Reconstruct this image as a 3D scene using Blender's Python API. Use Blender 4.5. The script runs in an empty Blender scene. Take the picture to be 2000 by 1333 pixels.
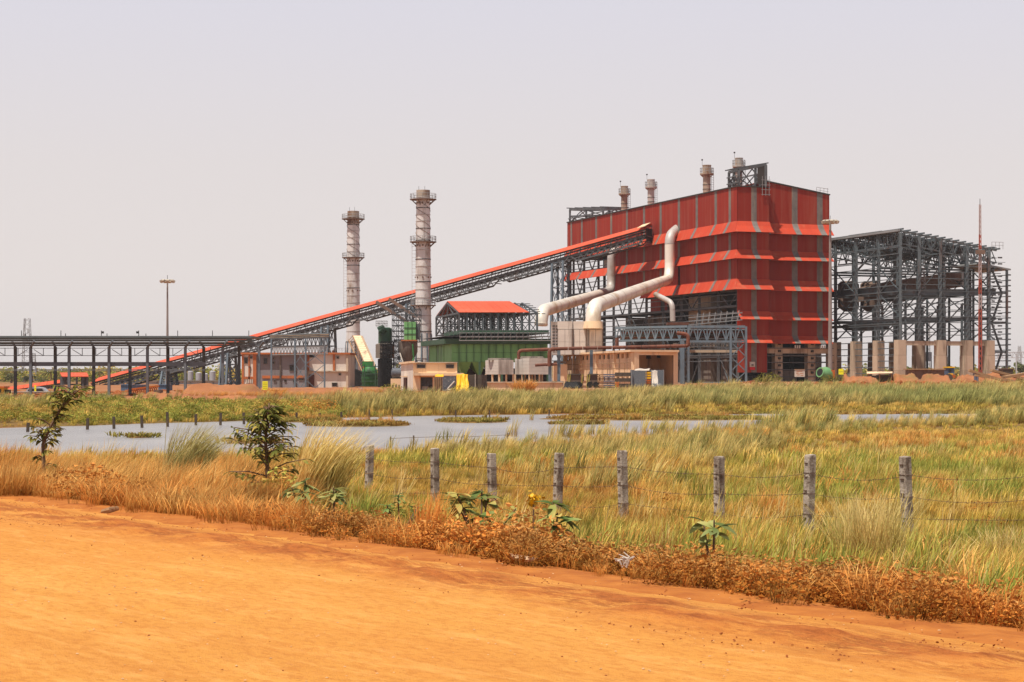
import bpy, math, random
import numpy as np
from mathutils import Vector, Matrix

# ---------------------------------------------------------------- camera, sky, sun, exposure
SC = bpy.context.scene
COL = SC.collection
F = 3700.0; HY = 735.0; CZ = 2.5           # focal length and horizon row in photo pixels, eye height
cam_d = bpy.data.cameras.new('camera'); cam = bpy.data.objects.new('camera', cam_d); COL.objects.link(cam)
cam.location = (0, 0, CZ); cam.rotation_euler = (math.radians(90), 0, 0)
cam_d.sensor_width = 36; cam_d.lens = 36 * F / 2000.0
cam_d.shift_y = (HY - 666.5) / 2000.0
cam_d.clip_start = 0.3; cam_d.clip_end = 20000
SC.camera = cam

SUNV = Vector((-0.255, -0.269, 0.93)).normalized()      # towards the sun
world = bpy.data.worlds.new('World'); SC.world = world; world.use_nodes = True
nt = world.node_tree; nt.nodes.clear()
out = nt.nodes.new('ShaderNodeOutputWorld'); bg = nt.nodes.new('ShaderNodeBackground')
sky = nt.nodes.new('ShaderNodeTexSky'); sky.sky_type = 'NISHITA'; sky.sun_disc = False
sky.sun_elevation = math.asin(SUNV.z); sky.sun_rotation = math.atan2(SUNV.x, SUNV.y)
sky.dust_density = 6; sky.air_density = 1.5; sky.ozone_density = 1
tc = nt.nodes.new('ShaderNodeTexCoord'); sp = nt.nodes.new('ShaderNodeSeparateXYZ')
cr = nt.nodes.new('ShaderNodeValToRGB')
e = cr.color_ramp.elements
e[0].position = 0.0; e[0].color = (.77, .71, .69, 1)
e[1].position = 1.0; e[1].color = (.16, .19, .28, 1)
for p, c in ((.05, (.77, .71, .69, 1)), (.11, (.74, .69, .69, 1)), (.20, (.69, .67, .74, 1)), (.40, (.32, .34, .44, 1))):
    k = e.new(p); k.color = c
sc10 = nt.nodes.new('ShaderNodeVectorMath'); sc10.operation = 'SCALE'; sc10.inputs['Scale'].default_value = 10.0
mx = nt.nodes.new('ShaderNodeMix'); mx.data_type = 'RGBA'; mx.inputs['Factor'].default_value = 0.93
nt.links.new(tc.outputs['Generated'], sp.inputs[0]); nt.links.new(sp.outputs['Z'], cr.inputs[0])
nt.links.new(cr.outputs[0], sc10.inputs[0])
nt.links.new(sky.outputs[0], mx.inputs['A']); nt.links.new(sc10.outputs[0], mx.inputs['B'])
nt.links.new(mx.outputs['Result'], bg.inputs[0]); bg.inputs[1].default_value = 0.1
nt.links.new(bg.outputs[0], out.inputs[0])
sun_d = bpy.data.lights.new('sun', 'SUN'); sun_d.energy = 5.0; sun_d.angle = math.radians(0.9); sun_d.color = (1.0, .95, .86)
sun = bpy.data.objects.new('sun', sun_d); COL.objects.link(sun); sun.location = (0, 0, 80)
sun.rotation_euler = SUNV.to_track_quat('Z', 'Y').to_euler()
vs = SC.view_settings; vs.view_transform = 'Standard'; vs.look = 'None'; vs.exposure = 0.13; vs.gamma = 1.0
vs.use_curve_mapping = False
SC.cycles.max_bounces = 5; SC.cycles.diffuse_bounces = 3; SC.cycles.glossy_bounces = 2
SC.cycles.transmission_bounces = 2; SC.cycles.transparent_max_bounces = 4

# ---------------------------------------------------------------- helpers
rnd = random.Random(7)
V = Vector
ZU = V((0, 0, 1))
def P(px, py, D): return V(((px - 1000) / F * D, D, CZ + (HY - py) / F * D))
def ZZ(py, D): return CZ + (HY - py) / F * D
def XX(px, D): return (px - 1000) / F * D

class B:
    def __init__(s): s.v = []; s.f = []
    def pp(s, o, a, b, c):                       # parallelepiped from a corner and three edges
        o = V(o); a = V(a); b = V(b); c = V(c); n = len(s.v)
        s.v += [o, o+a, o+a+b, o+b, o+c, o+a+c, o+a+b+c, o+b+c]
        fs = [(0,3,2,1),(4,5,6,7),(0,1,5,4),(1,2,6,5),(2,3,7,6),(3,0,4,7)]
        if a.cross(b).dot(c) < 0: fs = [t[::-1] for t in fs]
        s.f += [tuple(n+i for i in t) for t in fs]; return s
    def box(s, c, sx, sy, sz, rz=0):
        ax = V((math.cos(rz), math.sin(rz), 0)); ay = V((-math.sin(rz), math.cos(rz), 0)); c = V(c)
        return s.pp(c - ax*sx/2 - ay*sy/2, ax*sx, ay*sy, ZU*sz)          # c = centre of the base
    def beam(s, p, q, w, h=None):
        p = V(p); q = V(q); h = h or w; d = q - p
        if d.length < 1e-6: return s
        u = d.normalized(); side = u.cross(ZU)
        side = V((1,0,0)) if side.length < 1e-3 else side.normalized()
        up = side.cross(u).normalized()
        return s.pp(p - side*w/2 - up*h/2, side*w, up*h, d)
    def ibeam(s, p, q, w, h):                    # I section: two flanges and a web
        p = V(p); q = V(q); d = q - p; u = d.normalized(); side = u.cross(ZU)
        side = V((1,0,0)) if side.length < 1e-3 else side.normalized()
        up = side.cross(u).normalized(); t = h*.12
        s.pp(p - side*w/2 - up*h/2, side*w, up*t, d); s.pp(p - side*w/2 + up*(h/2-t), side*w, up*t, d)
        return s.pp(p - side*w*.12 - up*(h/2-t), side*w*.24, up*(h-2*t), d)
    def tube(s, pts, r, n=10, cap=True):
        pts = [V(p) for p in pts]; rs = r if isinstance(r, (list, tuple)) else [r]*len(pts)
        base = len(s.v); prev = None
        for i, p in enumerate(pts):
            d = (pts[min(i+1, len(pts)-1)] - pts[max(i-1, 0)]).normalized()
            if prev is None:
                a = d.cross(ZU); a = V((1,0,0)) if a.length < 1e-3 else a.normalized()
            else:
                a = (prev - d*prev.dot(d)).normalized()
            prev = a; b = d.cross(a)
            for k in range(n):
                t = 2*math.pi*k/n; s.v.append(p + (a*math.cos(t) + b*math.sin(t))*rs[i])
        for i in range(len(pts)-1):
            for k in range(n):
                k2 = (k+1) % n; o = base+i*n
                s.f.append((o+k, o+k2, o+n+k2, o+n+k))
        if cap:
            s.f.append(tuple(base+k for k in range(n))[::-1]); o = base+(len(pts)-1)*n
            s.f.append(tuple(o+k for k in range(n)))
        return s
    def lathe(s, c, prof, n=24, cap=True):
        c = V(c); return s.tube_prof(c, prof, n, cap)
    def tube_prof(s, c, prof, n, cap):
        base = len(s.v)
        for r, z in prof:
            for k in range(n):
                t = 2*math.pi*k/n; s.v.append(c + V((r*math.cos(t), r*math.sin(t), z)))
        for i in range(len(prof)-1):
            for k in range(n):
                k2 = (k+1) % n; o = base+i*n; s.f.append((o+k, o+k2, o+n+k2, o+n+k))
        if cap:
            s.f.append(tuple(base+k for k in range(n))[::-1]); o = base+(len(prof)-1)*n
            s.f.append(tuple(o+k for k in range(n)))
        return s
    def slab(s, q, t):                           # quad thickened along its normal by t (behind)
        q = [V(p) for p in q]; nrm = (q[2]-q[0]).cross(q[3]-q[1]).normalized(); n = len(s.v)
        s.v += q + [p - nrm*t for p in q]
        s.f += [(n,n+1,n+2,n+3),(n+7,n+6,n+5,n+4)] + [(n+i, n+4+i, n+4+(i+1)%4, n+(i+1)%4) for i in range(4)]
        return s
    def prism(s, poly, d):                       # planar polygon extruded by vector d
        poly = [V(p) for p in poly]; d = V(d); n = len(s.v); k = len(poly)
        s.v += poly + [p+d for p in poly]
        s.f += [tuple(range(n+k-1, n-1, -1)), tuple(range(n+k, n+2*k))]
        s.f += [(n+i, n+(i+1)%k, n+k+(i+1)%k, n+k+i) for i in range(k)]
        return s

ORG = {}
def props(o, label=None, cat=None, group=None, kind=None):
    if label: o['label'] = label
    if cat: o['category'] = cat
    if group: o['group'] = group
    if kind: o['kind'] = kind
    return o
def thing(name, loc, label, cat, group=None):
    o = bpy.data.objects.new(name, None); COL.objects.link(o); o.location = loc; o.empty_display_size = .5
    ORG[o] = V(loc); return props(o, label, cat, group)
def put(b, name, mat, parent=None, kind=None, loc=None, smooth=False, label=None, cat=None, group=None):
    """one mesh object from world coordinates; a child of parent or top-level with its origin at loc"""
    if not b.f: return None
    if parent is not None: org = ORG[parent]
    else:
        if loc is None:
            m = min(p.z for p in b.v); loc = V((sum(p.x for p in b.v)/len(b.v), sum(p.y for p in b.v)/len(b.v), m))
        org = V(loc)
    me = bpy.data.meshes.new(name); me.from_pydata([tuple(p-org) for p in b.v], [], b.f); me.materials.append(mat)
    if smooth:
        me.polygons.foreach_set('use_smooth', [True]*len(me.polygons))
        try: me.set_sharp_from_angle(angle=math.radians(40))
        except Exception: pass
    o = bpy.data.objects.new(name, me); COL.objects.link(o); ORG[o] = org
    if parent is not None: o.parent = parent
    else: o.location = org
    return props(o, label, cat, group, kind)
def children(o): return [c for c in bpy.data.objects if c.parent == o]
def copy_tree(o, loc=None, parent=None, label=None, scale=None, rz=None):
    c = o.copy(); COL.objects.link(c); c.parent = parent
    if loc is not None: c.location = loc
    if scale: c.scale = (scale,)*3 if not hasattr(scale, '__len__') else scale
    if rz is not None: c.rotation_euler.z = rz
    if label: c['label'] = label
    for ch in children(o): copy_tree(ch, parent=c)
    return c

# ---------------------------------------------------------------- materials
def mat(name, c1, c2=None, scale=1.0, rough=.75, metal=0, bump=0, bscale=8, stretch=(1,1,1), dirt=None, damt=.5, dscale=.6, dstretch=(1,1,.15), coord='Position', ribs=0, spec=.3, orand_=0.0):
    m = bpy.data.materials.new(name); m.use_nodes = True; n = m.node_tree.nodes; L = m.node_tree.links
    b = n['Principled BSDF']; b.inputs['Roughness'].default_value = rough; b.inputs['Metallic'].default_value = metal
    b.inputs['Specular IOR Level'].default_value = spec
    if coord == 'Position': src = n.new('ShaderNodeNewGeometry').outputs['Position']
    else: src = n.new('ShaderNodeTexCoord').outputs['Object']
    def noise(sc, st, det=6):
        mp = n.new('ShaderNodeMapping'); mp.inputs['Scale'].default_value = st; L.new(src, mp.inputs[0])
        x = n.new('ShaderNodeTexNoise'); x.inputs['Scale'].default_value = sc; x.inputs['Detail'].default_value = det
        x.inputs['Roughness'].default_value = .62
        L.new(mp.outputs[0], x.inputs['Vector']); return x
    c2 = c2 or tuple(v*.8 for v in c1); orand = orand_
    x = noise(scale, stretch); r = n.new('ShaderNodeValToRGB'); r.color_ramp.elements[0].position = .33; r.color_ramp.elements[1].position = .67
    r.color_ramp.elements[0].color = (*c1, 1); r.color_ramp.elements[1].color = (*c2, 1); L.new(x.outputs[0], r.inputs[0]); col = r.outputs[0]
    if dirt:
        y = noise(dscale, dstretch); q = n.new('ShaderNodeValToRGB'); q.color_ramp.elements[0].position = .62 - .25*damt; q.color_ramp.elements[1].position = .80 - .25*damt
        L.new(y.outputs[0], q.inputs[0]); mm = n.new('ShaderNodeMix'); mm.data_type = 'RGBA'; L.new(q.outputs[0], mm.inputs['Factor'])
        L.new(col, mm.inputs['A']); mm.inputs['B'].default_value = (*dirt, 1); col = mm.outputs['Result']
    if orand:
        oi = n.new('ShaderNodeObjectInfo'); mr = n.new('ShaderNodeMapRange'); mr.inputs[3].default_value = 1-orand; mr.inputs[4].default_value = 1+orand; L.new(oi.outputs['Random'], mr.inputs[0])
        hs = n.new('ShaderNodeHueSaturation'); L.new(mr.outputs[0], hs.inputs['Value']); L.new(col, hs.inputs['Color']); col = hs.outputs[0]
    L.new(col, b.inputs['Base Color'])
    if bump:
        z = noise(bscale, stretch, 8); bp = n.new('ShaderNodeBump'); bp.inputs['Strength'].default_value = bump; bp.inputs['Distance'].default_value = .05
        L.new(z.outputs[0], bp.inputs['Height']); L.new(bp.outputs[0], b.inputs['Normal'])
    return m
M = {}
M['red'] = mat('red_sheeting', (.30,.028,.015), (.25,.022,.012), .25, .7, spec=.12, bump=.15, bscale=3, stretch=(3,3,.1), dirt=(.30,.06,.035), damt=.55, dscale=.9, dstretch=(1,1,.06), orand_=.13)
M['skirt'] = mat('sunlit_tone_red_skirt', (.50,.060,.026), (.44,.050,.022), .25, .7, bump=.15, bscale=3, stretch=(3,3,.1), spec=.12, dirt=(.48,.12,.06), damt=.35, dscale=.5, dstretch=(1,1,.3), orand_=.07)  # wall red lightened: the sun on the sloped skirts is put into the colour
M['redroof'] = mat('red_roof_sheeting', (.62,.105,.050), (.54,.088,.040), .15, .7, spec=.12, orand_=.05, dirt=(.50,.14,.08), damt=.25, dscale=.2, dstretch=(1,1,1))
M['strip'] = mat('grey_translucent_sheeting', (.21,.185,.165), (.14,.122,.11), .8, .6, spec=.15, dirt=(.32,.25,.18), damt=.3)
M['steel'] = mat('dark_painted_steel', (.115,.120,.125), (.075,.08,.085), .7, .55, dirt=(.10,.06,.045), damt=.25)
M['steelblue'] = mat('blue_grey_painted_steel', (.16,.205,.24), (.115,.15,.18), .5, .5, dirt=(.14,.08,.05), damt=.2)
M['frame'] = mat('green_grey_frame_steel', (.125,.15,.16), (.09,.108,.118), .4, .55, dirt=(.12,.06,.04), damt=.25)
M['rack'] = mat('slate_grey_rack_steel', (.15,.165,.18), (.11,.12,.135), .5, .55, dirt=(.13,.08,.06), damt=.2)
M['rackroof'] = mat('slate_rack_roof', (.13,.155,.16), (.10,.12,.125), .5, .5)
M['conc'] = mat('raw_concrete', (.56,.43,.31), (.45,.345,.25), .35, .9, bump=.3, dirt=(.24,.17,.12), damt=.5, dscale=.7, orand_=.10)
M['concdark'] = mat('weathered_concrete', (.24,.19,.15), (.17,.135,.105), .35, .9, bump=.2, dirt=(.08,.06,.05), damt=.5)
M['cream'] = mat('cream_render', (.84,.59,.36), (.75,.52,.32), .4, .9, bump=.1, dirt=(.32,.21,.14), damt=.35, dscale=.7)
M['white'] = mat('off_white_render', (.74,.66,.57), (.66,.585,.50), .3, .9, dirt=(.30,.25,.21), damt=.4, dscale=.5)
M['orange'] = mat('orange_paint_band', (.52,.16,.05), (.44,.13,.04), .5, .85, dirt=(.32,.12,.06), damt=.3)
M['rustpipe'] = mat('rust_brown_pipe', (.20,.07,.04), (.12,.045,.028), 1.5, .8, orand_=.15)
M['duct'] = mat('aluminium_clad_duct', (.86,.78,.67), (.78,.68,.55), .22, .38, .2, dirt=(.50,.35,.20), damt=.42, dscale=.22, dstretch=(1,1,.7))
M['ductgrey'] = mat('grey_clad_duct', (.52,.47,.43), (.45,.40,.36), .3, .5, .15, dirt=(.30,.22,.16), damt=.4, dscale=.3, dstretch=(1,1,.5))
M['stack'] = mat('bare_steel_chimney', (.74,.70,.66), (.64,.60,.56), .25, .45, .15, dirt=(.24,.15,.09), damt=.42, dscale=.28, dstretch=(1,1,.35))
M['stackrust'] = mat('rusty_chimney_steel', (.52,.43,.34), (.40,.31,.23), .35, .7, .1, dirt=(.17,.075,.035), damt=.6, dscale=.5, dstretch=(1,1,.3))
M['dark'] = mat('dark_steel_band', (.055,.045,.04), (.04,.035,.03), 1, .7)
M['railing'] = mat('pale_grey_railing', (.30,.29,.28), (.24,.23,.22), 1, .6)
M['green'] = mat('green_painted_plate', (.20,.46,.17), (.155,.37,.13), .3, .55, dirt=(.05,.10,.05), damt=.4, dscale=.3)
M['greend'] = mat('dark_green_plate', (.045,.10,.055), (.032,.075,.04), .4, .6)
M['greentank'] = mat('bright_green_tank', (.055,.24,.055), (.035,.15,.04), .6, .55, dirt=(.04,.08,.035), damt=.45, dscale=.7, dstretch=(1,1,.5))
M['louvre'] = mat('grey_cladding_panel', (.66,.58,.50), (.58,.50,.43), .3, .7, stretch=(1,1,6), dirt=(.27,.21,.17), damt=.3)
M['black'] = mat('soot_black', (.022,.02,.02), (.014,.013,.013), 1, .9)
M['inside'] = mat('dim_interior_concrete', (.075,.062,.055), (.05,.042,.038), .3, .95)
M['hopper'] = mat('rusted_hopper', (.20,.125,.09), (.14,.09,.065), .4, .8)
M['yellow'] = mat('yellow_sign_board', (.85,.80,.02), (.80,.76,.02), 1, .6)
M['yellowtarp'] = mat('yellow_tarpaulin', (.85,.50,.015), (.70,.36,.01), 1.2, .55, bump=.5, bscale=3)
M['whitesign'] = mat('white_sign_board', (.60,.53,.45), (.50,.44,.37), 2, .7)
M['tarpgrey'] = mat('grey_tarpaulin', (.12,.13,.15), (.08,.085,.10), 3, .6, bump=.5, bscale=5, dirt=(.35,.33,.3), damt=.2, dscale=5, dstretch=(1,1,1))
M['darksheet'] = mat('dark_brown_sheet', (.10,.075,.05), (.065,.05,.04), .5, .6, stretch=(1,1,3))
M['bluegrey'] = mat('blue_grey_crate', (.16,.17,.22), (.11,.12,.16), 1, .7)
M['blue'] = mat('faded_blue_paint', (.09,.15,.24), (.07,.11,.18), 1, .6)
M['orangem'] = mat('orange_machine_paint', (.55,.14,.02), (.42,.10,.02), 1, .6)
M['mixer'] = mat('pale_green_mixer_paint', (.17,.36,.15), (.12,.27,.11), 1, .6, dirt=(.35,.2,.08), damt=.3, dscale=1.2, dstretch=(1,1,1))
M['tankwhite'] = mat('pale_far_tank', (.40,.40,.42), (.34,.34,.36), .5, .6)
M['redwhite'] = mat('red_mast_paint', (.42,.10,.06), (.36,.08,.05), 1, .6)
M['door'] = mat('red_brown_door', (.12,.045,.03), (.09,.035,.025), 1, .7)
M['glass'] = mat('dark_window_glass', (.03,.03,.032), (.02,.02,.022), 1, .25, spec=.5)
M['brick'] = mat('fired_brick_rubble', (.40,.12,.05), (.28,.09,.04), 1.5, .9)
M['wood'] = mat('dry_timber', (.38,.22,.11), (.28,.16,.08), 2, .85)
M['mound'] = mat('red_earth_heap', (.38,.15,.058), (.27,.10,.04), .5, .95, bump=.8, bscale=1.5, dirt=(.24,.14,.05), damt=.4, dscale=.3, dstretch=(1,1,1))
M['post'] = mat('weathered_fence_post_concrete', (.48,.40,.32), (.37,.30,.235), 5, .95, bump=.5, bscale=30, dirt=(.15,.10,.07), damt=.55, dscale=6, dstretch=(1,1,.4))
M['wire'] = mat('rusty_barbed_wire', (.13,.07,.045), (.09,.05,.035), 20, .7)
M['waterpost'] = mat('dark_wooden_post', (.10,.065,.045), (.07,.05,.035), 5, .9)
M['lamp'] = mat('pale_floodlight_casing', (.50,.43,.33), (.40,.34,.26), 3, .5)
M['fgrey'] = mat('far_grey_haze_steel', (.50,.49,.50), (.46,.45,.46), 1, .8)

# ---------------------------------------------------------------- value noise and the lie of the land
def _h(ix, iy, sd):
    a = np.sin(ix*127.1 + iy*311.7 + sd*74.7)*43758.5453; return a - np.floor(a)
def vn(x, y, sd=0):
    ix = np.floor(x); iy = np.floor(y); fx = x-ix; fy = y-iy; fx = fx*fx*(3-2*fx); fy = fy*fy*(3-2*fy)
    return (_h(ix,iy,sd)*(1-fx)+_h(ix+1,iy,sd)*fx)*(1-fy) + (_h(ix,iy+1,sd)*(1-fx)+_h(ix+1,iy+1,sd)*fx)*fy
def fbm(x, y, sd=0, o=4):
    a = .5; t = 0; n = 0
    for i in range(o):
        t = t + a*vn(x*2**i, y*2**i, sd+i); n += a; a *= .5
    return t/n
def ss(a, b, x):
    t = np.clip((x-a)/(b-a), 0, 1); return t*t*(3-2*t)
EX, EY = .586, -.81                          # along the road edge (to the right, towards the viewer)
def sdist(x, y): return (x+6.46)*.81 + (y-23.9)*.586 + .25*np.sin(x*.5+1)*.6
_u  = np.array([-600,-300,   0, 400, 700, 900,1100,1300,1500,1900,2050,2150,2600])
_nr = np.array([  54,  56,  58,  60,  62,  65,  70,  80,  88, 104, 120, 140, 140.])
_fr = np.array([  80,  86,  94, 106, 118, 124, 128, 130, 131, 132, 126, 120, 120.])
def shores(x, y):
    px = 1000 + F*x/np.maximum(y, 1)
    wob = 3*(fbm(x*.12, y*.12, 5)-.5)
    return np.interp(px, _u, _nr)+wob*1.5, np.interp(px, _u, _fr)+wob*2
def pondin(x, y):                            # >0 inside, metres from the shore
    n_, f_ = shores(x, y); return np.minimum(y-n_, f_-y)
ISL = [(690,832,150,4.5,2.2), (1010,0,0,0,0)]
def isl(px, py, wpx, dl):
    D = 2.6*F/(py-HY); return (XX(px, D), D, wpx/F*D/2, dl)
ISLES = [isl(700,831,190,3.0), isl(922,824,125,3.0), isl(600,822,120,4), isl(1290,819,430,3.5), isl(265,855,62,1.0), isl(1130,829,100,1.0), isl(500,866,110,.8)]
def G(x, y):
    x = np.asarray(x, float); y = np.asarray(y, float)
    s = sdist(x, y)
    z = 1.0 - .62*ss(-.1, 4.2, s) - .30*ss(4, 13, s)
    z = z - .12*ss(-.2, -.6, s)*1.0
    z = z + .10*(fbm(x*.4, y*.4, 1)-.5)*ss(0, 2, s)
    d = pondin(x, y)
    z = z + (-.1 - .0 - z)*ss(-8, 0, d)*(y > 35) - .4*ss(0, 5, d)
    for (cx, cy, rx, ry) in ISLES:
        q = ((x-cx)/rx)**2 + ((y-cy)/ry)**2
        z = np.where(d > 0, np.maximum(z, np.minimum(-.03, -.03-.35*(q-1) + .12*(fbm(x*.5, y*.9, 9)-.5))), z)
    px = 1000 + F*x/np.maximum(y, 1)
    _, f_ = shores(x, y); b = y - f_
    z = z + np.where(y > 100, .38*ss(0, 25, b) + 1.0*ss(1150, 1500, px)*ss(90, 190, y-50), 0)
    return z
def g1(x, y): return float(G(np.array([x]), np.array([y]))[0])

def fast_mesh(name, co, quads, m, loc=(0,0,0)):
    me = bpy.data.meshes.new(name); nv = len(co); nf = len(quads); k = quads.shape[1]
    me.vertices.add(nv); me.vertices.foreach_set('co', co.astype(np.float32).ravel())
    me.loops.add(nf*k); me.loops.foreach_set('vertex_index', quads.astype(np.int32).ravel())
    me.polygons.add(nf); me.polygons.foreach_set('loop_start', np.arange(0, nf*k, k, dtype=np.int32))
    me.polygons.foreach_set('loop_total', np.full(nf, k, np.int32)); me.polygons.foreach_set('use_smooth', np.ones(nf, bool))
    me.update(calc_edges=True); me.validate(); me.materials.append(m)
    o = bpy.data.objects.new(name, me); COL.objects.link(o); o.location = loc; ORG[o] = V(loc); return o
def grid(xs, ys, zf):
    X, Y = np.meshgrid(xs, ys); Z = zf(X, Y); co = np.stack([X, Y, Z], -1).reshape(-1, 3)
    w = len(xs); i = np.arange(len(ys)-1)[:, None]*w + np.arange(w-1)[None]; i = i.ravel()
    return co, np.stack([i, i+1, i+w+1, i+w], 1)
def seg(*a):
    r = []
    for i in range(0, len(a)-2, 2): r.append(np.arange(a[i], a[i+2]-1e-6, a[i+1]))
    return np.concatenate(r + [[a[-1]]])
xs = seg(0, .4, 16, 1.2, 50, 5, 130, 40, 500, 500, 3000); xs = np.concatenate([-xs[:0:-1], xs])
ys = seg(-300, 60, -60, 6, 6, .4, 46, 1.0, 146, 6, 460, 60, 1200, 460, 3500)

def ramp(n, L, src, stops):
    r = n.new('ShaderNodeValToRGB'); el = r.color_ramp.elements
    el[0].position, el[0].color = stops[0][0], (*stops[0][1], 1); el[1].position, el[1].color = stops[-1][0], (*stops[-1][1], 1)
    for p, c in stops[1:-1]: k = el.new(p); k.color = (*c, 1)
    L.new(src, r.inputs[0]); return r.outputs[0]
def nz(n, L, sc, st=(1,1,1), det=6, rot=0, rough=.6):
    g = n.new('ShaderNodeNewGeometry'); r = n.new('ShaderNodeMapping'); r.inputs['Rotation'].default_value = (0,0,rot); L.new(g.outputs['Position'], r.inputs[0])
    mp = n.new('ShaderNodeMapping'); mp.inputs['Scale'].default_value = st; L.new(r.outputs[0], mp.inputs[0])
    x = n.new('ShaderNodeTexNoise'); x.inputs['Scale'].default_value = sc; x.inputs['Detail'].default_value = det; x.inputs['Roughness'].default_value = rough
    L.new(mp.outputs[0], x.inputs['Vector']); return x.outputs[0]
def mixc(n, L, f, a, b):
    m = n.new('ShaderNodeMix'); m.data_type = 'RGBA'
    if isinstance(f, float): m.inputs['Factor'].default_value = f
    else: L.new(f, m.inputs['Factor'])
    for k, v in (('A', a), ('B', b)):
        if isinstance(v, tuple): m.inputs[k].default_value = (*v, 1)
        else: L.new(v, m.inputs[k])
    return m.outputs['Result']
def bumpn(n, L, bsdf, h, st, dist):
    b = n.new('ShaderNodeBump'); b.inputs['Strength'].default_value = st; b.inputs['Distance'].default_value = dist
    L.new(h, b.inputs['Height']); L.new(b.outputs[0], bsdf.inputs['Normal'])

# ground
m = bpy.data.materials.new('field_soil'); m.use_nodes = True; n = m.node_tree.nodes; L = m.node_tree.links; b = n['Principled BSDF']
b.inputs['Roughness'].default_value = .95; b.inputs['Specular IOR Level'].default_value = .1
c = ramp(n, L, nz(n, L, .12), [(.3, (.10,.095,.025)), (.5, (.17,.12,.035)), (.7, (.24,.11,.04))])
c = mixc(n, L, ramp(n, L, nz(n, L, 1.3), [(.4, (0,0,0)), (.7, (1,1,1))]), c, (.12,.07,.03))
g_ = n.new('ShaderNodeNewGeometry'); s_ = n.new('ShaderNodeSeparateXYZ'); L.new(g_.outputs['Position'], s_.inputs[0])
w_ = n.new('ShaderNodeMath'); w_.operation = 'MULTIPLY_ADD'; L.new(nz(n, L, .05), w_.inputs[0]); w_.inputs[1].default_value = 70; L.new(s_.outputs['Y'], w_.inputs[2])
mr = n.new('ShaderNodeMapRange'); mr.inputs[1].default_value = 182; mr.inputs[2].default_value = 206; L.new(w_.outputs[0], mr.inputs[0])
mr2 = n.new('ShaderNodeMapRange'); mr2.inputs[1].default_value = 700; mr2.inputs[2].default_value = 480; L.new(w_.outputs[0], mr2.inputs[0])
mu = n.new('ShaderNodeMath'); mu.operation = 'MULTIPLY'; L.new(mr.outputs[0], mu.inputs[0]); L.new(mr2.outputs[0], mu.inputs[1])
c = mixc(n, L, mu.outputs[0], c, ramp(n, L, nz(n, L, .15), [(.35, (.36,.17,.08)), (.65, (.26,.105,.045))]))
at = n.new('ShaderNodeAttribute'); at.attribute_name = 'verge'
c = mixc(n, L, at.outputs['Fac'], c, ramp(n, L, nz(n, L, 3, (1,1,1), 8), [(.35, (.46,.165,.035)), (.62, (.34,.105,.024))]))
L.new(c, b.inputs['Base Color']); bumpn(n, L, b, nz(n, L, 6), .6, .05)
co, q = grid(xs, ys, G); o = fast_mesh('ground', co, q, m); props(o, kind='structure')
at_ = o.data.attributes.new('verge', 'FLOAT', 'POINT'); at_.data.foreach_set('value', (1-.9*ss(1.0, 3.2, sdist(co[:, 0], co[:, 1])+1.0*(fbm(co[:, 0]*.9, co[:, 1]*.9, 15)-.5))).astype(np.float32))

# road: laterite, with a loose ridge of graded soil along its far edge
ROT = -math.atan2(EY, EX)
m = bpy.data.materials.new('orange_laterite'); m.use_nodes = True; n = m.node_tree.nodes; L = m.node_tree.links; b = n['Principled BSDF']
b.inputs['Roughness'].default_value = .95; b.inputs['Specular IOR Level'].default_value = .08
c = ramp(n, L, nz(n, L, .8, (.16,1.3,1), 8, ROT), [(.30, (.55,.225,.046)), (.5, (.62,.275,.058)), (.70, (.68,.325,.078))])
c = mixc(n, L, ramp(n, L, nz(n, L, .5, (.5,1,1), 5, ROT), [(.45, (0,0,0)), (.62, (.4,.4,.4))]), c, (.60,.225,.048))
c = mixc(n, L, ramp(n, L, nz(n, L, 30, (1,1,1), 4), [(.56, (0,0,0)), (.70, (.5,.5,.5))]), c, (.40,.14,.03))
c = mixc(n, L, ramp(n, L, nz(n, L, 9, (.5,1.6,1), 9, ROT, .8), [(.34, (.45,.45,.45)), (.46, (0,0,0))]), c, (.46,.17,.038))
c = mixc(n, L, ramp(n, L, nz(n, L, 13, (.6,1.3,1), 4, ROT, .75), [(.42, (.5,.5,.5)), (.52, (0,0,0))]), c, (.47,.165,.034))
c = mixc(n, L, ramp(n, L, nz(n, L, 4.5, (.35,1.5,1), 8, ROT, .75), [(.50, (0,0,0)), (.64, (.55,.55,.55))]), c, (.74,.37,.105))
vo = n.new('ShaderNodeTexVoronoi'); vo.inputs['Scale'].default_value = 9; gg = n.new('ShaderNodeNewGeometry'); L.new(gg.outputs['Position'], vo.inputs['Vector'])
c = mixc(n, L, ramp(n, L, vo.outputs['Distance'], [(.04, (.5,.5,.5)), (.10, (0,0,0))]), c, (.30,.10,.024))
c = mixc(n, L, ramp(n, L, nz(n, L, 55, (1,1,1), 3), [(.68, (0,0,0)), (.76, (.5,.5,.5))]), c, (.72,.42,.15))
at = n.new('ShaderNodeAttribute'); at.attribute_name = 'loose'
c = mixc(n, L, at.outputs['Fac'], c, (.46,.14,.030))
ab = n.new('ShaderNodeAttribute'); ab.attribute_name = 'band'; fa = n.new('ShaderNodeMath'); fa.operation = 'MULTIPLY'; L.new(ab.outputs['Fac'], fa.inputs[0]); L.new(ramp(n, L, nz(n, L, 3.2, (.4,1.3,1), 10, ROT, .82), [(.44, (0,0,0)), (.53, (.9,.9,.9))]), fa.inputs[1])
c = mixc(n, L, fa.outputs[0], c, ramp(n, L, nz(n, L, 10, (.6,1,1), 6, ROT, .8), [(.40, (.24,.065,.018)), (.58, (.42,.125,.030))]))
L.new(c, b.inputs['Base Color'])
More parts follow.
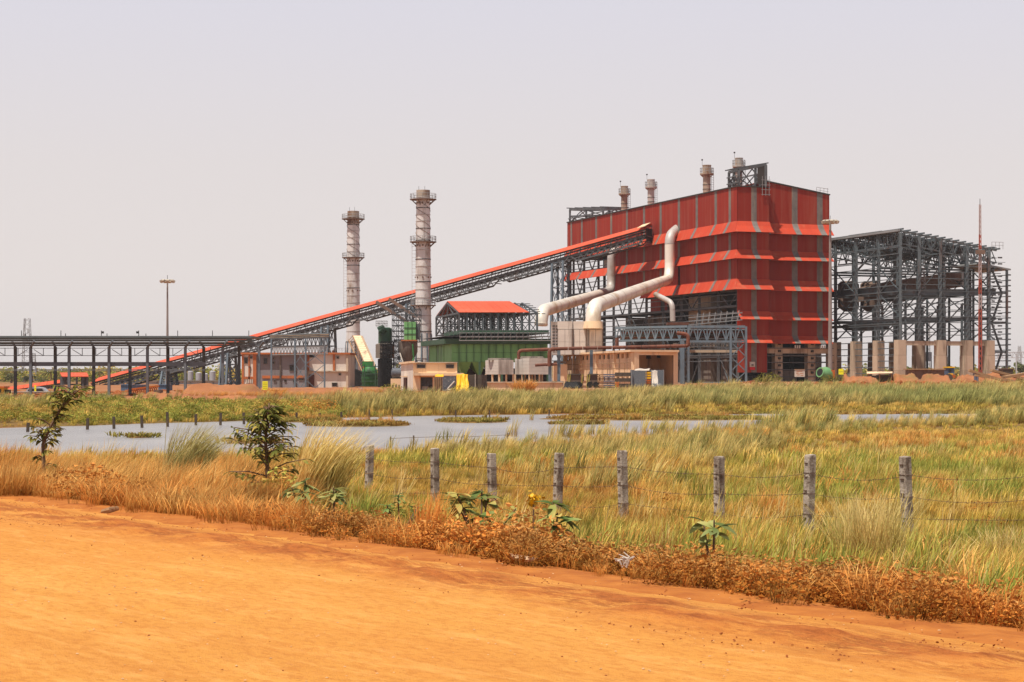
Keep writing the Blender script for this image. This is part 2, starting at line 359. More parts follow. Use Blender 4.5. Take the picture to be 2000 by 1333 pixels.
ad = n.new('ShaderNodeMath'); ad.operation = 'ADD'; L.new(nz(n, L, 22, (.6,1,1), 8, ROT, .75), ad.inputs[0]); L.new(nz(n, L, 90, (1,1,1), 3), ad.inputs[1])
bumpn(n, L, b, ad.outputs[0], .7, .018)
def road_xy(a, s): return -6.46 + a*EX + s*.81, 23.9 + a*EY + s*.586
aa = np.arange(-60, 45, .11); sv = seg(-13, .25, -9, .11, .34)
A_, S_ = np.meshgrid(aa, sv); X, Y = road_xy(A_, S_)
wander = -.95 + .35*(fbm(A_*.25, A_*0+3, 4)-.5)
ridge = np.exp(-((S_-wander)/.42)**2)*ss(-45, -4, A_)**.5
lump = fbm(A_*2.2, S_*2.6, 12, 4)
Z = 1.0 + .035*(fbm(A_*.25, S_*.9, 2)-.5) + .012*(fbm(A_*1.5, S_*3, 3)-.5) + ridge*(.01 + .16*np.maximum(lump-.45, 0) + .03*fbm(A_*5, S_*6, 19)) - .16*ss(.0, .34, S_) - .03*ss(-.6, 0, S_)
Z -= .06*ss(-12.3, -13, S_)
co = np.stack([X, Y, Z], -1).reshape(-1, 3); w = len(aa); i = (np.arange(len(sv)-1)[:, None]*w + np.arange(w-1)[None]).ravel()
o = fast_mesh('dirt_road', co, np.stack([i, i+1, i+w+1, i+w], 1), m); props(o, kind='structure')
loose = np.clip(ridge*.85*ss(.34, .58, lump)*(.4+.6*ss(.4, .6, fbm(A_*3, S_*5, 17))) + .5*ss(-.4, .1, S_)*ss(.45, .6, fbm(A_*1.6, S_*3, 8)), 0, .8)
at_ = o.data.attributes.new('band', 'FLOAT', 'POINT'); at_.data.foreach_set('value', np.clip(1.25*np.exp(-((S_-wander)/.40)**2)*(.55+.45*ss(-20, 2, A_)), 0, 1).ravel().astype(np.float32))
at_ = o.data.attributes.new('loose', 'FLOAT', 'POINT'); at_.data.foreach_set('value', loose.ravel().astype(np.float32))

# pond
m = bpy.data.materials.new('murky_pond_water'); m.use_nodes = True; n = m.node_tree.nodes; L = m.node_tree.links; b = n['Principled BSDF']
b.inputs['Roughness'].default_value = .28; b.inputs['Specular IOR Level'].default_value = .22
c = ramp(n, L, nz(n, L, .12, (1,.4,1)), [(.35, (.24,.225,.22)), (.5, (.30,.28,.27)), (.65, (.34,.315,.30))])
L.new(c, b.inputs['Base Color']); bumpn(n, L, b, nz(n, L, 2.2, (.3,1,1), 8, 0, .7), 1.0, .16)
co, q = grid(np.linspace(-70, 75, 60), np.linspace(50, 150, 50), lambda x, y: np.full(x.shape, -.1))
o = fast_mesh('pond_water', co, q, m); props(o, kind='structure')
# ---------------------------------------------------------------- boiler house
UL = V((-.3299, .9440, 0)); UR = V((.9440, .3299, 0))
def solve_t(px, c, u):                        # distance along u from c at which the image column is px
    k = (px-1000)/F; return (k*c.y - c.x)/(u.x - k*u.y)
C0 = V((XX(1440, 350), 350, 0)); GB = 1.15
def BL(s, t, z): p = C0 + UR*s + UL*t; return V((p.x, p.y, z))
def zc(py): return ZZ(py, 350)
T1 = solve_t(1108, C0, UL); S1 = solve_t(1635, C0, UR); SA = 6.6; RC = 3.0
PL, PR = 1.25, 1.8
LV = [(zc(364), zc(432), zc(454)), (zc(454), zc(487), zc(506)), (zc(506), zc(545), zc(566)), (zc(566), zc(608), zc(624)), (zc(624), zc(655), zc(670))]
bh = thing('boiler_house', BL(0, 0, GB), 'tall boiler house clad in red sheeting with flared orange-red skirts and grey strips', 'power station building')
def lface(t0, t1, z0, z1, o0=0., o1=0., th=.1, off=0.):   # slab on the long left face between t0 and t1; o = offset outwards at bottom (o0) and top (o1)
    return B().slab([BL(-o0-off, t1, z0), BL(-o0-off, t0, z0), BL(-o1-off, t0, z1), BL(-o1-off, t1, z1)], th)
def rface(s0, s1, tb, z0, z1, o0=0., o1=0., th=.1, off=0.):
    return B().slab([BL(s0, tb-o0-off, z0), BL(s1, tb-o0-off, z0), BL(s1, tb-o1-off, z1), BL(s0, tb-o1-off, z1)], th)
tstr = [solve_t(px, C0, UL) for px in (1425.5, 1398, 1361, 1326, 1290.5, 1258, 1224.5, 1194, 1164.5, 1136.5, 1116)]
SW = .5
def tedges():
    e = [0.]
    for t in tstr: e += [t-SW, t+SW]
    return e + [T1]
te = tedges()
def openleft(lv, t):                            # which stretches of the long face are sheeted, per storey
    if lv == 0: return True
    px = 1000 + F*BL(0, t, 0).x/BL(0, t, 0).y
    return px > (1209 if lv == 1 else 1206) and not (lv == 2 and 1318 < px < 1330)
for lv, (zt, zs, zb) in enumerate(LV[:3]):
    for i in range(len(te)-1):
        a, c = te[i], te[i+1]; st = i % 2 == 1; mid = (a+c)/2
        if st: nm, mt, off = 'light_strip', M['strip'], .03
        else: nm, mt, off = 'wall_panel', M['red'], 0
        if openleft(lv, mid): put(lface(a, c, zb+.02 if lv < 2 else zs, zt, off=off), nm, mt, bh)
        skirt_ok = lv < 2 or (1000+F*BL(0, mid, 0).x/BL(0, mid, 0).y) > 1262
        if skirt_ok:
            a2 = a - (PR if i == 0 else 0)
            b_ = B().slab([BL(-PL-off, c, zb), BL(-PL-off, a2 if i == 0 else a, zb), BL(-off-.1, a, zs), BL(-off-.1, c, zs)], .09)
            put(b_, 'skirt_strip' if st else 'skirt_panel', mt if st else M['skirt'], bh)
sA = solve_t(1472.5, C0, UR)
cB = BL(0, RC, 0)
sB1, sB2 = solve_t(1552, cB, UR), solve_t(1601, cB, UR)
def redge(): return [(0, sA-.55, 0, 0), (sA-.55, sA+.55, 0, 1), (sA+.55, SA, 0, 0), (SA, SA+.9, RC, 1), (SA+.9, sB1-.6, RC, 0), (sB1-.6, sB1+.6, RC, 1), (sB1+.6, sB2-.6, RC, 0), (sB2-.6, sB2+.6, RC, 1), (sB2+.6, S1, RC, 0)]
def topB(s): return ZZ(352, 354) + (ZZ(379, 357)-ZZ(352, 354))*(s-SA-.4)/(S1-SA) if s > SA+.4 else ZZ(352, 354)-(SA+.4-s)*.8
for lv, (zt, zs, zb) in enumerate(LV):
    for a, c, tb, st in redge():
        off = .03 if st else 0; mt = M['strip'] if st else M['red']
        if lv == 0 and tb > 0:
            b_ = B().slab([BL(a, tb-off, zs), BL(c, tb-off, zs), BL(c, tb-off, topB(c)), BL(a, tb-off, topB(a))], .1)
        else: b_ = rface(a, c, tb, zs, zt, off=off)
        put(b_, 'light_strip' if st else 'wall_panel', mt, bh)
        dd = -PL if (a == 0 and lv < 3) else 0
        p = PR - .35*(lv > 2)
        mids = [(0, 0), (.35, .42), (.7, .72), (1, 1)]          # the skirts bend outwards in three folds
        pr_ = [(0, zs), (.30*p, zs+(zb-zs)*.42), (p, zb)]
        q = B()
        for (o1, z1), (o0, z0) in zip(pr_, pr_[1:]):
            f1 = (zs-z1)/(zs-zb); f0 = (zs-z0)/(zs-zb)
            q.slab([BL(a+dd*f0, tb-o0-off-.1, z0), BL(c, tb-o0-off-.1, z0), BL(c, tb-o1-off-.1, z1), BL(a+dd*f1, tb-o1-off-.1, z1)], .09)
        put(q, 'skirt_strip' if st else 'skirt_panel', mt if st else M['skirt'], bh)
        if lv < 4: pass
    # closing returns
zlow = zc(728)
for a, c, st in ((.1, sA-.55, 0), (sA-.55, sA+.55, 1), (sA+.55, SA-.5, 0)):
    put(rface(a, c, 0, zlow, LV[4][1], off=.03*st), 'light_strip' if st else 'wall_panel', M['strip'] if st else M['red'], bh)
put(B().slab([BL(SA, 0, LV[4][2]), BL(SA, RC, LV[4][2]), BL(SA, RC, LV[0][0]), BL(SA, 0, LV[0][0])], .1), 'wall_panel', M['red'], bh)
put(B().slab([BL(S1, RC, LV[4][2]), BL(S1, T1, LV[4][2]), BL(S1, T1, topB(S1)), BL(S1, RC, topB(S1))], .1), 'wall_panel', M['red'], bh)
put(B().slab([BL(S1, T1, LV[0][2]), BL(0, T1, LV[0][2]), BL(0, T1, LV[0][0]), BL(S1, T1, LV[0][0])], .1), 'wall_panel', M['red'], bh)
# left return below the long face (block A, lower storeys seen on the right face only)
zt_ = LV[0][0]
put(B().slab([BL(0, .12, zt_-.12), BL(SA+.4, .12, zt_-.12), BL(SA+.4, T1, zt_+.3), BL(0, T1, zt_-.12)], .15), 'roof', M['red'], bh)
put(B().slab([BL(SA+.4, RC, topB(SA+.4)), BL(S1, RC, topB(S1)), BL(S1, T1, topB(S1)), BL(SA+.4, T1, topB(SA+.4)-1)], .12), 'roof', M['red'], bh)
q = B(); q.beam(BL(-.12, -.1, zt_), BL(-.12, T1, zt_), .16, .22); q.beam(BL(-.1, -.12, zt_), BL(SA, -.12, zt_), .16, .22); q.beam(BL(SA+.4, RC-.1, topB(SA+.4)), BL(S1+.1, RC-.1, topB(S1)), .16, .25)
put(q, 'coping', M['dark'], bh)
q = B()
for k in range(4): q.beam(BL(S1-2.6+k*.8, RC+.3, topB(S1)+.3), BL(S1-2.6+k*.8, RC+.3, topB(S1)+1.3), .06)
q.beam(BL(S1-2.6, RC+.3, topB(S1)+1.4), BL(S1, RC+.3, topB(S1)+1.1), .06); q.beam(BL(S1-2.6, RC+.3, topB(S1)+.9), BL(S1, RC+.3, topB(S1)+.6), .05)
put(q, 'roof_railing', M['railing'], bh)
# steel skeleton of the open storeys
zo = LV[2][2]
for k, t in enumerate([1.0] + [x+.0 for x in tstr[1:]] + [T1-.6]):
    zt2 = LV[0][1] if t > 40 else LV[2][1]
    for s_ in (.55,):
        put(B().ibeam(BL(s_, t, GB), BL(s_, t, zt2), .5, .7), 'column', M['steel'], bh)
    if k % 2 == 0: put(B().ibeam(BL(SA+1.5, max(t, 4.5), GB), BL(SA+1.5, max(t, 4.5), zt2), .6, .8), 'column', M['steel'], bh)
q = B()
z = GB+4.2
while z < LV[0][1]-.6:
    lo = 0.2 if z < zo-.4 else solve_t(1208, C0, UL)
    q.beam(BL(.1, lo, z), BL(.1, T1, z), .12, .16); z += 1.12
put(q, 'wall_rails', M['steel'], bh, kind='stuff')
# stub brackets on the far-left column that stick out of the silhouette
q = B(); z = GB+5
while z < LV[0][1]: q.beam(BL(-.7, T1-.5, z), BL(.3, T1-.5, z), .25, .22); q.beam(BL(-.7, tstr[-2], z), BL(.3, tstr[-2], z), .25, .22); z += 1.12
put(q, 'rail_brackets', M['steel'], bh, kind='stuff')
# bracing in the open bays
q = B()
bays = [1.0] + tstr[1:] + [T1-.6]
for i in range(len(bays)-1):
    a, c = bays[i], bays[i+1]; zz = [GB, 6.2, 11, 15.5, LV[2][2]] if a < 40 else [GB, 6.2, 11, 15.5, 21, 26, 31]
    for z0, z1 in zip(zz, zz[1:]):
        q.beam(BL(.7, a, z1), BL(.7, c, z1), .3, .45)
        if i % 3 != 1:
            m_ = (a+c)/2; q.beam(BL(.8, a, z1), BL(.8, m_, z0), .2, .2); q.beam(BL(.8, m_, z0), BL(.8, c, z1), .2, .2)
        q.beam(BL(.7, max(a, 4.5), z1), BL(SA+1.5, max(a, 4.5), z1), .3, .45)
put(q, 'bracing', M['steel'], bh, kind='stuff')
# floors, concrete bunkers and machinery inside the open part
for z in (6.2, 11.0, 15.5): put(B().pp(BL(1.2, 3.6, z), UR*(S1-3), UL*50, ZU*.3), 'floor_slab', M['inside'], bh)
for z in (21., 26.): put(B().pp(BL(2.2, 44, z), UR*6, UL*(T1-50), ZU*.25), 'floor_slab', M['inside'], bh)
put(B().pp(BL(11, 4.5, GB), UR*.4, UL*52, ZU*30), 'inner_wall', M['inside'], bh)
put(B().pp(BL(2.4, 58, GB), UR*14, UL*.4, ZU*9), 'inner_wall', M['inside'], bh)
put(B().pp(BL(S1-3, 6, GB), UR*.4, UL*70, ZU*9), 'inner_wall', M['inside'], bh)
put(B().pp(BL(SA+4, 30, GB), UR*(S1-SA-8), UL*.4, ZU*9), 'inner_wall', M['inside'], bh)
def hop(t0, t1, s0, z0, z1, mt):
    q = B().pp(BL(s0, t0, z0), UR*3.5, UL*(t1-t0), ZU*(z1-z0)); put(q, 'bunker', mt, bh)
hop(solve_t(1388, C0+UR*2.2, UL), solve_t(1345, C0+UR*2.2, UL), 2.2, 11.3, LV[2][2]-.4, M['conc'])
hop(solve_t(1300, C0+UR*3, UL), solve_t(1262, C0+UR*3, UL), 3.0, 6.5, 15, M['concdark'])
hop(solve_t(1235, C0+UR*3, UL), solve_t(1222, C0+UR*3, UL), 3.0, 1.2, 15, M['concdark'])
for pa, pb, z0, z1 in ((1210, 1180, 25.5, 28), (1205, 1168, 19.5, 22)):
    t0, t1 = solve_t(pa, C0+UR*2.4, UL), solve_t(pb, C0+UR*2.4, UL)
    put(B().pp(BL(2.4, t0, z0), UR*4, UL*(t1-t0), ZU*(z1-z0)), 'machine_casing', M['louvre'], bh)
for px in (1388, 1420, 1340, 1300):          # ground-level piers and walls behind the blue bridge
    t = solve_t(px, C0+UR*1.4, UL)
    put(B().pp(BL(1.4, t, GB), UR*1.6, UL*(2.6 if px != 1388 else 5.5), ZU*(zc(668)-GB)), 'pier', M['concdark'], bh)
put(B().pp(BL(.9, 1.0, zc(676)), UR*.8, UL*30, ZU*1.0), 'tie_beam', M['concdark'], bh)
# concrete portal frame under the right-hand part
zb5 = zc(672)
for px in (1522, 1586, 1628):
    s_ = solve_t(px, BL(0, RC+.2, 0), UR)
    pier = put(B().pp(BL(s_-.8, RC+.3, GB-.6), UR*1.55, UL*1.5, ZU*(zb5-GB+.9)), 'pier', M['conc'], bh)
    if px < 1620:
        for j in range(5): put(B().pp(BL(s_-.2, RC-.05, GB+1.8+j*1.35), UR*.45, UL*.35, ZU*.42), 'bracket', M['dark'], bh)
put(B().pp(BL(SA-.2, RC+.45, zc(690)), UR*(S1-SA+.3), UL*1.1, ZU*1.1), 'ring_beam', M['conc'], bh)
for j in range(5): put(B().beam(BL(SA-.6, RC+.1, GB+1.2+j*1.35), BL(S1+1, RC+.1, GB+1.2+j*1.35), .12, .14), 'wall_rail', M['steel'], bh)
put(B().pp(BL(SA+1.9, RC+3, GB), UR*7, UL*.3, ZU*2.4), 'low_wall', M['concdark'], bh)
for px in (1552, 1601):
    s_ = solve_t(px, cB, UR); q = B()
    for j in range(3): q.pp(BL(s_-.6+j*.45, RC-1.2, zb5-.75), UR*.28, UL*.1, ZU*.6)
    put(q, 'strip_end', M['whitesign'], bh)
put(B().pp(BL(SA-5.6, .6, GB-.8), UR*5.2, UL*2.2, ZU*(zlow-GB+.2)), 'plinth', M['black'], bh)
# inner dark columns seen between the piers
for s_ in (9.5, 13.2, 17.5):
    for t in (12, 22): put(B().ibeam(BL(s_, t, GB), BL(s_, t, 9), .7, .8), 'column', M['steel'], bh)
# ridge frames on the roof
def roof_frame(s0, s1, t0, t1, zb, zl, zr, tz=0):
    q0 = [(s0, t0), (s1, t0), (s1, t1), (s0, t1)]
    zt = lambda s, t: zl + (zr-zl)*(1-(t-t0)/(t1-t0) if tz else (s-s0)/(s1-s0))
    for s, t in q0 + [(s0, (t0+t1)/2), (s1, (t0+t1)/2)]: put(B().ibeam(BL(s, t, zb), BL(s, t, zt(s, t)), .45, .5), 'roof_frame_post', M['steel'], bh)
    q = B()
    for (a, c) in zip(q0, q0[1:]+q0[:1]):
        q.beam(BL(*a, zt(*a)), BL(*c, zt(*c)), .35, .5); q.beam(BL(*a, zt(*a)-1.5), BL(*c, zt(*c)-1.5), .2, .25)
        mm = ((a[0]+c[0])/2, (a[1]+c[1])/2)
        q.beam(BL(*a, zb), BL(*mm, zt(*mm)-.3), .18); q.beam(BL(*mm, zt(*mm)-.3), BL(*c, zb), .18); q.beam(BL(*a, zt(*a)-1.5), BL(*mm, zb), .18); q.beam(BL(*mm, zb), BL(*c, zt(*c)-1.5), .18)
    for k in range(5):
        f = k/4; q.beam(BL(s0-.8, t0+(t1-t0)*f, zt(s0, t0+(t1-t0)*f)+.3), BL(s1+.6, t0+(t1-t0)*f, zt(s1, t0+(t1-t0)*f)+.3), .15, .2)
    z = zb+.8
    while z < min(zl, zr)-.5:
        q.beam(BL(s0-.3, t0-.6, z), BL(s0-.3, t1+.3, z), .14, .2); z += 1.2
    put(q, 'roof_frame_bracing', M['steel'], bh, kind='stuff')
ta, tb_ = solve_t(1174, C0, UL), T1-.4
roof_frame(.5, 6, ta, tb_, zt_, ZZ(406, 428), ZZ(396, 400), 1)
tr1 = solve_t(1421, C0+UR*.3, UL)
roof_frame(.6, SA-.5, .6, tr1, zt_, ZZ(333, 351), ZZ(322, 353))
put(B().pp(BL(SA-2.2, .45, zt_+.6), UR*2.0, UL*.15, ZU*(3.6)), 'roof_frame_sheet', M['inside'], bh)
# stub of scaffold at the inner corner
q = B()
for k in range(3): q.beam(BL(SA-1.6+k*.7, -.3, zt_-1.6), BL(SA-1.6+k*.7, -.3, zt_+2), .08)
for k in range(4): q.beam(BL(SA-1.8, -.3, zt_-1.4+k*.9), BL(SA+.1, -.3, zt_-1.4+k*.9), .08)
put(q, 'corner_scaffold', M['railing'], bh, kind='stuff')
# safety notice on the red wall: white square over a red strip
sg = thing('safety_notice', BL(1.4, -.3, zc(724)), 'small white notice with red lower strip on the red wall corner', 'sign')
s_ = solve_t(1468.5, C0, UR)
put(rface(s_-.55, s_+.55, -.2, zc(717), zc(707), th=.05), 'notice_board', M['whitesign'], sg)
put(rface(s_-.55, s_+.55, -.2, zc(723), zc(717.4), th=.05), 'notice_strip', mat('notice_red', (.6,.02,.03), rough=.5), sg)
put(B().tube([BL(s_, -.27, zc(714.5)), BL(s_, -.27, zc(712.3))], .22, 6), 'notice_figure', M['dark'], sg)

# ---------------------------------------------------------------- roof stacks
def ring_platform(par, c, z, r_in, r_out, nposts=12, hr=1.1, mt=None, deck=None, th=.14):
    put(B().tube_prof(c, [(r_in, z), (r_out, z), (r_out, z+th), (r_in, z+th)], 24, False), 'platform', deck or M['dark'], par)
    q = B()
    for k in range(nposts):
        a = 2*math.pi*k/nposts; p = c + V((math.cos(a)*r_out*.97, math.sin(a)*r_out*.97, z)); q.beam(p, p+ZU*hr, .07)
    for h in (hr, hr*.55): q.tube([c+V((math.cos(2*math.pi*k/24)*r_out*.97, math.sin(2*math.pi*k/24)*r_out*.97, z+h)) for k in range(25)], .04, 4, False)
    put(q, 'platform_railing', mt or M['railing'], par)
    q = B()
    for k in range(8):
        a = 2*math.pi*(k+.5)/8; u = V((math.cos(a), math.sin(a), 0)); q.beam(c+u*r_in+ZU*(z-(r_out-r_in)*.75), c+u*r_out*.92+ZU*z, .12)
    put(q, 'platform_brackets', deck or M['dark'], par)
def ladder(par, p, z0, z1, side, w=.45, mt=None):
    q = B(); p = V((p.x, p.y, 0)); side = side.normalized()*w/2
    for s_ in (-1, 1): q.beam(p+side*s_+ZU*z0, p+side*s_+ZU*z1, .07)
    z = z0
    while z < z1: q.beam(p-side+ZU*z, p+side+ZU*z, .05); z += .7 if z1-z0 > 8 else .45
    put(q, 'ladder', mt or M['railing'], par)
M['rstack'] = mat('scorched_roof_stack_steel', (.46,.37,.28), (.36,.27,.19), .5, .6, .1, dirt=(.20,.09,.05), damt=.5, dscale=.7, dstretch=(1,1,.3))
M['rstack2'] = mat('pale_roof_stack_steel', (.52,.46,.41), (.42,.36,.31), .5, .55, .1, dirt=(.30,.18,.11), damt=.4, dscale=.7, dstretch=(1,1,.3))
def roof_stack(px, pyt, pym, wpx, s_in, mt, label):
    t = solve_t(px, C0+UR*s_in, UL); c = BL(s_in, t, 0); D = c.y; r = wpx/F*D/2
    th_ = thing('roof_stack', c+ZU*(zt_+.1), label, 'exhaust stack', 'steel exhaust stacks on the boiler house roof')
    zt, zm = ZZ(pyt, D), ZZ(pym, D)
    put(B().tube_prof(c, [(r*.92, zt_), (r*.92, zm)], 20, True), 'lower_pipe', mt, th_, smooth=True)
    put(B().tube_prof(c, [(r*1.02, zm), (r*1.02, zt-.15), (r*1.08, zt-.15), (r*1.08, zt), (r*.9, zt), (r*.9, zt-.5)], 20, True), 'upper_pipe', mt, th_, smooth=True)
    for z in (zt_+1.2, (zt_+zm)/2): put(B().tube_prof(c, [(r, z), (r, z+.12)], 20, False), 'band', M['dark'], th_)
    ring_platform(th_, c, zm-.1, r*.95, r*1.62, 10, 1.3, deck=mt, th=.3)
    ladder(th_, c+UR*(r*1.5), zt_, zt-.5, UR)
    q = B(); q.beam(c+V((-r*1.1, 0, zt)), c+V((-r*1.1, 0, zt+.9)), .05); q.box(c+V((-r*1.1, 0, zt+.9)), .3, .3, .25); put(q, 'warning_light', M['dark'], th_)
roof_stack(1219.5, 364, 380, 14, 3.2, M['rstack'], 'brown-stained exhaust stack on the red roof, farthest left of four')
roof_stack(1271.5, 351, 367, 14.5, 3.2, M['rstack2'], 'pale exhaust stack second from left on the red roof')
roof_stack(1380.5, 323, 341, 16.5, 2.8, M['rstack'], 'rusty brown exhaust stack standing just left of the roof steel frame')
roof_stack(1443, 309, 326, 15.5, 4.0, M['rstack2'], 'exhaust stack rising out of the right-hand roof steel frame')

# ---------------------------------------------------------------- inclined conveyor
cv0 = P(187, 738, 432); cv1 = P(1268, 436, solve_t(1268, C0, UL)*.944+350-4.5)
ax = cv1 - cv0; LEN = ax.length; au = ax.normalized(); ah = V((ax.x, ax.y, 0)).normalized(); asd = V((ah.y, -ah.x, 0))   # asd points to the viewer
cvy = thing('inclined_conveyor', V((cv0.x, cv0.y, .3)), 'long inclined conveyor gallery with orange-red roof climbing into the red building', 'conveyor')
def CV(a, side, dz): return cv0 + au*a + asd*side + ZU*dz
NP = 44
for i in range(NP):
    a, c = LEN*i/NP, LEN*(i+1)/NP - .02
    for sg_ in (1, -1):
        e_, ez = (2.3, -1.25) if sg_ > 0 else (-2.3, -.35)
        q = [CV(a, -1.2, 0), CV(a, e_, ez), CV(c, e_, ez), CV(c, -1.2, 0)]
        put(B().slab(q if sg_ > 0 else q[::-1], .05), 'roof_panel', M['redroof'], cvy)
for sd in (1.6, -1.6):
    put(B().ibeam(CV(0, sd, -2.55), CV(LEN-1, sd, -2.55), .3, .5), 'deck_beam', M['steel'], cvy)
    put(B().ibeam(CV(0, sd, -1.35), CV(LEN, sd, -1.35), .2, .3), 'eaves_beam', M['steel'], cvy)
put(B().pp(CV(0, -.8, -2.3), ax*.995, asd*1.6, ZU*.12), 'belt', M['black'], cvy)
put(B().pp(CV(0, .9, -2.4), ax*.995, asd*.7, ZU*.05), 'walkway', M['steel'], cvy)
q = B(); n_ = 60; dep = 1.15
for sd in (1.7, -1.7):
    for k in range(8):                                  # lower chord in spans, each a little cambered like the photographed steps
        a, c = LEN*k/8+.3, LEN*(k+1)/8-.3
        q.beam(CV(a, sd, -2.7), CV(a+1.5, sd, -2.7-dep), .22); q.beam(CV(a+1.5, sd, -2.7-dep), CV(c-1.5, sd, -2.7-dep), .26, .32); q.beam(CV(c-1.5, sd, -2.7-dep), CV(c, sd, -2.7), .22)
        nn = 10
        for j in range(nn):
            x0 = a+1.5+(c-a-3)*j/nn; x1 = a+1.5+(c-a-3)*(j+1)/nn
            q.beam(CV(x0, sd, -2.7-dep), CV((x0+x1)/2, sd, -2.7), .13); q.beam(CV((x0+x1)/2, sd, -2.7), CV(x1, sd, -2.7-dep), .13)
    for k in range(n_+1):
        a = LEN*k/n_; q.beam(CV(a, sd, -2.5), CV(a, sd, -1.2 if sd > 0 else -.5), .14)
        if k % 2 == 0 and k < n_: q.beam(CV(a, sd, -2.5), CV(a+LEN/n_, sd, -1.25), .1)
    q.beam(CV(0, sd, -1.95), CV(LEN-1, sd, -1.95), .08); q.beam(CV(0, sd, -3.2), CV(LEN-1, sd, -3.2), .14)
for k in range(n_+1):
    a = LEN*k/n_; q.beam(CV(a, -1.7, -2.75), CV(a, 1.7, -2.75), .2); q.beam(CV(a, -1.7, -2.7-dep), CV(a, 1.7, -2.7-dep), .16)
    q.beam(CV(a, -2.2, -.42), CV(a, 2.2, -1.3), .1)
put(q, 'truss_lacing', M['steel'], cvy, kind='stuff')
put(B().slab([CV(LEN+.05, -2.2, -1.15), CV(LEN+.05, 2.2, -1.15), CV(LEN+.05, 1.9, -4), CV(LEN+.05, -1.9, -4)], .1), 'end_sheet', M['black'], cvy)
put(B().pp(CV(LEN-1.8, -1, .05), ax.normalized()*1.8, asd*3.6+ZU*-.9, ZU*.15), 'ridge_flashing', M['cream'], cvy)
def trestle(px, wd, gz, name_label, lean=0, wtop=None):
    a = None
    for k in range(2000):
        p = cv0+au*(LEN*k/2000)
        if 1000+F*p.x/p.y >= px: a = LEN*k/2000; break
    top = CV(a, 0, -4.2); h = top.z - gz
    tt = thing('conveyor_trestle', V((top.x, top.y, gz)), name_label, 'support tower', 'steel trestles carrying the conveyor')
    legs = []
    for i in (-1, 1):
        for j in (-1.6, 1.6):
            tp = CV(a+i*wd/2, j, -3.0); bt = V((top.x+ah.x*i*wd/2*1.05, top.y+ah.y*i*wd/2*1.05, gz)) + asd*j*1.6
            legs.append((bt, tp)); put(B().ibeam(bt, tp, .42, .5), 'leg', M['steelblue'], tt)
    nn = max(3, int(h/4.2)); q = B()
    for (x, y) in ((0, 1), (2, 3), (0, 2), (1, 3)):
        for k in range(nn):
            A0 = legs[x][0].lerp(legs[x][1], k/nn); A1 = legs[x][0].lerp(legs[x][1], (k+1)/nn); B0 = legs[y][0].lerp(legs[y][1], k/nn); B1 = legs[y][0].lerp(legs[y][1], (k+1)/nn)
            q.beam(A0, B1, .13); q.beam(B0, A1, .13); q.beam(A1, B1, .16)
    put(q, 'lattice_bracing', M['steelblue'], tt, kind='stuff')
    return a
trestle(641, 1.6, .3, 'lattice steel trestle under the conveyor beside the orange-banded building')
trestle(1094, 2.4, .6, 'tall twin-legged trestle under the conveyor just left of the red building')
trestle(446, 1.6, .3, 'short dark trestle under the conveyor behind the grey pipe rack end')
trestle(330, 1.4, .3, 'low dark trestle under the conveyor behind the middle of the pipe rack')
a2 = trestle(806, 1.6, .5, 'steel trestle under the conveyor just left of the nearer chimney')
q = B(); q.beam(P(735, 590, 398), P(802, 634, 396), .5, .6); put(q, 'inclined_strut', M['hopper'], cvy)
q = B(); q.beam(P(760, 584, 402), P(822, 626, 400), .5, .6); put(q, 'inclined_strut', M['hopper'], cvy)

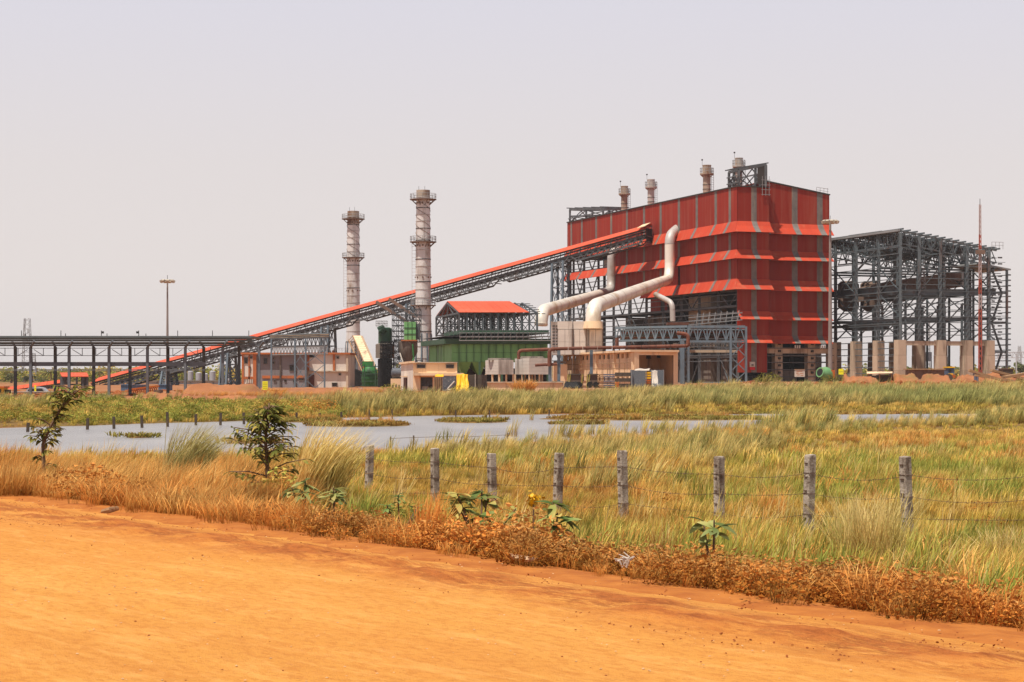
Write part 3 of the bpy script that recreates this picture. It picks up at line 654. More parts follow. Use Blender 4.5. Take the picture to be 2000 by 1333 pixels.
# ---------------------------------------------------------------- the two chimneys
def chimney(px, D, gz, prof, plats, bands, rust_to, label, spiral=True, flare=True, lad=None):
    c = V((XX(px, D), D, 0)); sc = D/F
    T = thing('steel_chimney', V((c.x, c.y, gz)), label, 'chimney', 'bare steel chimneys')
    def rad(y):
        for (y0, r0), (y1, r1) in zip(prof, prof[1:]):
            if y0 <= y <= y1: return (r0+(r1-r0)*(y-y0)/(y1-y0))*sc
        return prof[-1][1]*sc
    ybot = HY + (CZ-gz)/sc
    ys_ = [prof[0][0]] + bands + [ybot]
    for i, (y0, y1) in enumerate(zip(ys_, ys_[1:])):
        mt = M['stackrust'] if y0 < rust_to else M['stack']
        z1, z0 = ZZ(y0, D), ZZ(y1, D); pr = [(rad(y1), z0), (rad((y0+y1)/2), (z0+z1)/2), (rad(y0), z1)]
        if i == 0: pr += [(rad(y0)*.92, z1), (rad(y0)*.92, z1-1.2)]
        put(B().tube_prof(c, pr, 32, i > 0), 'shell_ring', mt, T, smooth=True)
        if i: put(B().tube_prof(c, [(rad(y0)+.02, z1-.07), (rad(y0)+.07, z1-.07), (rad(y0)+.07, z1+.07), (rad(y0)+.02, z1+.07)], 32, False), 'flange', M['dark'] if i % 3 == 2 or y0 in rust_bands else M['ductgrey'], T)
    for y, ro in plats: ring_platform(T, c, ZZ(y, D), rad(y)*.98, ro*sc, 16, 1.15, deck=M['hopper'])
    if spiral:
        y0, y1 = plats[0][0]+4, plats[1][0]-2; q = B()
        for ph in range(3):
            pts = []
            for k in range(41):
                y = y0+(y1-y0)*k/40; a = ph*2*math.pi/3 + k/40*2*math.pi*1.5; pts.append(c+V((math.cos(a)*rad(y)*1.03, math.sin(a)*rad(y)*1.03, ZZ(y, D))))
            q.tube(pts, .05, 4)
        put(q, 'helical_strake', M['hopper'], T)
    ladder(T, c+V((-rad(plats[1][0])-.35, -.3, 0)), ZZ(lad, D), ZZ(plats[1][0], D), V((1, 0, 0)), .75, M['ductgrey'])
    ladder(T, c+V((.35, -rad(plats[0][0])-.25, 0)), ZZ(plats[1][0], D), ZZ(plats[0][0], D), V((1, 0, 0)), .5, M['ductgrey'])
    if flare:
        yb = flare
        for k in range(10):
            a = 2*math.pi*(k+.3)/10; u = V((math.cos(a), math.sin(a), 0)); w_ = u.cross(ZU)*.12
            r0, r1 = rad(yb), rad(ybot); z1, z0 = ZZ(yb, D), gz
            put(B().prism([c+u*r0*.97+ZU*z1-w_, c+u*(r0*1.05)+ZU*z1-w_, c+u*(r1+1.1*sc*4)+ZU*z0-w_, c+u*r1*.97+ZU*z0-w_], w_*2), 'base_gusset', M['steelblue'] if flare < 690 else M['hopper'], T)
    q = B()
    for dx in (-.4, .15):
        q.beam(c+V((dx*rad(prof[0][0])*1.6, 0, ZZ(prof[0][0], D)-.1)), c+V((dx*rad(prof[0][0])*1.6, 0, ZZ(prof[0][0]-8, D))), .06)
    put(q, 'lightning_rod', M['dark'], T)
    q = B()
    for y in (plats[0][0]+6, plats[1][0]+6, bands[len(bands)//2]+5):     # flanged test ports
        for k in range(8):
            a = 2*math.pi*k/8; u = V((math.cos(a), math.sin(a), 0)); q.tube([c+u*rad(y)*.98+ZU*ZZ(y, D), c+u*(rad(y)+.14)+ZU*ZZ(y, D)], .18, 6)
    put(q, 'test_ports', M['hopper'], T, kind='stuff')
    return T
rust_bands = (506, 470)
chimney(826.5, 365, .3, [(372, 13.3), (395, 13.3), (470, 14.2), (507, 14.6), (600, 15.2), (634, 16), (660, 16.8), (768, 21.5)],
        [(391, 26), (474, 26), (598, 25)], [386, 407, 420, 433, 447, 470, 489, 507, 521, 537, 551, 566, 582, 598, 617, 633, 648, 677, 700], 376,
        'nearer and taller grey steel chimney with three ring platforms', flare=652, lad=596)
chimney(690, 440, .3, [(413, 11.5), (430, 11.8), (505, 12.4), (540, 12.4), (592, 12.8), (648, 13.2), (660, 14), (770, 18)],
        [(429, 22.5), (504.5, 22)], [424, 440, 452, 465, 478, 492, 505, 519, 535, 549, 563, 578, 592, 610, 629, 648, 668, 690, 712, 735], 432,
        'farther, shorter steel chimney with rusty top behind the conveyor', flare=668, lad=600)

# ---------------------------------------------------------------- flue ducts into the boiler house
def bend(p0, p1, p2, r, n=6):
    a = (p0-p1).normalized(); b = (p2-p1).normalized(); s0 = p1+a*r; s1 = p1+b*r
    return [s0.lerp(p1, k/n).lerp(p1.lerp(s1, k/n), k/n) for k in range(n+1)]
def duct(name, pts, rs, lab, bends, mats, grp, fl=4.5):
    T = thing(name, pts[0], lab, 'duct', grp); path = [(pts[0], rs[0])]
    for i in range(1, len(pts)-1):
        for p in bend(pts[i-1], pts[i], pts[i+1], bends[i-1]): path.append((p, rs[i]))
    path.append((pts[-1], rs[-1]))
    acc = []
    def flush():
        if len(acc) > 1: put(B().tube([a_[0] for a_ in acc], [a_[1] for a_ in acc], 20), 'duct_elbow', mats(acc[0][0]), T, smooth=True)
        acc.clear()
    for (p, r), (p2, r2) in zip(path, path[1:]):        # straight runs split into clad sections with seams, each elbow one piece
        L_ = (p2-p).length
        if L_ < 1.4*r and p is not path[0][0]:
            if not acc: acc.append((p, r))
            acc.append((p2, r2)); continue
        flush(); n = max(1, int(L_/fl))
        for k in range(n):
            a, c = p.lerp(p2, k/n), p.lerp(p2, (k+1)/n); ra, rc = r+(r2-r)*k/n, r+(r2-r)*(k+1)/n
            u = (c-a).normalized()*.02 if n > 1 else V((0,0,0))
            put(B().tube([a, c-u], [ra, rc], 20), 'duct_section', mats(a), T, smooth=True)
            if n > 1 and k % 2 == 1: put(B().tube([c-u*6, c+u*3], [rc*1.02, rc*1.02], 20, False), 'duct_band', M['ductgrey'] if k % 4 else M['hopper'], T)
    flush()
    return T
wp = lambda px, off: C0 + UL*solve_t(px, C0 - UR*off, UL) - UR*off
def at_z(p, py): return V((p.x, p.y, ZZ(py, p.y)))
w2 = wp(1308, 2.6); w2b = wp(1322, -.3)
def silver(p): return M['duct'] if p.z < 26 else M['ductgrey']
duct('flue_duct', [P(1158, 640, 303), P(1158, 600, 303), at_z(w2, 545), at_z(w2, 462), at_z(V((w2b.x, w2b.y, 0)), 447)], [1.22, 1.22, .98, .98, .85],
     'larger silver flue duct rising from the panelled box, bending up the red wall', [3.0, 3.2, 1.6], silver, 'silver flue ducts running to the red building')
w1 = wp(1194, 2.4)
duct('flue_duct', [P(1057, 632, 338), P(1058, 608, 338), at_z(w1, 568), at_z(w1, 492), at_z(w1+UR*2.2, 481)], [1.25, 1.15, .92, .86, .8],
     'smaller silver flue duct behind, with rusty elbow at its left end', [2.6, 3.0, 1.6], lambda p: M['duct'] if p.z < 19 else M['ductgrey'], 'silver flue ducts running to the red building')
duct('branch_duct', [P(1280, 575, 345), P(1313, 592, 340), P(1314, 628, 340)], [.45, .48, .48], 'thin grey branch pipe dropping below the larger flue duct', [1.2], lambda p: M['ductgrey'], None, 5)
# ---------------------------------------------------------------- open steel-framed building on the right
CF = V((XX(1758, 345), 345, 0)); GF = 1.35
def FL(s, t, z): p = CF + UR*s + UL*t; return V((p.x, p.y, z))
fb = thing('steel_frame_building', FL(0, 0, GF), 'unclad grey-green steel frame hall on concrete piers right of the red building', 'building frame')
zf = lambda py, D=345: ZZ(py, D)
Z0, ZR, ZP = zf(451), ZZ(490, 352), zf(664)
TL = [0, solve_t(1716, CF, UL), solve_t(1672, CF, UL)]; dT = TL[2]-TL[1]
TL += [TL[2]+dT*.95, TL[2]+dT*1.9]
SR = [0] + [ ( ((px-1000)/F*CF.y - CF.x)/(UR.x-(px-1000)/F*UR.y) ) for px in (1795, 1836, 1888, 1931)]
SE = ((1946-1000)/F*CF.y - CF.x)/(UR.x-(946/F)*UR.y)
rz = lambda s: Z0 + (ZR-Z0)*s/SE
for k, t in enumerate(TL):                     # main columns on three lines, each on a tall pier
    for j, s in enumerate((0, SR[2], SR[4]) if k else SR):
        top = rz(s)-.4
        put(B().ibeam(FL(s, t, ZP), FL(s, t, top), .55 if k == 0 else .5, .95 if j != 1 else .6), 'column', M['frame'], fb)
        if not (k == 0 and j == 1):
            for i_ in range(3):
                h_ = (ZP-GF+.6)/3; zb_ = GF-.6+h_*i_; w_ = .86-.03*i_
                put(B().prism([FL(s-w_, t-w_, zb_), FL(s+w_, t-w_, zb_), FL(s+w_, t+w_, zb_), FL(s-w_, t+w_, zb_)], V((0, 0, h_-.03))), 'pier_lift', M['conc'], fb)
for s in (3.0, SR[3]+2.6):                    # twin laced columns inside
    for k, t in enumerate(TL[1:4]):
        q = B(); q.ibeam(FL(s, t-2, GF), FL(s, t-2, zf(590)), .4, .45); q.ibeam(FL(s+1.5, t-2, GF), FL(s+1.5, t-2, zf(590)), .4, .45)
        z = GF+.5; i = 0
        while z < zf(600): q.beam(FL(s+1.5*(i % 2), t-2, z), FL(s+1.5*((i+1) % 2), t-2, z+1.2), .14); z += 1.2; i += 1
        put(q, 'laced_column', M['frame'], fb)
# roof trusses across the width and along the length
TT = TL[-1]+6
def tru(p0, p1, dep, n, w=.22):
    q = B(); q.beam(p0, p1, w*1.2, w*1.3); q.beam(p0-ZU*dep, p1-ZU*dep, w*1.1, w*1.1)
    for i in range(n):
        a, c = p0.lerp(p1, i/n), p0.lerp(p1, (i+1)/n); m_ = a.lerp(c, .5)
        q.beam(a-ZU*dep, m_, w*.6); q.beam(m_, c-ZU*dep, w*.6); q.beam(a, a-ZU*dep, w*.6)
    return q
for t in sorted(TL+[TL[1]/2, TL[1]+dT/2, TL[2]+dT/2]): put(tru(FL(-.4, t, rz(-.4)), FL(SE, t, rz(SE)), 2.3, 9), 'roof_truss', M['frame'], fb)
for s in (0, SR[2], SR[4]): put(tru(FL(s, -.5, rz(s)-.1), FL(s, TT, rz(s)-.1), 2.6, 12), 'eaves_truss', M['frame'], fb)
for k in range(15):
    s = SE*k/14+.05; put(B().beam(FL(s, -1.1, rz(s)+.28), FL(s, TT, rz(s)+.28), .16, .3), 'purlin', M['frame'], fb)
M['roofpale'] = mat('pale_grey_roof_sheet', (.30,.31,.31), (.24,.25,.25), .3, .5)
for k in range(6):
    t0, t1 = TT*k/6, TT*(k+1)/6-.05
    if k in (0, 3): continue
    put(B().slab([FL(0, t0+.3, rz(0)+.5), FL(SE*.93, t0+.3, rz(SE*.93)+.5), FL(SE*.93, t1, rz(SE*.93)+.5), FL(0, t1, rz(0)+.5)], .06), 'roof_sheet', M['roofpale'], fb)
put(B().pp(FL(-.7, -.4, Z0-.15), UR*.5, UL*TT, ZU*.4), 'gutter', M['roofpale'], fb)
# side rails: thin horizontals all round
q = B(); z = GF+1.6
while z < Z0-2.2:
    q.beam(FL(-.55, -.3, z), FL(-.55, TT, z), .11, .15)
    z += 1.15
put(q, 'side_rails', M['frame'], fb, kind='stuff')
q = B(); z = ZP+.9
while z < ZR-2.0:
    q.beam(FL(-.3, -.65, z), FL(SE+.5, -.65, z), .10, .13); z += 1.15
put(q, 'gable_rails', M['frame'], fb, kind='stuff')
q = B(); z = ZP+.4
while z < Z0-4:
    for s in SR[1:]: q.beam(FL(s+.3, -.5, z), FL(s+.95, -.5, z-.05), .12, .28)
    q.beam(FL(SE, -.5, z), FL(SE+.9, -.5, z), .12, .28); z += 1.15
put(q, 'rail_cleats', M['frame'], fb, kind='stuff')
q = B()
zz = [ZP+.2, zf(622), zf(571), zf(520), Z0-2.5]
for i in range(len(TL)-1):
    for z0, z1 in zip(zz, zz[1:]):
        if (i+int(z0)) % 2: q.beam(FL(.1, TL[i], z0), FL(.1, TL[i+1], z1), .18); q.beam(FL(.1, TL[i], z1), FL(.1, TL[i+1], z0), .18)
        q.beam(FL(SR[2], TL[i], z1), FL(SR[2], TL[i+1], z0), .16); q.beam(FL(SE-.4, TL[i], z0), FL(SE-.4, TL[i+1], z1), .16); q.beam(FL(SE-.4, TL[i], z1), FL(SE-.4, TL[i+1], z0), .16)
for t in TL[1:]:
    for z in zz[1:4]: q.beam(FL(0, t, z), FL(SE, t, z), .2, .35)
    q.beam(FL(0, t, zz[1]), FL(SR[2], t, zz[2]), .16); q.beam(FL(SR[2], t, zz[1]), FL(SE, t, zz[2]), .16)
for k in range(9):
    z = ZP+2+k*1.9; q.beam(FL(SE-.2, -.3, z), FL(SE-.2, TT, z), .1, .14)
put(q, 'inner_bracing', M['frame'], fb, kind='stuff')
for s, t in ((SR[1], TL[1]), (SR[3], TL[1]), (SR[3], TL[2]), (SR[1], TL[3]), (SR[3], TL[3]), (SE, TL[1]), (SE, TL[2]), (SE, TL[3])): put(B().ibeam(FL(s, t, GF), FL(s, t, rz(s)-1), .35, .5), 'column', M['frame'], fb)
# crane girders and gable beams
for s, py in ((1.0, 563), (SR[4]-1, 567)): put(B().ibeam(FL(s, -.2, zf(py)), FL(s, TT, zf(py)), .6, 1.3), 'crane_girder', M['frame'], fb)
put(B().ibeam(FL(0, .2, zf(571)), FL(SE, .2, ZZ(571, 350)), .5, 1.2), 'gable_beam', M['frame'], fb)
put(B().ibeam(FL(0, .2, zf(622)), FL(SE, .2, ZZ(622, 350)), .25, .45), 'gable_beam', M['frame'], fb)
put(B().ibeam(FL(-.2, 0, zf(625)), FL(-.2, TT, zf(625)), .25, .45), 'side_beam', M['frame'], fb)
put(B().ibeam(FL(-.2, 0, zf(634)), FL(-.2, TT, zf(634)), .2, .4), 'side_beam', M['frame'], fb)
for a, c in ((0, 1), (1, 2), (2, 3), (3, 4)): put(B().pp(FL(SR[a]+(.9 if a != 1 else 0), 0, ZP-1.0), UR*(SR[c]-SR[a]-1.8+(.9 if a == 1 else 0)+(.9 if c == 1 else 0)), UL*.6, ZU*.8), 'tie_beam', M['conc'], fb)
# the big crane box girder lying across, and its end plates
p0, p1 = P(1772, 564, 356), P(1896, 546, 366)
put(B().pp(p0-ZU*1.2, p1-p0, V((-.8, 2.4, 0)), ZU*3.0), 'bridge_crane_girder', M['hopper'], fb)
for f in (.25, .55, .85): put(B().pp(p0.lerp(p1, f)-ZU*1.25+V((0,-.1,0)), (p1-p0).normalized()*.7, V((0,-.08,0)), ZU*3.1), 'girder_plate', M['railing'], fb)
p0, p1 = P(1652, 583, 372), P(1756, 560, 360)
put(B().pp(p0-ZU*1.3, p1-p0, V((-.8, 2, 0)), ZU*2.6), 'bridge_crane_girder', M['hopper'], fb)
# rusty hoppers slung inside on the left
for px in (1657, 1701):
    c = V((XX(px, 372), 372, 0))
    put(B().tube_prof(c, [(.9, ZZ(609, 372)), (2.1, ZZ(600, 372)), (2.1, ZZ(556, 372)), (1.5, ZZ(550, 372))], 14, True), 'hopper', M['hopper'], fb, smooth=True)
put(B().pp(FL(3, 26, zf(632)), UR*.5, UL*.5, ZU*.5), 'block', M['hopper'], fb)
# dark plant behind the left side
put(B().pp(FL(2, TL[2]+3, zf(640)), UR*7, UL*5, ZU*1.2), 'machine_deck', M['steel'], fb)
# lean-to on the far right
q = []
zl = ZZ(527, 356)
for s, t in ((SE+2.6, .5), (SE+2.6, 9), (SE+.2, 9)): put(B().ibeam(FL(s, t, GF), FL(s, t, zl), .4, .5), 'lean_to_column', M['frame'], fb)
put(B().slab([FL(SR[4]-2, .2, zl+1.0), FL(SE+3.2, .2, zl), FL(SE+3.2, 10, zl), FL(SR[4]-2, 10, zl+1.0)], .3), 'lean_to_roof', M['roofpale'], fb)
q = B(); z = GF+1
while z < zl: q.beam(FL(SE+2.4, .3, z), FL(SE+3.3, .3, z), .16, .26); q.beam(FL(SE+2.9, .3, z), FL(SE+2.9, 9.5, z), .1, .14); z += 1.0
zz = [GF, 7, 12.5, 18, zl]
for i in range(4):
    f = (SE+.3, SE+2.5); q.beam(FL(f[i % 2], 2, zz[i]), FL(f[(i+1) % 2], 2, zz[i+1]), .3); q.beam(FL(SE, 1, zz[i+1]), FL(SE+2.6, 1, zz[i+1]), .35)
    q.beam(FL(SE, 1, zz[i+1]+1.2), FL(SE+2.6, 1, zz[i+1]+1.2), .08)
put(q, 'lean_to_bracing', M['frame'], fb, kind='stuff')
q = B()
for k in range(4): q.beam(FL(SE-1.5+k*.8, -.8, ZR+.2), FL(SE-1.5+k*.8, -.8, ZR+1.5), .06)
q.beam(FL(SE-1.5, -.8, ZR+1.5), FL(SE+1, -.8, ZR+1.5), .06); q.beam(FL(SE-1.5, -.8, ZR+.9), FL(SE+1, -.8, ZR+.9), .05)
put(q, 'roof_railing', M['railing'], fb)

# red and white lattice mast in front of it
M['mastpale'] = mat('faded_mast_paint', (.50,.40,.38), (.44,.33,.31), 1, .6)
D = 325; mx_ = XX(1914, D); g = 1.2
ms = thing('lattice_mast', V((mx_, D, g)), 'slender red and white lattice mast rising above the steel frame hall', 'mast')
ztop = ZZ(400, D); nseg = 12
for k in range(nseg):
    z0, z1 = g+(ztop-g)*k/nseg, g+(ztop-g)*(k+1)/nseg; q = B()
    wd = lambda z: .30-.17*(z-g)/(ztop-g)
    cs = [(-1, -.6), (1, -.6), (0, 1)]
    for i in range(3):
        a, c = cs[i], cs[(i+1) % 3]
        q.beam(V((mx_+a[0]*wd(z0), D+a[1]*wd(z0), z0)), V((mx_+a[0]*wd(z1), D+a[1]*wd(z1), z1)), .11)
        for j in range(3):
            za, zb_ = z0+(z1-z0)*j/3, z0+(z1-z0)*(j+1)/3
            q.beam(V((mx_+a[0]*wd(za), D+a[1]*wd(za), za)), V((mx_+c[0]*wd(zb_), D+c[1]*wd(zb_), zb_)), .06)
    put(q, 'mast_section', M['redwhite'] if k % 3 == 0 or k < 5 else M['mastpale'], ms)
put(B().beam(V((mx_, D, ztop)), V((mx_, D, ztop+1.0)), .08), 'mast_rod', M['dark'], ms)
put(B().box(V((mx_, D-.2, ZZ(497, D))), 1.5, .6, .7), 'mast_box', M['hopper'], ms)

# ---------------------------------------------------------------- high-mast floodlights
def high_mast(px, pyt, D, g, r0, label, nl=10, R=1.05):
    c = V((XX(px, D), D, 0)); T = thing('floodlight_mast', V((c.x, c.y, g)), label, 'light mast', 'high floodlight masts')
    zt = ZZ(pyt, D); n = 5
    for k in range(n):
        z0, z1 = g+(zt-g)*k/n, g+(zt-g)*(k+1)/n; put(B().tube_prof(c, [(r0*(1-.55*k/n), z0), (r0*(1-.55*(k+1)/n)*1.02, z1)], 12, True), 'mast_tube', M['fpole'], T, smooth=True)
    q = B(); q.tube([c+V((math.cos(2*math.pi*k/16)*R*.7, math.sin(2*math.pi*k/16)*R*.7, zt+.1)) for k in range(17)], .07, 5, False)
    for k in range(4): q.beam(c+ZU*(zt+.1), c+V((math.cos(k*1.57)*R*.7, math.sin(k*1.57)*R*.7, zt+.1)), .08)
    put(q, 'lamp_ring', M['fpole'], T)
    for k in range(nl):
        a = 2*math.pi*k/nl; u = V((math.cos(a), math.sin(a), 0)); t_ = V((-u.y, u.x, 0)); p = c+u*R*.8+ZU*(zt-.12)
        q = B().pp(p-t_*.24, t_*.48, u*.34-ZU*.2, ZU*.34+u*.14); f = put(q, 'floodlight', M['lamp'], T)
    put(B().beam(c+ZU*zt, c+ZU*(zt+.9), .06), 'lightning_rod', M['dark'], T)
M['fpole'] = mat('galvanised_mast', (.30,.25,.225), (.25,.21,.19), 1, .5, .2)
high_mast(1621.5, 433, 290, 1.1, .36, 'tall floodlight mast with a ring of lamps in front of the red building', 12, 1.15)
high_mast(327, 549, 300, .3, .26, 'floodlight mast standing behind the grey pipe rack on the left', 9, .95)
# distant telecom towers
def lattice(px, pyt, D, wt, wb, label, mtl='fgrey', g=.3, name='telecom_tower'):
    c = V((XX(px, D), D, 0)); T = thing(name, V((c.x, c.y, g)), label, 'tower'); zt = ZZ(pyt, D); q = B(); n = 14
    w = lambda f: wb+(wt-wb)*f
    cs = [(-1,-1),(1,-1),(1,1),(-1,1)]
    for k in range(n):
        f0, f1 = k/n, (k+1)/n; z0, z1 = g+(zt-g)*f0, g+(zt-g)*f1
        for i in range(4):
            a, b_ = cs[i], cs[(i+1) % 4]; A0 = c+V((a[0]*w(f0), a[1]*w(f0), z0)); A1 = c+V((a[0]*w(f1), a[1]*w(f1), z1)); B1 = c+V((b_[0]*w(f1), b_[1]*w(f1), z1))
            q.beam(A0, A1, .16*D/500); q.beam(A0, B1, .09*D/500)
    put(q, 'tower_lattice', M[mtl], T)
    for k in range(5): put(B().box(c+V((rnd.uniform(-.8,.8)*wt*2, -.5, zt-2-k*1.8)), .5, .3, 1.6), 'antenna', M['fgrey'], T)
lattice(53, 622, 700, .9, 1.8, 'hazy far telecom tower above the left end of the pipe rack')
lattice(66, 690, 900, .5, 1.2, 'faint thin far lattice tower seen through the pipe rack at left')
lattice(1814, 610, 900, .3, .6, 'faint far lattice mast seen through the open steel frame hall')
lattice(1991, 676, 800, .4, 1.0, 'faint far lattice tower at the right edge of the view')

# ---------------------------------------------------------------- pipe rack on the left
gr = thing('pipe_rack', P(250, 775, 195) , 'long grey steel rack with dark flat roof and double row of posts', 'rack')
DF, DB = 193.0, 199.0; g = -.05
fx = [-15, 60, 135, 213, 288, 362, 435, 506]; bx = [-45, 30, 108, 183, 254, 328, 398, 467]
for px in fx: put(B().ibeam(V((XX(px, DF), DF, g)), V((XX(px, DF), DF, ZZ(678, DF))), .26, .30), 'column', M['rack'], gr); put(B().box(V((XX(px, DF), DF, g)), .6, .6, .35), 'base_plate', M['rack'], gr)
for px in bx: put(B().ibeam(V((XX(px, DB), DB, g)), V((XX(px, DB), DB, ZZ(678, DB))), .28, .34), 'column', M['rack'], gr)
for a, b_ in zip(fx, bx):
    q = B(); A = V((XX(a, DF), DF, ZZ(679, DF))); Bq = V((XX(b_, DB), DB, ZZ(679, DB)))
    q.beam(A, A-(Bq-A)*.22+ZU*.65, .16, .2); q.beam(Bq, Bq-(A-Bq)*.22+ZU*.65, .16, .2)
    put(q, 'portal_knee', M['rack'], gr)
def rb(py0, py1, D, dep, mt, nm, x0=-70, x1=492, n=8):
    for k in range(n):
        a, c = x0+(x1-x0)*k/n, x0+(x1-x0)*(k+1)/n-.15
        put(B().pp(V((XX(a, D), D, ZZ(py1, D))), V((XX(c, D)-XX(a, D), 0, 0)), V((0, dep, 0)), ZU*(ZZ(py0, D)-ZZ(py1, D))), nm, mt, gr)
M['rackpale'] = mat('rack_underside_pale', (.30,.31,.31), (.25,.26,.26), .5, .6)
rb(656.5, 660, DF-.9, 7.6, M['rackroof'], 'roof_panel')
rb(660.3, 663.5, DF-.75, .2, M['rackroof'], 'fascia_rail'); rb(663.8, 667.5, DF-.6, .2, M['rackroof'], 'fascia_rail')
rb(668.5, 673, DF+.4, .3, M['rackpale'], 'gutter_beam', x1=500); rb(673.5, 676.5, DF+.1, .35, M['rack'], 'top_beam', x1=510)
rb(707.5, 715.5, DF+.25, .3, M['rack'], 'middle_beam', x1=400); rb(708.5, 714.5, DB-.2, .3, M['rack'], 'middle_beam', x1=400)
q = B()
for D in (DF, DB):
    for py in (680.5, 695, 722, 724.5): q.beam(V((XX(-60, D), D, ZZ(py, D))), V((XX(400, D), D, ZZ(py, D))), .06)
for i in range(len(fx)-2):
    a, c = fx[i], fx[i+1]
    for f0, y0, f1, y1 in ((.08, 683, .33, 695), (.92, 683, .67, 695)):
        q.beam(V((XX(a+(c-a)*f0, DF), DF, ZZ(y0, DF))), V((XX(a+(c-a)*f1, DF), DF, ZZ(y1, DF))), .06)
    for f in (.33, .67): q.beam(V((XX(a+(c-a)*f, DF), DF, ZZ(680, DF))), V((XX(a+(c-a)*f, DF), DF, ZZ(695, DF))), .06)
put(q, 'rack_bracing', M['rack'], gr, kind='stuff')
for i, px in enumerate((42, 119, 198, 271, 347, 415, 486, 50, 128, 209, 285)):
    q = B(); D = DF+1; p = P(px, 656.5, D); h = .55 if i < 7 else .25; q.beam(p, p+ZU*h, .06)
    if i in (2, 3): q.box(p+ZU*(h*.45)+V((.12 if i == 2 else -.12, 0, 0)), .26, .14, .22)
    put(q, 'roof_rod', M['dark'], gr)

# ---------------------------------------------------------------- generic front-facing bits
def fr(px0, px1, py0, py1, D, dep=1.0, d=None):
    x0, x1 = XX(px0, D), XX(px1, D); return B().pp(V((x0, D, ZZ(py1, D))), V((x1-x0, 0, 0)), d if d is not None else V((0, dep, 0)), ZU*(ZZ(py0, D)-ZZ(py1, D)))
def win(par, px0, px1, py0, py1, D, mt='glass'):
    f = put(fr(px0, px1, py0, py1, D-.05, .05), 'window', M[mt], par)
    w = .07; q = B(); x0, x1, z0, z1 = XX(px0, D), XX(px1, D), ZZ(py1, D), ZZ(py0, D)
    q.pp((x0-w, D-.12, z0-w), V((x1-x0+2*w, 0, 0)), V((0, .1, 0)), ZU*w); q.pp((x0-w*1.5, D-.2, z1), V((x1-x0+3*w, 0, 0)), V((0, .18, 0)), ZU*w)
    q.pp((x0-w, D-.12, z0), V((w, 0, 0)), V((0, .1, 0)), ZU*(z1-z0)); q.pp((x1, D-.12, z0), V((w, 0, 0)), V((0, .1, 0)), ZU*(z1-z0))
    put(q, 'window_frame', M['concdark'], f if False else par); return f

# two-storey building with orange bands
D = 335
ob = thing('banded_building', P(580, 775, D), 'two-storey grey and white building with orange bands behind the lattice trestle', 'building')
M['greywall'] = mat('grey_rendered_wall', (.27,.245,.25), (.22,.20,.205), .3, .9, dirt=(.17,.15,.14), damt=.4, dscale=.4)
put(fr(501, 599, 693, 780, D, 14), 'wall', M['greywall'], ob)
put(fr(472, 500.5, 693, 780, D-.3, 14), 'wall', M['white'], ob)
put(fr(599.5, 682, 690.5, 780, D+1.2, 12), 'wall', M['white'], ob)
for a, c in ((470, 601), (599, 684)): put(fr(a, c, 689, 692.5, D-.8 if a < 500 else D+.7, 14), 'parapet', M['orange'], ob)
for a, c, y0, y1, dd in ((494, 500.5, 693, 780, -.5), (599.5, 604, 693, 726, 1.0), (650, 654.5, 693, 724, 1.0), (472, 476, 693, 780, -.5), (472, 500, 736, 741, -.45), (512, 597, 734, 739.5, -.12), (485, 488, 693, 780, -.45)):
    put(fr(a, c, y0, y1, D+dd, .12), 'orange_band', M['orange'], ob)
for a in (546, 575): put(fr(a, a+3, 693, 780, D-.25, .3), 'pilaster', M['concdark'], ob)
put(fr(600, 680, 724.5, 726.5, D+.7, .5), 'floor_ledge', M['conc'], ob); put(fr(676, 680, 693, 780, D+.9, .3), 'pilaster', M['conc'], ob)
for a, c, y0, y1, dd in ((515, 522, 700, 711, 0), (532.5, 536, 707, 711, 0), (566, 577, 714, 724.5, 0), (533, 535.5, 699, 702, 0), (584, 593, 738.5, 742.5, 0), (535, 538, 743, 746, 0), (556, 558.5, 743, 746, 0), (573, 575.5, 743, 746, 0), (604, 614, 694, 698, 1.2), (658, 661.5, 697, 700.5, 1.2), (662, 665.5, 730, 733, 1.2), (649, 658, 748.5, 755, 1.2), (486, 489, 717, 728, -.3), (478, 483, 699, 710, -.3), (487, 492, 697, 700, -.3)):
    win(ob, a, c, y0, y1, D+dd)
put(fr(603.5, 613.5, 732, 762, D+.9, .3), 'door', M['door'], ob); put(fr(600.5, 602.5, 728, 768, D+.9, .3), 'door_post', M['whitesign'], ob)
for a in (480, 484, 488, 492): put(fr(a, a+2.6, 741.5, 749, D-.5, .15), 'louvre', M['whitesign'], ob)
q = B()
for k in range(14): p = P(602+k*6, 690, D+2); q.beam(p, p+ZU*.9, .05)
q.beam(P(602, 680.5, D+2), P(682, 680.5, D+2), .05); q.beam(P(602, 684, D+2), P(682, 684, D+2), .04); put(q, 'roof_railing', M['railing'], ob)
put(fr(648, 652, 685, 691, D+2, 1), 'roof_tank', M['door'], ob)
# lattice bridge and dark shed roof in front of it
lb = thing('lattice_bridge', P(575, 775, 318), 'dense dark lattice bridge crossing in front of the orange-banded building', 'pipe bridge')
for a, c, y0, dep in ((530, 640, 662, 2.4),):
    for dd in (0, 2.5):
        p0, p1 = P(a, y0, 318+dd), P(c, y0-2, 318+dd); put(tru(p0, p1, 1.3, 14, .2), 'bridge_truss', M['steel'], lb); put(tru(p0-ZU*1.5, p1-ZU*1.5, 1.2, 18, .16), 'bridge_truss', M['railing'], lb)
for px in (530, 576, 597, 634):
    for dd in (0, 2.5): p = P(px, 662, 318+dd); put(B().ibeam(V((p.x, p.y, 0)), p, .26, .3), 'bridge_column', M['steelblue'], lb)
q = B()
for a, c in ((576, 597), (597, 634)):
    for y0, y1 in ((682, 712), (712, 742), (742, 775)): q.beam(P(a, y0, 318), P(c, y1, 318), .1); q.beam(P(a, y1, 318), P(c, y0, 318), .1)
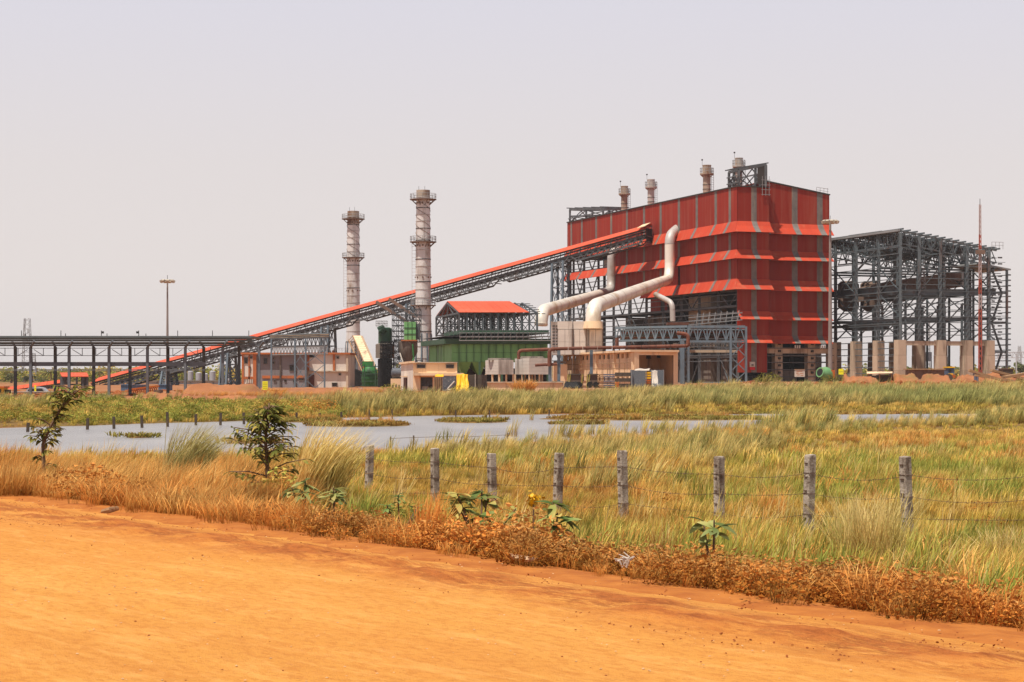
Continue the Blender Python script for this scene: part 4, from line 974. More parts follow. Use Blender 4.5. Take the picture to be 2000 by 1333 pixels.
put(q, 'bridge_bracing', M['steelblue'], lb, kind='stuff')
for k in range(5):
    pts = [P(528, 655+k*1.8, 319+k*.5), P(642, 652+k*1.8, 319+k*.5)]; put(B().tube(pts, .13, 6), 'bridge_pipe', M['conc'] if k % 2 else M['steel'], lb)

# yellow boards
def ysign(px0, px1, py0, py1, D, g, label, lines=4):
    T = thing('sign_board', V((XX((px0+px1)/2, D), D, g)), label, 'sign', 'yellow sign boards')
    put(fr(px0, px1, py0, py1, D, .08), 'board', M['yellow'], T)
    for k in range(lines):
        y = py0+(py1-py0)*(k+1)/(lines+1); put(fr(px0+1, px1-1, y-.25, y+.25, D-.012, .008), 'ruled_line', M['hopper'], T)
    for px in (px0+1, px1-1): put(B().beam(V((XX(px, D), D+.12, g)), V((XX(px, D), D+.12, ZZ(py1-2, D))), .08), 'sign_leg', M['steel'], T)
ysign(512.5, 523, 745, 762, 255, .1, 'tall yellow sign board with ruled lines below the orange-banded building')
ysign(471, 481, 755, 760, 300, .1, 'low wide yellow board at the foot of the white building corner', 1)
ysign(1638, 1647.5, 721, 732, 285, 1.0, 'small square yellow board beside the green mixer', 1)
ysign(67, 70.5, 753, 765, 220, 0, 'narrow yellow post sign under the pipe rack at far left', 1)

# cream inclined enclosure, green vessel and dark tower between the chimneys
ie = thing('inclined_enclosure', P(712, 768, 380), 'cream ribbed inclined enclosure running down beside the farther chimney', 'enclosure')
p0, p1 = P(690, 656, 384), P(716, 716, 372); dv = p1-p0
n = 14
for k in range(n):
    a = p0+dv*k/n; put(B().pp(a, V((1.5, -.3, 0)), V((.3, 2.0, 0)), dv/n*.93+V((0, 0, 0))), 'enclosure_panel', M['cream'], ie)
q = B()
for k in range(n+1):
    a = p0+dv*k/n; q.beam(a+V((-.9, -.3, -.9)), a+V((0, -.3, 0)), .1)
q.beam(p0+V((-.9, -.4, -.9)), p1+V((-.9, -.4, -.9)), .18); q.beam(p0+V((-.1, -.4, 0)), p1+V((-.1, -.4, 0)), .15); put(q, 'side_lattice', M['wood'], ie)
put(B().beam(P(694, 665, 384), P(694, 765, 384), .3), 'enclosure_leg', M['steel'], ie)
gv = thing('green_vessel', P(722, 768, 365), 'bright green ribbed vessel at the foot of the cream enclosure', 'vessel')
c = V((XX(722, 365), 365, 0)); put(B().tube_prof(c, [(.6, ZZ(768, 365)), (1.45, ZZ(762, 365)), (1.6, ZZ(740, 365)), (1.45, ZZ(724, 365)), (.9, ZZ(716, 365))], 16, True), 'vessel_shell', M['greentank'], gv, smooth=True)
for y in (726, 733, 740, 747, 754): put(B().tube_prof(c, [(1.55, ZZ(y, 365)), (1.75, ZZ(y, 365)), (1.75, ZZ(y, 365)+.12), (1.55, ZZ(y, 365)+.12)], 16, False), 'vessel_rib', M['greend'], gv)
put(fr(708, 728, 706, 716, 366, 3), 'inlet_box', M['greentank'], gv); put(fr(727, 742, 744, 764, 364, 3), 'side_tank', M['greend'], gv)
q = B()
for px in (712, 733): q.beam(P(px, 770, 362), P(px, 712, 362), .2)
for y in (716, 730, 745): q.beam(P(710, y, 362), P(742, y, 362), .15); 
put(q, 'vessel_frame', M['greend'], gv)
bf = thing('blower', P(690, 768, 372), 'round black blower casing at the foot of the farther chimney', 'blower')
c = P(692, 742, 370); put(B().tube([c+V((0,-1,0)), c+V((0,1.2,0))], 2.1, 14), 'blower_casing', M['black'], bf); put(B().tube([c+V((-2.4,0,-.6)), c+V((0,0,-.6))], .7, 10), 'blower_inlet', M['dark'], bf)
put(fr(680, 705, 758, 772, 369, 4), 'blower_plinth', M['brick'], bf)
def scaff(T, px0, px1, py0, py1, D, dep, nx, nz_, mt, w=.16, name='platform_framing'):
    q = B()
    for dd in (0, dep):
        for i in range(nx+1): px = px0+(px1-px0)*i/nx; q.beam(P(px, py1, D)+V((0, dd, 0)), P(px, py0, D)+V((0, dd, 0)), w)
        for j in range(nz_+1):
            y = py0+(py1-py0)*j/nz_; q.beam(P(px0, y, D)+V((0, dd, 0)), P(px1, y, D)+V((0, dd, 0)), w)
            if j < nz_:
                y2 = py0+(py1-py0)*(j+1)/nz_
                for i in range(nx): a = px0+(px1-px0)*i/nx; c = px0+(px1-px0)*(i+1)/nx; q.beam(P(a, y2 if (i+j) % 2 else y, D)+V((0, dd, 0)), P(c, y if (i+j) % 2 else y2, D)+V((0, dd, 0)), w*.6)
    for j in range(nz_+1):
        y = py0+(py1-py0)*j/nz_
        for i in range(nx+1): px = px0+(px1-px0)*i/nx; q.beam(P(px, y, D), P(px, y, D)+V((0, dep, 0)), w)
    put(q, name, mt, T, kind='stuff')
dt = thing('process_tower', P(752, 768, 350), 'soot-black process tower with scaffold and dark green drum on top', 'tower')
c = V((XX(752, 352), 352, 0))
for y0, y1, r, m_ in ((640, 671, 1.25, 'greend'), (671, 700, 1.75, 'concdark'), (700, 762, 1.35, 'black')):
    put(B().tube_prof(c, [(r, ZZ(y1, 352)+.02), (r, ZZ(y0, 352)-.2), (r*.7, ZZ(y0, 352))], 16, True), 'tower_drum', M[m_], dt, smooth=True)
put(B().tube([P(741, 648, 351), P(752, 641, 351)], [.9, .8], 10), 'top_duct', M['greend'], dt)
scaff(dt, 743, 765, 668, 768, 347, 5, 4, 14, M['black'], .13)
scaff(dt, 734, 755, 627, 637, 350, 3, 4, 2, M['railing'], .05, 'top_guard_rail')
for y in (672, 690, 712, 735): put(fr(741, 768, y, y+1.2, 347, 5), 'walkway_deck', M['black'], dt)
st = thing('silo_tower', P(800, 768, 345), 'bright green box above a grey cone silo left of the nearer chimney', 'silo')
put(fr(789, 812, 629, 664, 348, 2.2), 'silo_top_box', M['green'], st)
for y in (640, 652): put(fr(788.5, 812.5, y, y+.8, 347.9, .1), 'box_rib', M['greend'], st)
for px in (796, 804): put(fr(px, px+.7, 629, 664, 347.9, .1), 'box_rib', M['greend'], st)
put(fr(783, 814, 664.2, 666.5, 347, 3.5), 'silo_deck', M['orange'], st)
c = V((XX(797, 349), 349, 0)); put(B().tube_prof(c, [(.5, ZZ(713, 349)), (1.75, ZZ(688, 349)), (1.75, ZZ(667, 349))], 18, True), 'silo_cone', M['concdark'], st, smooth=True)
put(fr(812.5, 820, 633, 663, 348.5, 2.5), 'silo_side_box', M['steel'], st)
scaff(st, 766, 820, 604, 668, 353, 5, 6, 6, M['steel'], .13)
scaff(st, 770, 785, 664, 770, 353, 5, 2, 9, M['steel'], .18)
scaff(st, 812, 824, 704, 770, 346, 3, 1, 4, M['steel'], .14)
put(B().tube([P(806, 672, 346), P(808, 700, 346), P(803, 716, 345)], .16, 6), 'green_pipe', M['greentank'], st)
put(B().beam(P(781, 690, 345), P(787, 708, 344), .15), 'pole', M['whitesign'], st)
gt = thing('grey_cylinder_tank', P(865, 768, 338), 'grey banded cylindrical tank right of the nearer chimney', 'tank')
c = V((XX(864, 338), 338, 0)); r = 1.5
for y0, y1 in ((666, 679.5), (680, 693)): put(B().tube_prof(c, [(r, ZZ(y1, 338)), (r, ZZ(y0, 338))], 18, True), 'tank_ring', M['ductgrey'], gt, smooth=True)
for px in (852, 863, 874): put(B().beam(P(px, 770, 338), P(px, 693, 338), .22), 'tank_leg', M['steel'], gt)
put(fr(846, 884, 693.2, 704, 339.5, 3), 'tank_base_box', M['greend'], gt)
rt = thing('horizontal_tank', P(775, 768, 340), 'dark grey horizontal tank behind the small gate house', 'tank')
c = P(775, 729, 340); put(B().tube([c+V((-1.0,0,0)), c+V((-.7,0,0)), c+V((1.2,0,0)), c+V((1.5,0,0))], [.5,.95,.95,.5], 14), 'tank_shell', M['tarpgrey'], rt, smooth=True)
put(fr(763, 786, 740, 770, 339, 3), 'tank_plinth', M['cream'], rt)
for px in (766, 772, 778): put(fr(px, px+2.6, 752, 757, 338.96, .1), 'plinth_opening', M['inside'], rt)

# ---------------------------------------------------------------- green bag filter under a red-roofed truss shed
DV = V((-4.9, 25, 0))
bg_ = thing('bag_filter', P(975, 768, 312), 'long green panelled bag filter house with hoppers below', 'filter house')
x0, x1 = 882, 1070; n = 13
D = 312
for k in range(n):
    a, c = x0+(x1-x0)*k/n, x0+(x1-x0)*(k+1)/n
    for (y0, y1) in ((672.5, 689), (689.6, 707)):
        put(fr(a+.35, c-.35, y0, y1, D, .3), 'casing_panel', M['green'], bg_)
    if k: put(fr(a-.35, a+.35, 672.5, 707, D-.25, .5), 'stiffener', M['greend'], bg_)
for f in (0, .33, .66): 
    put(B().slab([P(x0, 707, D)+DV*(f+.3), P(x0, 707, D)+DV*f, P(x0, 672.5, D)+DV*f, P(x0, 672.5, D)+DV*(f+.3)], .2), 'casing_panel', M['green'], bg_)
put(fr(x0+1, x1-1, 673, 706, D+.5, d=DV), 'inner_casing', M['greend'], bg_)
put(fr(868, 1078, 662, 672, D-1.0, d=DV*1.05), 'walkway_casing', M['greend'], bg_)
put(fr(868, 1078, 656.5, 657.5, D-1.6, d=DV), 'walkway', M['steel'], bg_)
put(fr(905, 1072, 645, 652, D+1, d=DV*.8), 'top_plenum', M['greend'], bg_)
q = B()
for k in range(15):
    px = 897+k*12.3; q.beam(P(px, 657, D-1.5), P(px+3, 650.5, D-1.5), .12); q.beam(P(px, 665, D-1.4), P(px+3, 659, D-1.4), .12)
for y in (650.5, 658.5, 665.5): q.beam(P(897, y, D-1.6), P(1078, y, D-1.6), .13)
put(q, 'walkway_railing', M['railing'], bg_)
q = B()
for k in range(26): px = 870+k*8; q.beam(P(px, 657, D-1.7), P(px, 645, D-1.7), .06)
for y in (645.5, 651): q.beam(P(870, y, D-1.7), P(1078, y, D-1.7), .06)
put(q, 'upper_railing', M['steel'], bg_)
for a, c in ((893, 921), (922, 950), (951, 980)):
    m_ = (a+c)/2; zt, zb = ZZ(707.3, D), ZZ(733, D)
    A = [P(a, 707.3, D), P(c, 707.3, D), P(c, 707.3, D)+DV*.35, P(a, 707.3, D)+DV*.35]; Bq = [P(m_-3, 733, D+2), P(m_+3, 733, D+2), P(m_+3, 733, D+4), P(m_-3, 733, D+4)]
    b_ = B(); b_.v = A+Bq; b_.f = [(0,1,5,4)[::-1], (1,2,6,5)[::-1], (2,3,7,6)[::-1], (3,0,4,7)[::-1], (0,1,2,3), (4,5,6,7)]; put(b_, 'hopper', M['green'], bg_)
for px in (893, 937, 980, 1025, 1070): put(B().ibeam(P(px, 770, D-.6), P(px, 707, D-.6), .4, .4), 'support_leg', M['greend'], bg_)
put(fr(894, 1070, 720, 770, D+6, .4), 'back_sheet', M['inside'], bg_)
ts = thing('truss_shed', P(950, 650, 322), 'open truss shed with bright orange-red pitched roof above the green filter house', 'shed roof')
D = 322; e0 = P(897, 607.5, D); e1 = P(1049, 607.5, D); rd0 = V((e0.x, 0, 0))
bk0 = e0+DV; bk1 = e1+DV; rr0 = e0+DV*.5; rr0.z = ZZ(588.5, D+12.5); rr1 = e1+DV*.5; rr1.z = rr0.z
n = 10
for k in range(n):
    if k == n-1: continue
    f0, f1 = k/n, (k+1)/n-.002; a, c = e0.lerp(e1, f0), e0.lerp(e1, f1); ra, rc = rr0.lerp(rr1, f0), rr0.lerp(rr1, f1); ba, bc = bk0.lerp(bk1, f0), bk0.lerp(bk1, f1)
    if k == n-2: rc = rr0.lerp(rr1, f0+.3/n)
    put(B().slab([a-V((0,.6,.25)), c-V((0,.6,.25)), rc, ra], .08), 'roof_panel', M['redroof'], ts)
    put(B().slab([ra, rc, bc, ba], .08), 'roof_panel', M['redroof'], ts)
for k in range(11):
    f = k/10; dn_ = V((0, 0, .38)); a, r_, b_ = e0.lerp(e1, f)-dn_, rr0.lerp(rr1, f)-dn_, bk0.lerp(bk1, f)-dn_; q = B()
    q.beam(a, r_, .25); q.beam(r_, b_, .25); q.beam(a, b_, .3); m_ = a.lerp(b_, .5); q.beam(m_, r_, .2); q.beam(a.lerp(b_, .25), a.lerp(r_, .5), .15); q.beam(a.lerp(b_, .25), r_, .15); q.beam(a.lerp(b_, .75), r_, .15)
    put(q, 'roof_truss', M['steel'], ts)
    for w_, p in ((0, a), (1, b_), (2, m_)): put(B().ibeam(V((p.x, p.y, ZZ(652, D))), p, .35, .4), 'column', M['steel'], ts)
q = B()
for base in (e0, bk0, e0.lerp(bk0, .5)):
    for k in range(10):
        a, c = base+(e1-e0)*k/10, base+(e1-e0)*(k+1)/10; zt, zb = a.z-.3, ZZ(650, D); zm = (zt+zb)/2
        for z0, z1 in ((zt, zm), (zm, zb)): q.beam(V((a.x, a.y, z0)), V((c.x, c.y, z1)), .13); q.beam(V((a.x, a.y, z1)), V((c.x, c.y, z0)), .13); q.beam(V((a.x, a.y, z1)), V((c.x, c.y, z1)), .16)
for k in range(4):
    a, c = e0+DV*k/4, e0+DV*(k+1)/4; zt, zb = a.z-.3, ZZ(650, D); zm = (zt+zb)/2
    for z0, z1 in ((zt, zm), (zm, zb)): q.beam(V((a.x, a.y, z0)), V((c.x, c.y, z1)), .13); q.beam(V((a.x, a.y, z1)), V((c.x, c.y, z0)), .13); q.beam(V((a.x, a.y, z1)), V((c.x, c.y, z1)), .16)
put(q, 'cross_bracing', M['steel'], ts, kind='stuff')
for k in range(6): f = k/5; put(B().beam(e0.lerp(rr0, f)-ZU*.3, e1.lerp(rr1, f)+V((1.4, 0, -.5)), .14), 'purlin', M['steel'], ts)
put(fr(926, 968, 610.5, 614, D+24, .1), 'far_eaves_sheet', M['redroof'], ts)

# ---------------------------------------------------------------- panelled box carrying the ducts, cooling boxes
def cbox(name, pxc, D, pxl, pxr, pyt, pyb, mt, par, dz=0):
    c = V((XX(pxc, D), D, ZZ(pyb, D))); tl = solve_t(pxl, V((c.x, c.y, 0)), UL); k = (pxr-1000)/F; sr = (k*c.y-c.x)/(UR.x-k*UR.y)
    o = put(B().pp(c, UR*sr, UL*tl, ZU*(ZZ(pyt, D)-ZZ(pyb, D))), name, mt, par); return c, sr, tl
pb = thing('panelled_box', P(1120, 768, 303), 'tall grey panelled box on legs where the silver ducts begin', 'filter box')
D = 303
put(fr(1078, 1178, 629, 693, D+1.0, 8), 'box_core', M['ductgrey'], pb)
for i, (a, c) in enumerate(((1090, 1117), (1121, 1144), (1151, 1176))):
    put(fr(a-1, c+1, 628, 643, D+.6, .4), 'head_panel', M['louvre'], pb)
    for j in range(2):
        x = a+(c-a)*j/2; put(fr(x+.2, x+(c-a)/2-.4, 644, 668, D+.5, .5), 'cladding_panel', M['louvre'], pb); put(fr(x+.2, x+(c-a)/2-.4, 668.5, 693, D+.5, .5), 'cladding_panel', M['louvre'], pb)
for a in (1117.6, 1145, 1176.8): put(fr(a, a+1.2, 643, 745, D+.2, .3), 'box_column', M['hopper'], pb)
for k in range(9): put(fr(1079, 1084, 636+k*6, 638+k*6, D+.9, .1), 'vent_slot', M['inside'], pb); put(fr(1085.5, 1089, 636+k*6, 638+k*6, D+.9, .1), 'vent_slot', M['inside'], pb)
put(fr(1076, 1078, 628, 750, D+1, .5), 'box_column', M['ductgrey'], pb)
put(B().tube([P(1158, 642, D), P(1158, 628, D)], [1.6, 1.35], 20), 'duct_collar', M['cream'], pb, smooth=True)
q = B()
for k in range(12): p = P(1080+k*8.5, 629, D+.8); q.beam(p, p+ZU*.9, .05)
q.beam(P(1080, 618, D+.8)-ZU*0, P(1176, 618, D+.8), .05); put(q, 'box_railing', M['railing'], pb)
put(fr(1080, 1108, 712, 745, D+2, 4), 'lower_wall', M['cream'], pb); put(fr(1082, 1106, 706, 710, D+1.8, 4), 'lower_sill', M['concdark'], pb)
def coolbox(pxc, pxl, pxr, D, pyt, label):
    T = thing('cooling_box', P(pxc, 750, D), label, 'cooling tower', 'pale square cooling boxes')
    n = 5
    for k in range(n):
        y0, y1 = pyt+(732-pyt)*k/n, pyt+(732-pyt)*(k+1)/n-.25
        cbox('louvre_course', pxc, D, pxl, pxr, y0, y1, M['louvre'], T)
    c, sr, tl = cbox('louvre_core', pxc+.3, D+.4, pxl+.6, pxr-.6, pyt+.4, 731.5, M['ductgrey'], T)
    for f in (0, .5, 1):
        for g_ in (0, .5, 1): p = c+UR*sr*f+UL*tl*g_; put(B().beam(V((p.x, p.y, .2)), p, .25), 'leg', M['cream'], T)
    put(B().tube_prof(V((c.x, c.y, 0))+UR*sr*.5+UL*tl*.5, [(1.7, ZZ(pyt, D)), (1.55, ZZ(pyt-4, D)), (1.4, ZZ(pyt-4, D)), (1.4, ZZ(pyt, D))], 20, False), 'fan_ring', M['concdark'], T)
    put(B().pp(V((c.x, c.y, .1))+UR*.4+UL*.6, UR*(sr-.8), UL*(tl-1), ZU*1.1), 'sump', M['inside'], T)
coolbox(974.5, 948, 1003, 262, 703.5, 'left pale square cooling box behind the sheet-metal stack')
coolbox(1033.5, 1005.5, 1074, 262, 700, 'right pale square cooling box beneath the rust-brown pipe')
bw = thing('brick_basin', P(1010, 765, 256), 'low cream plastered basin wall below the cooling boxes', 'wall')
for k in range(6): put(fr(952+k*24.5, 952+(k+1)*24.5-.3, 748, 768, 256, .5), 'wall_panel', M['cream'], bw)
put(fr(951, 1100, 746, 748, 255.8, 1.2), 'wall_coping', M['conc'], bw)

# rust pipe on blue posts
rp = thing('rust_brown_pipe', P(1090, 760, 258), 'long rust-brown pipe on blue posts running in front of the cream shed', 'pipe')
D = 258
pl = [P(1013, 702, D), P(1013, 685, D), P(1073, 682.5, D)]
put(B().tube([pl[0]]+bend(*pl, .5)+[pl[2]], .22, 10), 'pipe_run', M['rustpipe'], rp, smooth=True)
pl = [P(1073, 716, D-.7), P(1073, 682, D-.7), P(1339, 676, D-.7)]
path = [pl[0]]+bend(*pl, .6); n = 9; last = path[-1]
put(B().tube(path, .26, 10), 'pipe_elbow', M['rustpipe'], rp, smooth=True)
for k in range(n): put(B().tube([last.lerp(pl[2], k/n), last.lerp(pl[2], (k+1)/n-.004)], .24, 10), 'pipe_length', M['rustpipe'], rp, smooth=True)
pl = [pl[2], P(1344, 676, D-.7), P(1344, 653, D-.7), P(1322, 651, D-.7)]
put(B().tube([pl[0]]+bend(pl[0], pl[1], pl[2], .3)+bend(pl[1], pl[2], pl[3], .6)+[pl[3]], .26, 10), 'pipe_elbow', M['rustpipe'], rp, smooth=True)
for a, y in ((1045, 714), (1066, 713)): put(B().tube([P(a, y, D-.4), P(a+22, y-1.5, D-.4)], .2, 8), 'branch_pipe', M['rustpipe'], rp, smooth=True)
put(B().tube([P(1205, 660, D), P(1205, 676, D)], .26, 8), 'pipe_riser', M['rustpipe'], rp, smooth=True)
for px, yb in ((1074, 750), (1091.5, 757), (1155, 735)): put(B().ibeam(P(px, yb+15, D), P(px, 684, D), .42, .42), 'pipe_post', M['steelblue'], rp)

# cream shed
sh = thing('cream_shed', P(1240, 760, 270), 'long cream concrete shed with open front bay and rows of small openings', 'shed')
A = P(1240, 0, 270); A.z = 0; Lf = P(1105, 0, 319); Lf.z = 0; R = P(1322, 0, 274); R.z = 0
dl = (Lf-A); zt, zg = ZZ(683.5, 270), .4; H_ = zt-zg
nb = 4
def SP(f, z, off=0): p = A+dl*f; nn_ = V((-dl.y, dl.x, 0)).normalized(); p = p + nn_*off*(1 if nn_.x < 0 else -1); return V((p.x, p.y, z))
for k in range(16):
    f0, f1 = k/16, (k+1)/16-.001; z1a, z1b = zg+H_*.80, zg+H_*.92; z2a, z2b = zg+H_*.22, zg+H_*.36; m0, m1 = f0+.016, f0+.05
    for (a, c, z0, z1) in ((f0, f1, zg, z2a), (f0, m0, z2a, z2b), (m1, f1, z2a, z2b), (f0, f1, z2b, z1a), (f0, m0, z1a, z1b), (m1, f1, z1a, z1b), (f0, f1, z1b, zt)):
        if a < c: put(B().slab([SP(c, z0), SP(a, z0), SP(a, z1), SP(c, z1)], .25), 'wall_block', M['cream'], sh)
for f in (0, .25, .5, .75, 1): put(B().pp(SP(f, zg, .35)-dl.normalized()*.4*(f > 0), dl.normalized()*.8, V((.5, 0, 0)), ZU*H_), 'pillar', M['cream'], sh)
put(B().slab([SP(1, zt, .8), SP(-.01, zt, .8), R+ZU*zt+V((.3,-.6,0)), R+dl+ZU*zt], .3).pp(SP(0, zt-.75, .1), R-A, V((0, .4, 0)), ZU*.7), 'roof_slab', M['cream'], sh)
put(B().pp(A+V((-.1,-.2,zg)), (R-A).normalized()*.85, V((0,.6,0)), ZU*(H_-.1)), 'front_pillar', M['cream'], sh); put(B().pp(R+V((-.5,-.2,zg)), (R-A).normalized()*.8, V((0,.6,0)), ZU*(H_-.1)), 'front_pillar', M['cream'], sh)
bd = V((-1.5, 9, 0)); 
put(B().slab([A+bd+V((.2,0,zg)), R+bd+V((0,0,zg)), R+bd+ZU*(zt-.4), A+bd+V((.2,0,zt-.4))], .2), 'back_wall', M['cream'], sh)
put(B().slab([R+V((-.1,0,zg)), R+dl*.95+V((0,0,zg)), R+dl*.95+ZU*(zt-.4), R+V((-.1,0,zt-.4))], .2), 'side_wall', M['cream'], sh)
put(B().pp(A+V((0,0,zg-.2)), R-A, bd, ZU*.2), 'floor_slab', M['conc'], sh)
put(B().slab([SP(.99, zg, -1.6), SP(.19, zg, -1.6), SP(.19, zt-.4, -1.6), SP(.99, zt-.4, -1.6)], .2), 'added_dark_backing', M['inside'], sh)  # dark wall added behind the side openings to make the interior look shaded
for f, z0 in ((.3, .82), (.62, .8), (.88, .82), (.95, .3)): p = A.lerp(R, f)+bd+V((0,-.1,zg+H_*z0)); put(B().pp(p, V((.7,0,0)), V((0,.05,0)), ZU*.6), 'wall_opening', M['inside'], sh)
q = B()
for z in (.35, .55, .68): q.beam(SP(-.0, zg+H_*z, .9), SP(.9, zg+H_*z, .9), .1)
for k in range(12): q.beam(SP(.05+k*.075, zg, .9), SP(.05+k*.075, zg+H_*(.55 if k % 2 else .68), .9), .09)
put(q, 'timber_scaffold', M['wood'], sh)

# blue pipe bridge in front of the red building
bb = thing('blue_pipe_bridge', P(1390, 756, 288), 'blue-grey truss pipe bridge with braced towers before the red building', 'pipe bridge')
D = 288
for dd in (0, 2.6):
    p0, p1 = P(1344, 638.5, D+dd), P(1455, 638.5, D+dd); put(tru(p0, p1, 2.25, 6, .28), 'bridge_truss', M['steelblue'], bb)
    p0, p1 = P(1202, 641, D+dd+6), P(1343, 638, D+dd); put(tru(p0, p1, 2.0, 9, .26), 'bridge_truss', M['steelblue'], bb)
for k in range(6):
    y = 645+k*3.4; put(B().tube([P(1212, y+1, D+6.5+k*.3), P(1343, y, D+1+k*.3), P(1455, y, D+1+k*.3)], .16+.05*(k % 2), 7), 'bridge_pipe', M['rustpipe'] if k % 3 == 1 else M['steel'], bb)
for px, dd in ((1344.5, 0), (1344.5, 2.6), (1328, 2.6), (1427, 0), (1457, 0), (1427, 2.6), (1457, 2.6)):
    put(B().ibeam(P(px, 756, D+dd), P(px, 638, D+dd), .34, .38), 'bridge_leg', M['steelblue'], bb); put(B().box(V((XX(px, D+dd), D+dd, .2)), 1.1, 1.1, 1.3), 'leg_footing', M['conc'], bb)
put(B().ibeam(P(1332.5, 756, D-.3), P(1332.5, 664, D-.3), .6, .6), 'bridge_leg', M['steelblue'], bb)
q = B()
for a, c in ((1427, 1457), (1333, 1344.5)):
    for y0, y1 in ((668, 697), (697, 726), (726, 754)):
        for dd in (0, 2.6): q.beam(P(a, y0, D+dd), P(c, y1, D+dd), .14); q.beam(P(a, y1, D+dd), P(c, y0, D+dd), .14)
put(q, 'leg_bracing', M['steelblue'], bb, kind='stuff')
put(tru(P(1345, 660, D+1.3), P(1450, 663, D+1.3), 1.3, 16, .16), 'lower_truss', M['steel'], bb)
q = B()
for j in range(3):
    y0 = 615+j*7; q.beam(P(1345, y0+6, D+4), P(1450, y0-4, D+4), .13)
for k in range(8): q.beam(P(1360+k*11.5, 632-k*.8, D+4), P(1363+k*11.5, 612-k*.8, D+4), .12)
put(q, 'access_stair_rail', M['railing'], bb)
put(fr(1304, 1345, 630, 635, D+3, 3), 'bridge_platform', M['rustpipe'], bb)
put(fr(1340, 1440, 684, 689, D+5, .6), 'road_lintel', M['conc'], bb)
q = B(); 
lg = thing('steel_lattice_girder', P(1400, 752, 283), 'blue lattice girder lying on the ground before the dark opening', 'girder')
put(tru(P(1372, 748, 283)+ZU*.0, P(1418, 748, 283), .7, 5, .2), 'girder_truss', M['steelblue'], lg)
# ---------------------------------------------------------------- gate house and the materials stacked before the plant
D = 245
gh = thing('gate_house', P(840, 768, D), 'small cream concrete gate house with side door in front of the nearer chimney', 'building')
cor = P(807, 768, D); cor.z = .1; dv_ = V((-3.1, 26, 0)); H_ = ZZ(708, D)-.1
put(B().pp(cor+ZU*(ZZ(734, D)-.1), V((XX(893, D)-cor.x, 0, 0)), dv_, ZU*(ZZ(709, D)-ZZ(734, D))), 'upper_storey', M['cream'], gh)
put(B().slab([cor+dv_, cor-V((.02,0,0)), cor-V((.02,0,0))+ZU*H_, cor+dv_+ZU*H_], .2), 'side_wall', M['white'], gh)
put(B().pp(cor+V((-.25,-.5,H_-.1)), V((.5,0,0)), dv_*1.02, ZU*.25), 'side_cornice', M['cream'], gh)
put(fr(807, 821, 734, 771, D-.3, 1), 'front_wall', M['cream'], gh); put(fr(845, 905, 734, 771, D-.1, 1), 'front_wall', M['cream'], gh); put(fr(820, 846, 734, 737, D-.3, 1), 'front_lintel', M['cream'], gh)
put(fr(807, 905, 729, 734, D-1.3, 2.4), 'canopy', M['cream'], gh); put(fr(807, 893, 707.5, 709.5, D-.3, 2), 'roof_edge', M['conc'], gh)
put(fr(821, 845, 737, 770, D+1.5, .2), 'recess_wall', M['louvre'], gh); put(fr(823, 844, 738, 755, D+.9, .3), 'shutter', M['tarpgrey'], gh); put(fr(824, 836, 755, 764, D+.8, .3), 'counter_panel', M['whitesign'], gh)
for a, c in ((815, 830), (872, 886)):
    f = win(gh, a, c, 713, 719, D-.02)
    for k in range(1, 4): put(fr(a+(c-a)*k/4-.2, a+(c-a)*k/4+.2, 713, 719, D-.14, .05), 'window_bar', M['door'], f)
p = cor+dv_*.45; put(B().pp(p+V((-.1,0,.0)), dv_*.22, V((-.08,0,0)), ZU*2.2), 'door', M['door'], gh); put(B().pp(p+V((-.5,-.6,2.3)), dv_*.28, V((.5,0,0)), ZU*.12), 'door_hood', M['cream'], gh)
def item(name, label, cat, px, D, py=768): return thing(name, P(px, py, D), label, cat)
D = 236
M['olive'] = mat('olive_yellow_frame', (.34,.27,.05), (.24,.18,.04), 2, .7)
T = item('sheet_pallet', 'brown sheet pallet leaning beside the gate house', 'pallet', 856, D); put(fr(848, 863, 737, 768, D, .6), 'sheet', M['wood'], T)
for k in range(4): put(fr(849+k*4, 850+k*4, 737, 768, D-.06, .05), 'batten', M['darksheet'], T)
T = item('wrapped_crate', 'grey netting-wrapped crate with pale straps left of the yellow tarpaulin', 'crate', 877, D)
put(fr(864, 890, 735, 770, D-1.5, 1.6), 'wrapping', M['tarpgrey'], T)
q = B(); q.tube([P(868, 769, D-1.8), P(876, 758, D-1.7), P(888, 745, D-1.7)], .1, 5); q.tube([P(866, 764, D-1.8), P(884, 760, D-1.7)], .08, 5); put(q, 'strap', M['whitesign'], T)
def drape(name, px0, px1, py0, py1, D, mt, label, cat, seed, fl=1.0, amp=.35):
    nx, nz_ = 22, 20; W = XX(px1, D)-XX(px0, D); z0, z1 = ZZ(py1, D), ZZ(py0, D); u, v = np.meshgrid(np.linspace(0, 1, nx), np.linspace(0, 1, nz_))
    w_ = 1+fl*(v**2)*.35; f_ = fbm(u*6+seed, v*1.2+seed, seed)
    X = XX((px0+px1)/2, D)+(u-.5)*W*w_+.15*(fbm(v*4, u*0, seed)-.5)*W; Yy = D-.4-amp*f_*2*(.4+v)-fl*v**2*1.2; Z = z1+(z0-z1)*v+.05*np.sin(u*9+seed)*(1-v)
    co = np.stack([X, Yy, Z], -1).reshape(-1, 3); i = (np.arange(nz_-1)[:, None]*nx+np.arange(nx-1)[None]).ravel()
    lo = np.array([XX((px0+px1)/2, D), D, z0]); o = fast_mesh(name, co-lo, np.stack([i, i+nx, i+nx+1, i+1], 1), mt, tuple(lo))
    sm = o.modifiers.new('cloth_thickness', 'SOLIDIFY'); sm.thickness = .03
    return props(o, label, cat)
drape('yellow_tarpaulin', 893, 915, 731, 770, D-1.9, M['yellowtarp'], 'bright yellow tarpaulin draped over stacked crates in front of the filter house', 'tarpaulin', 3, 1.0, .7)
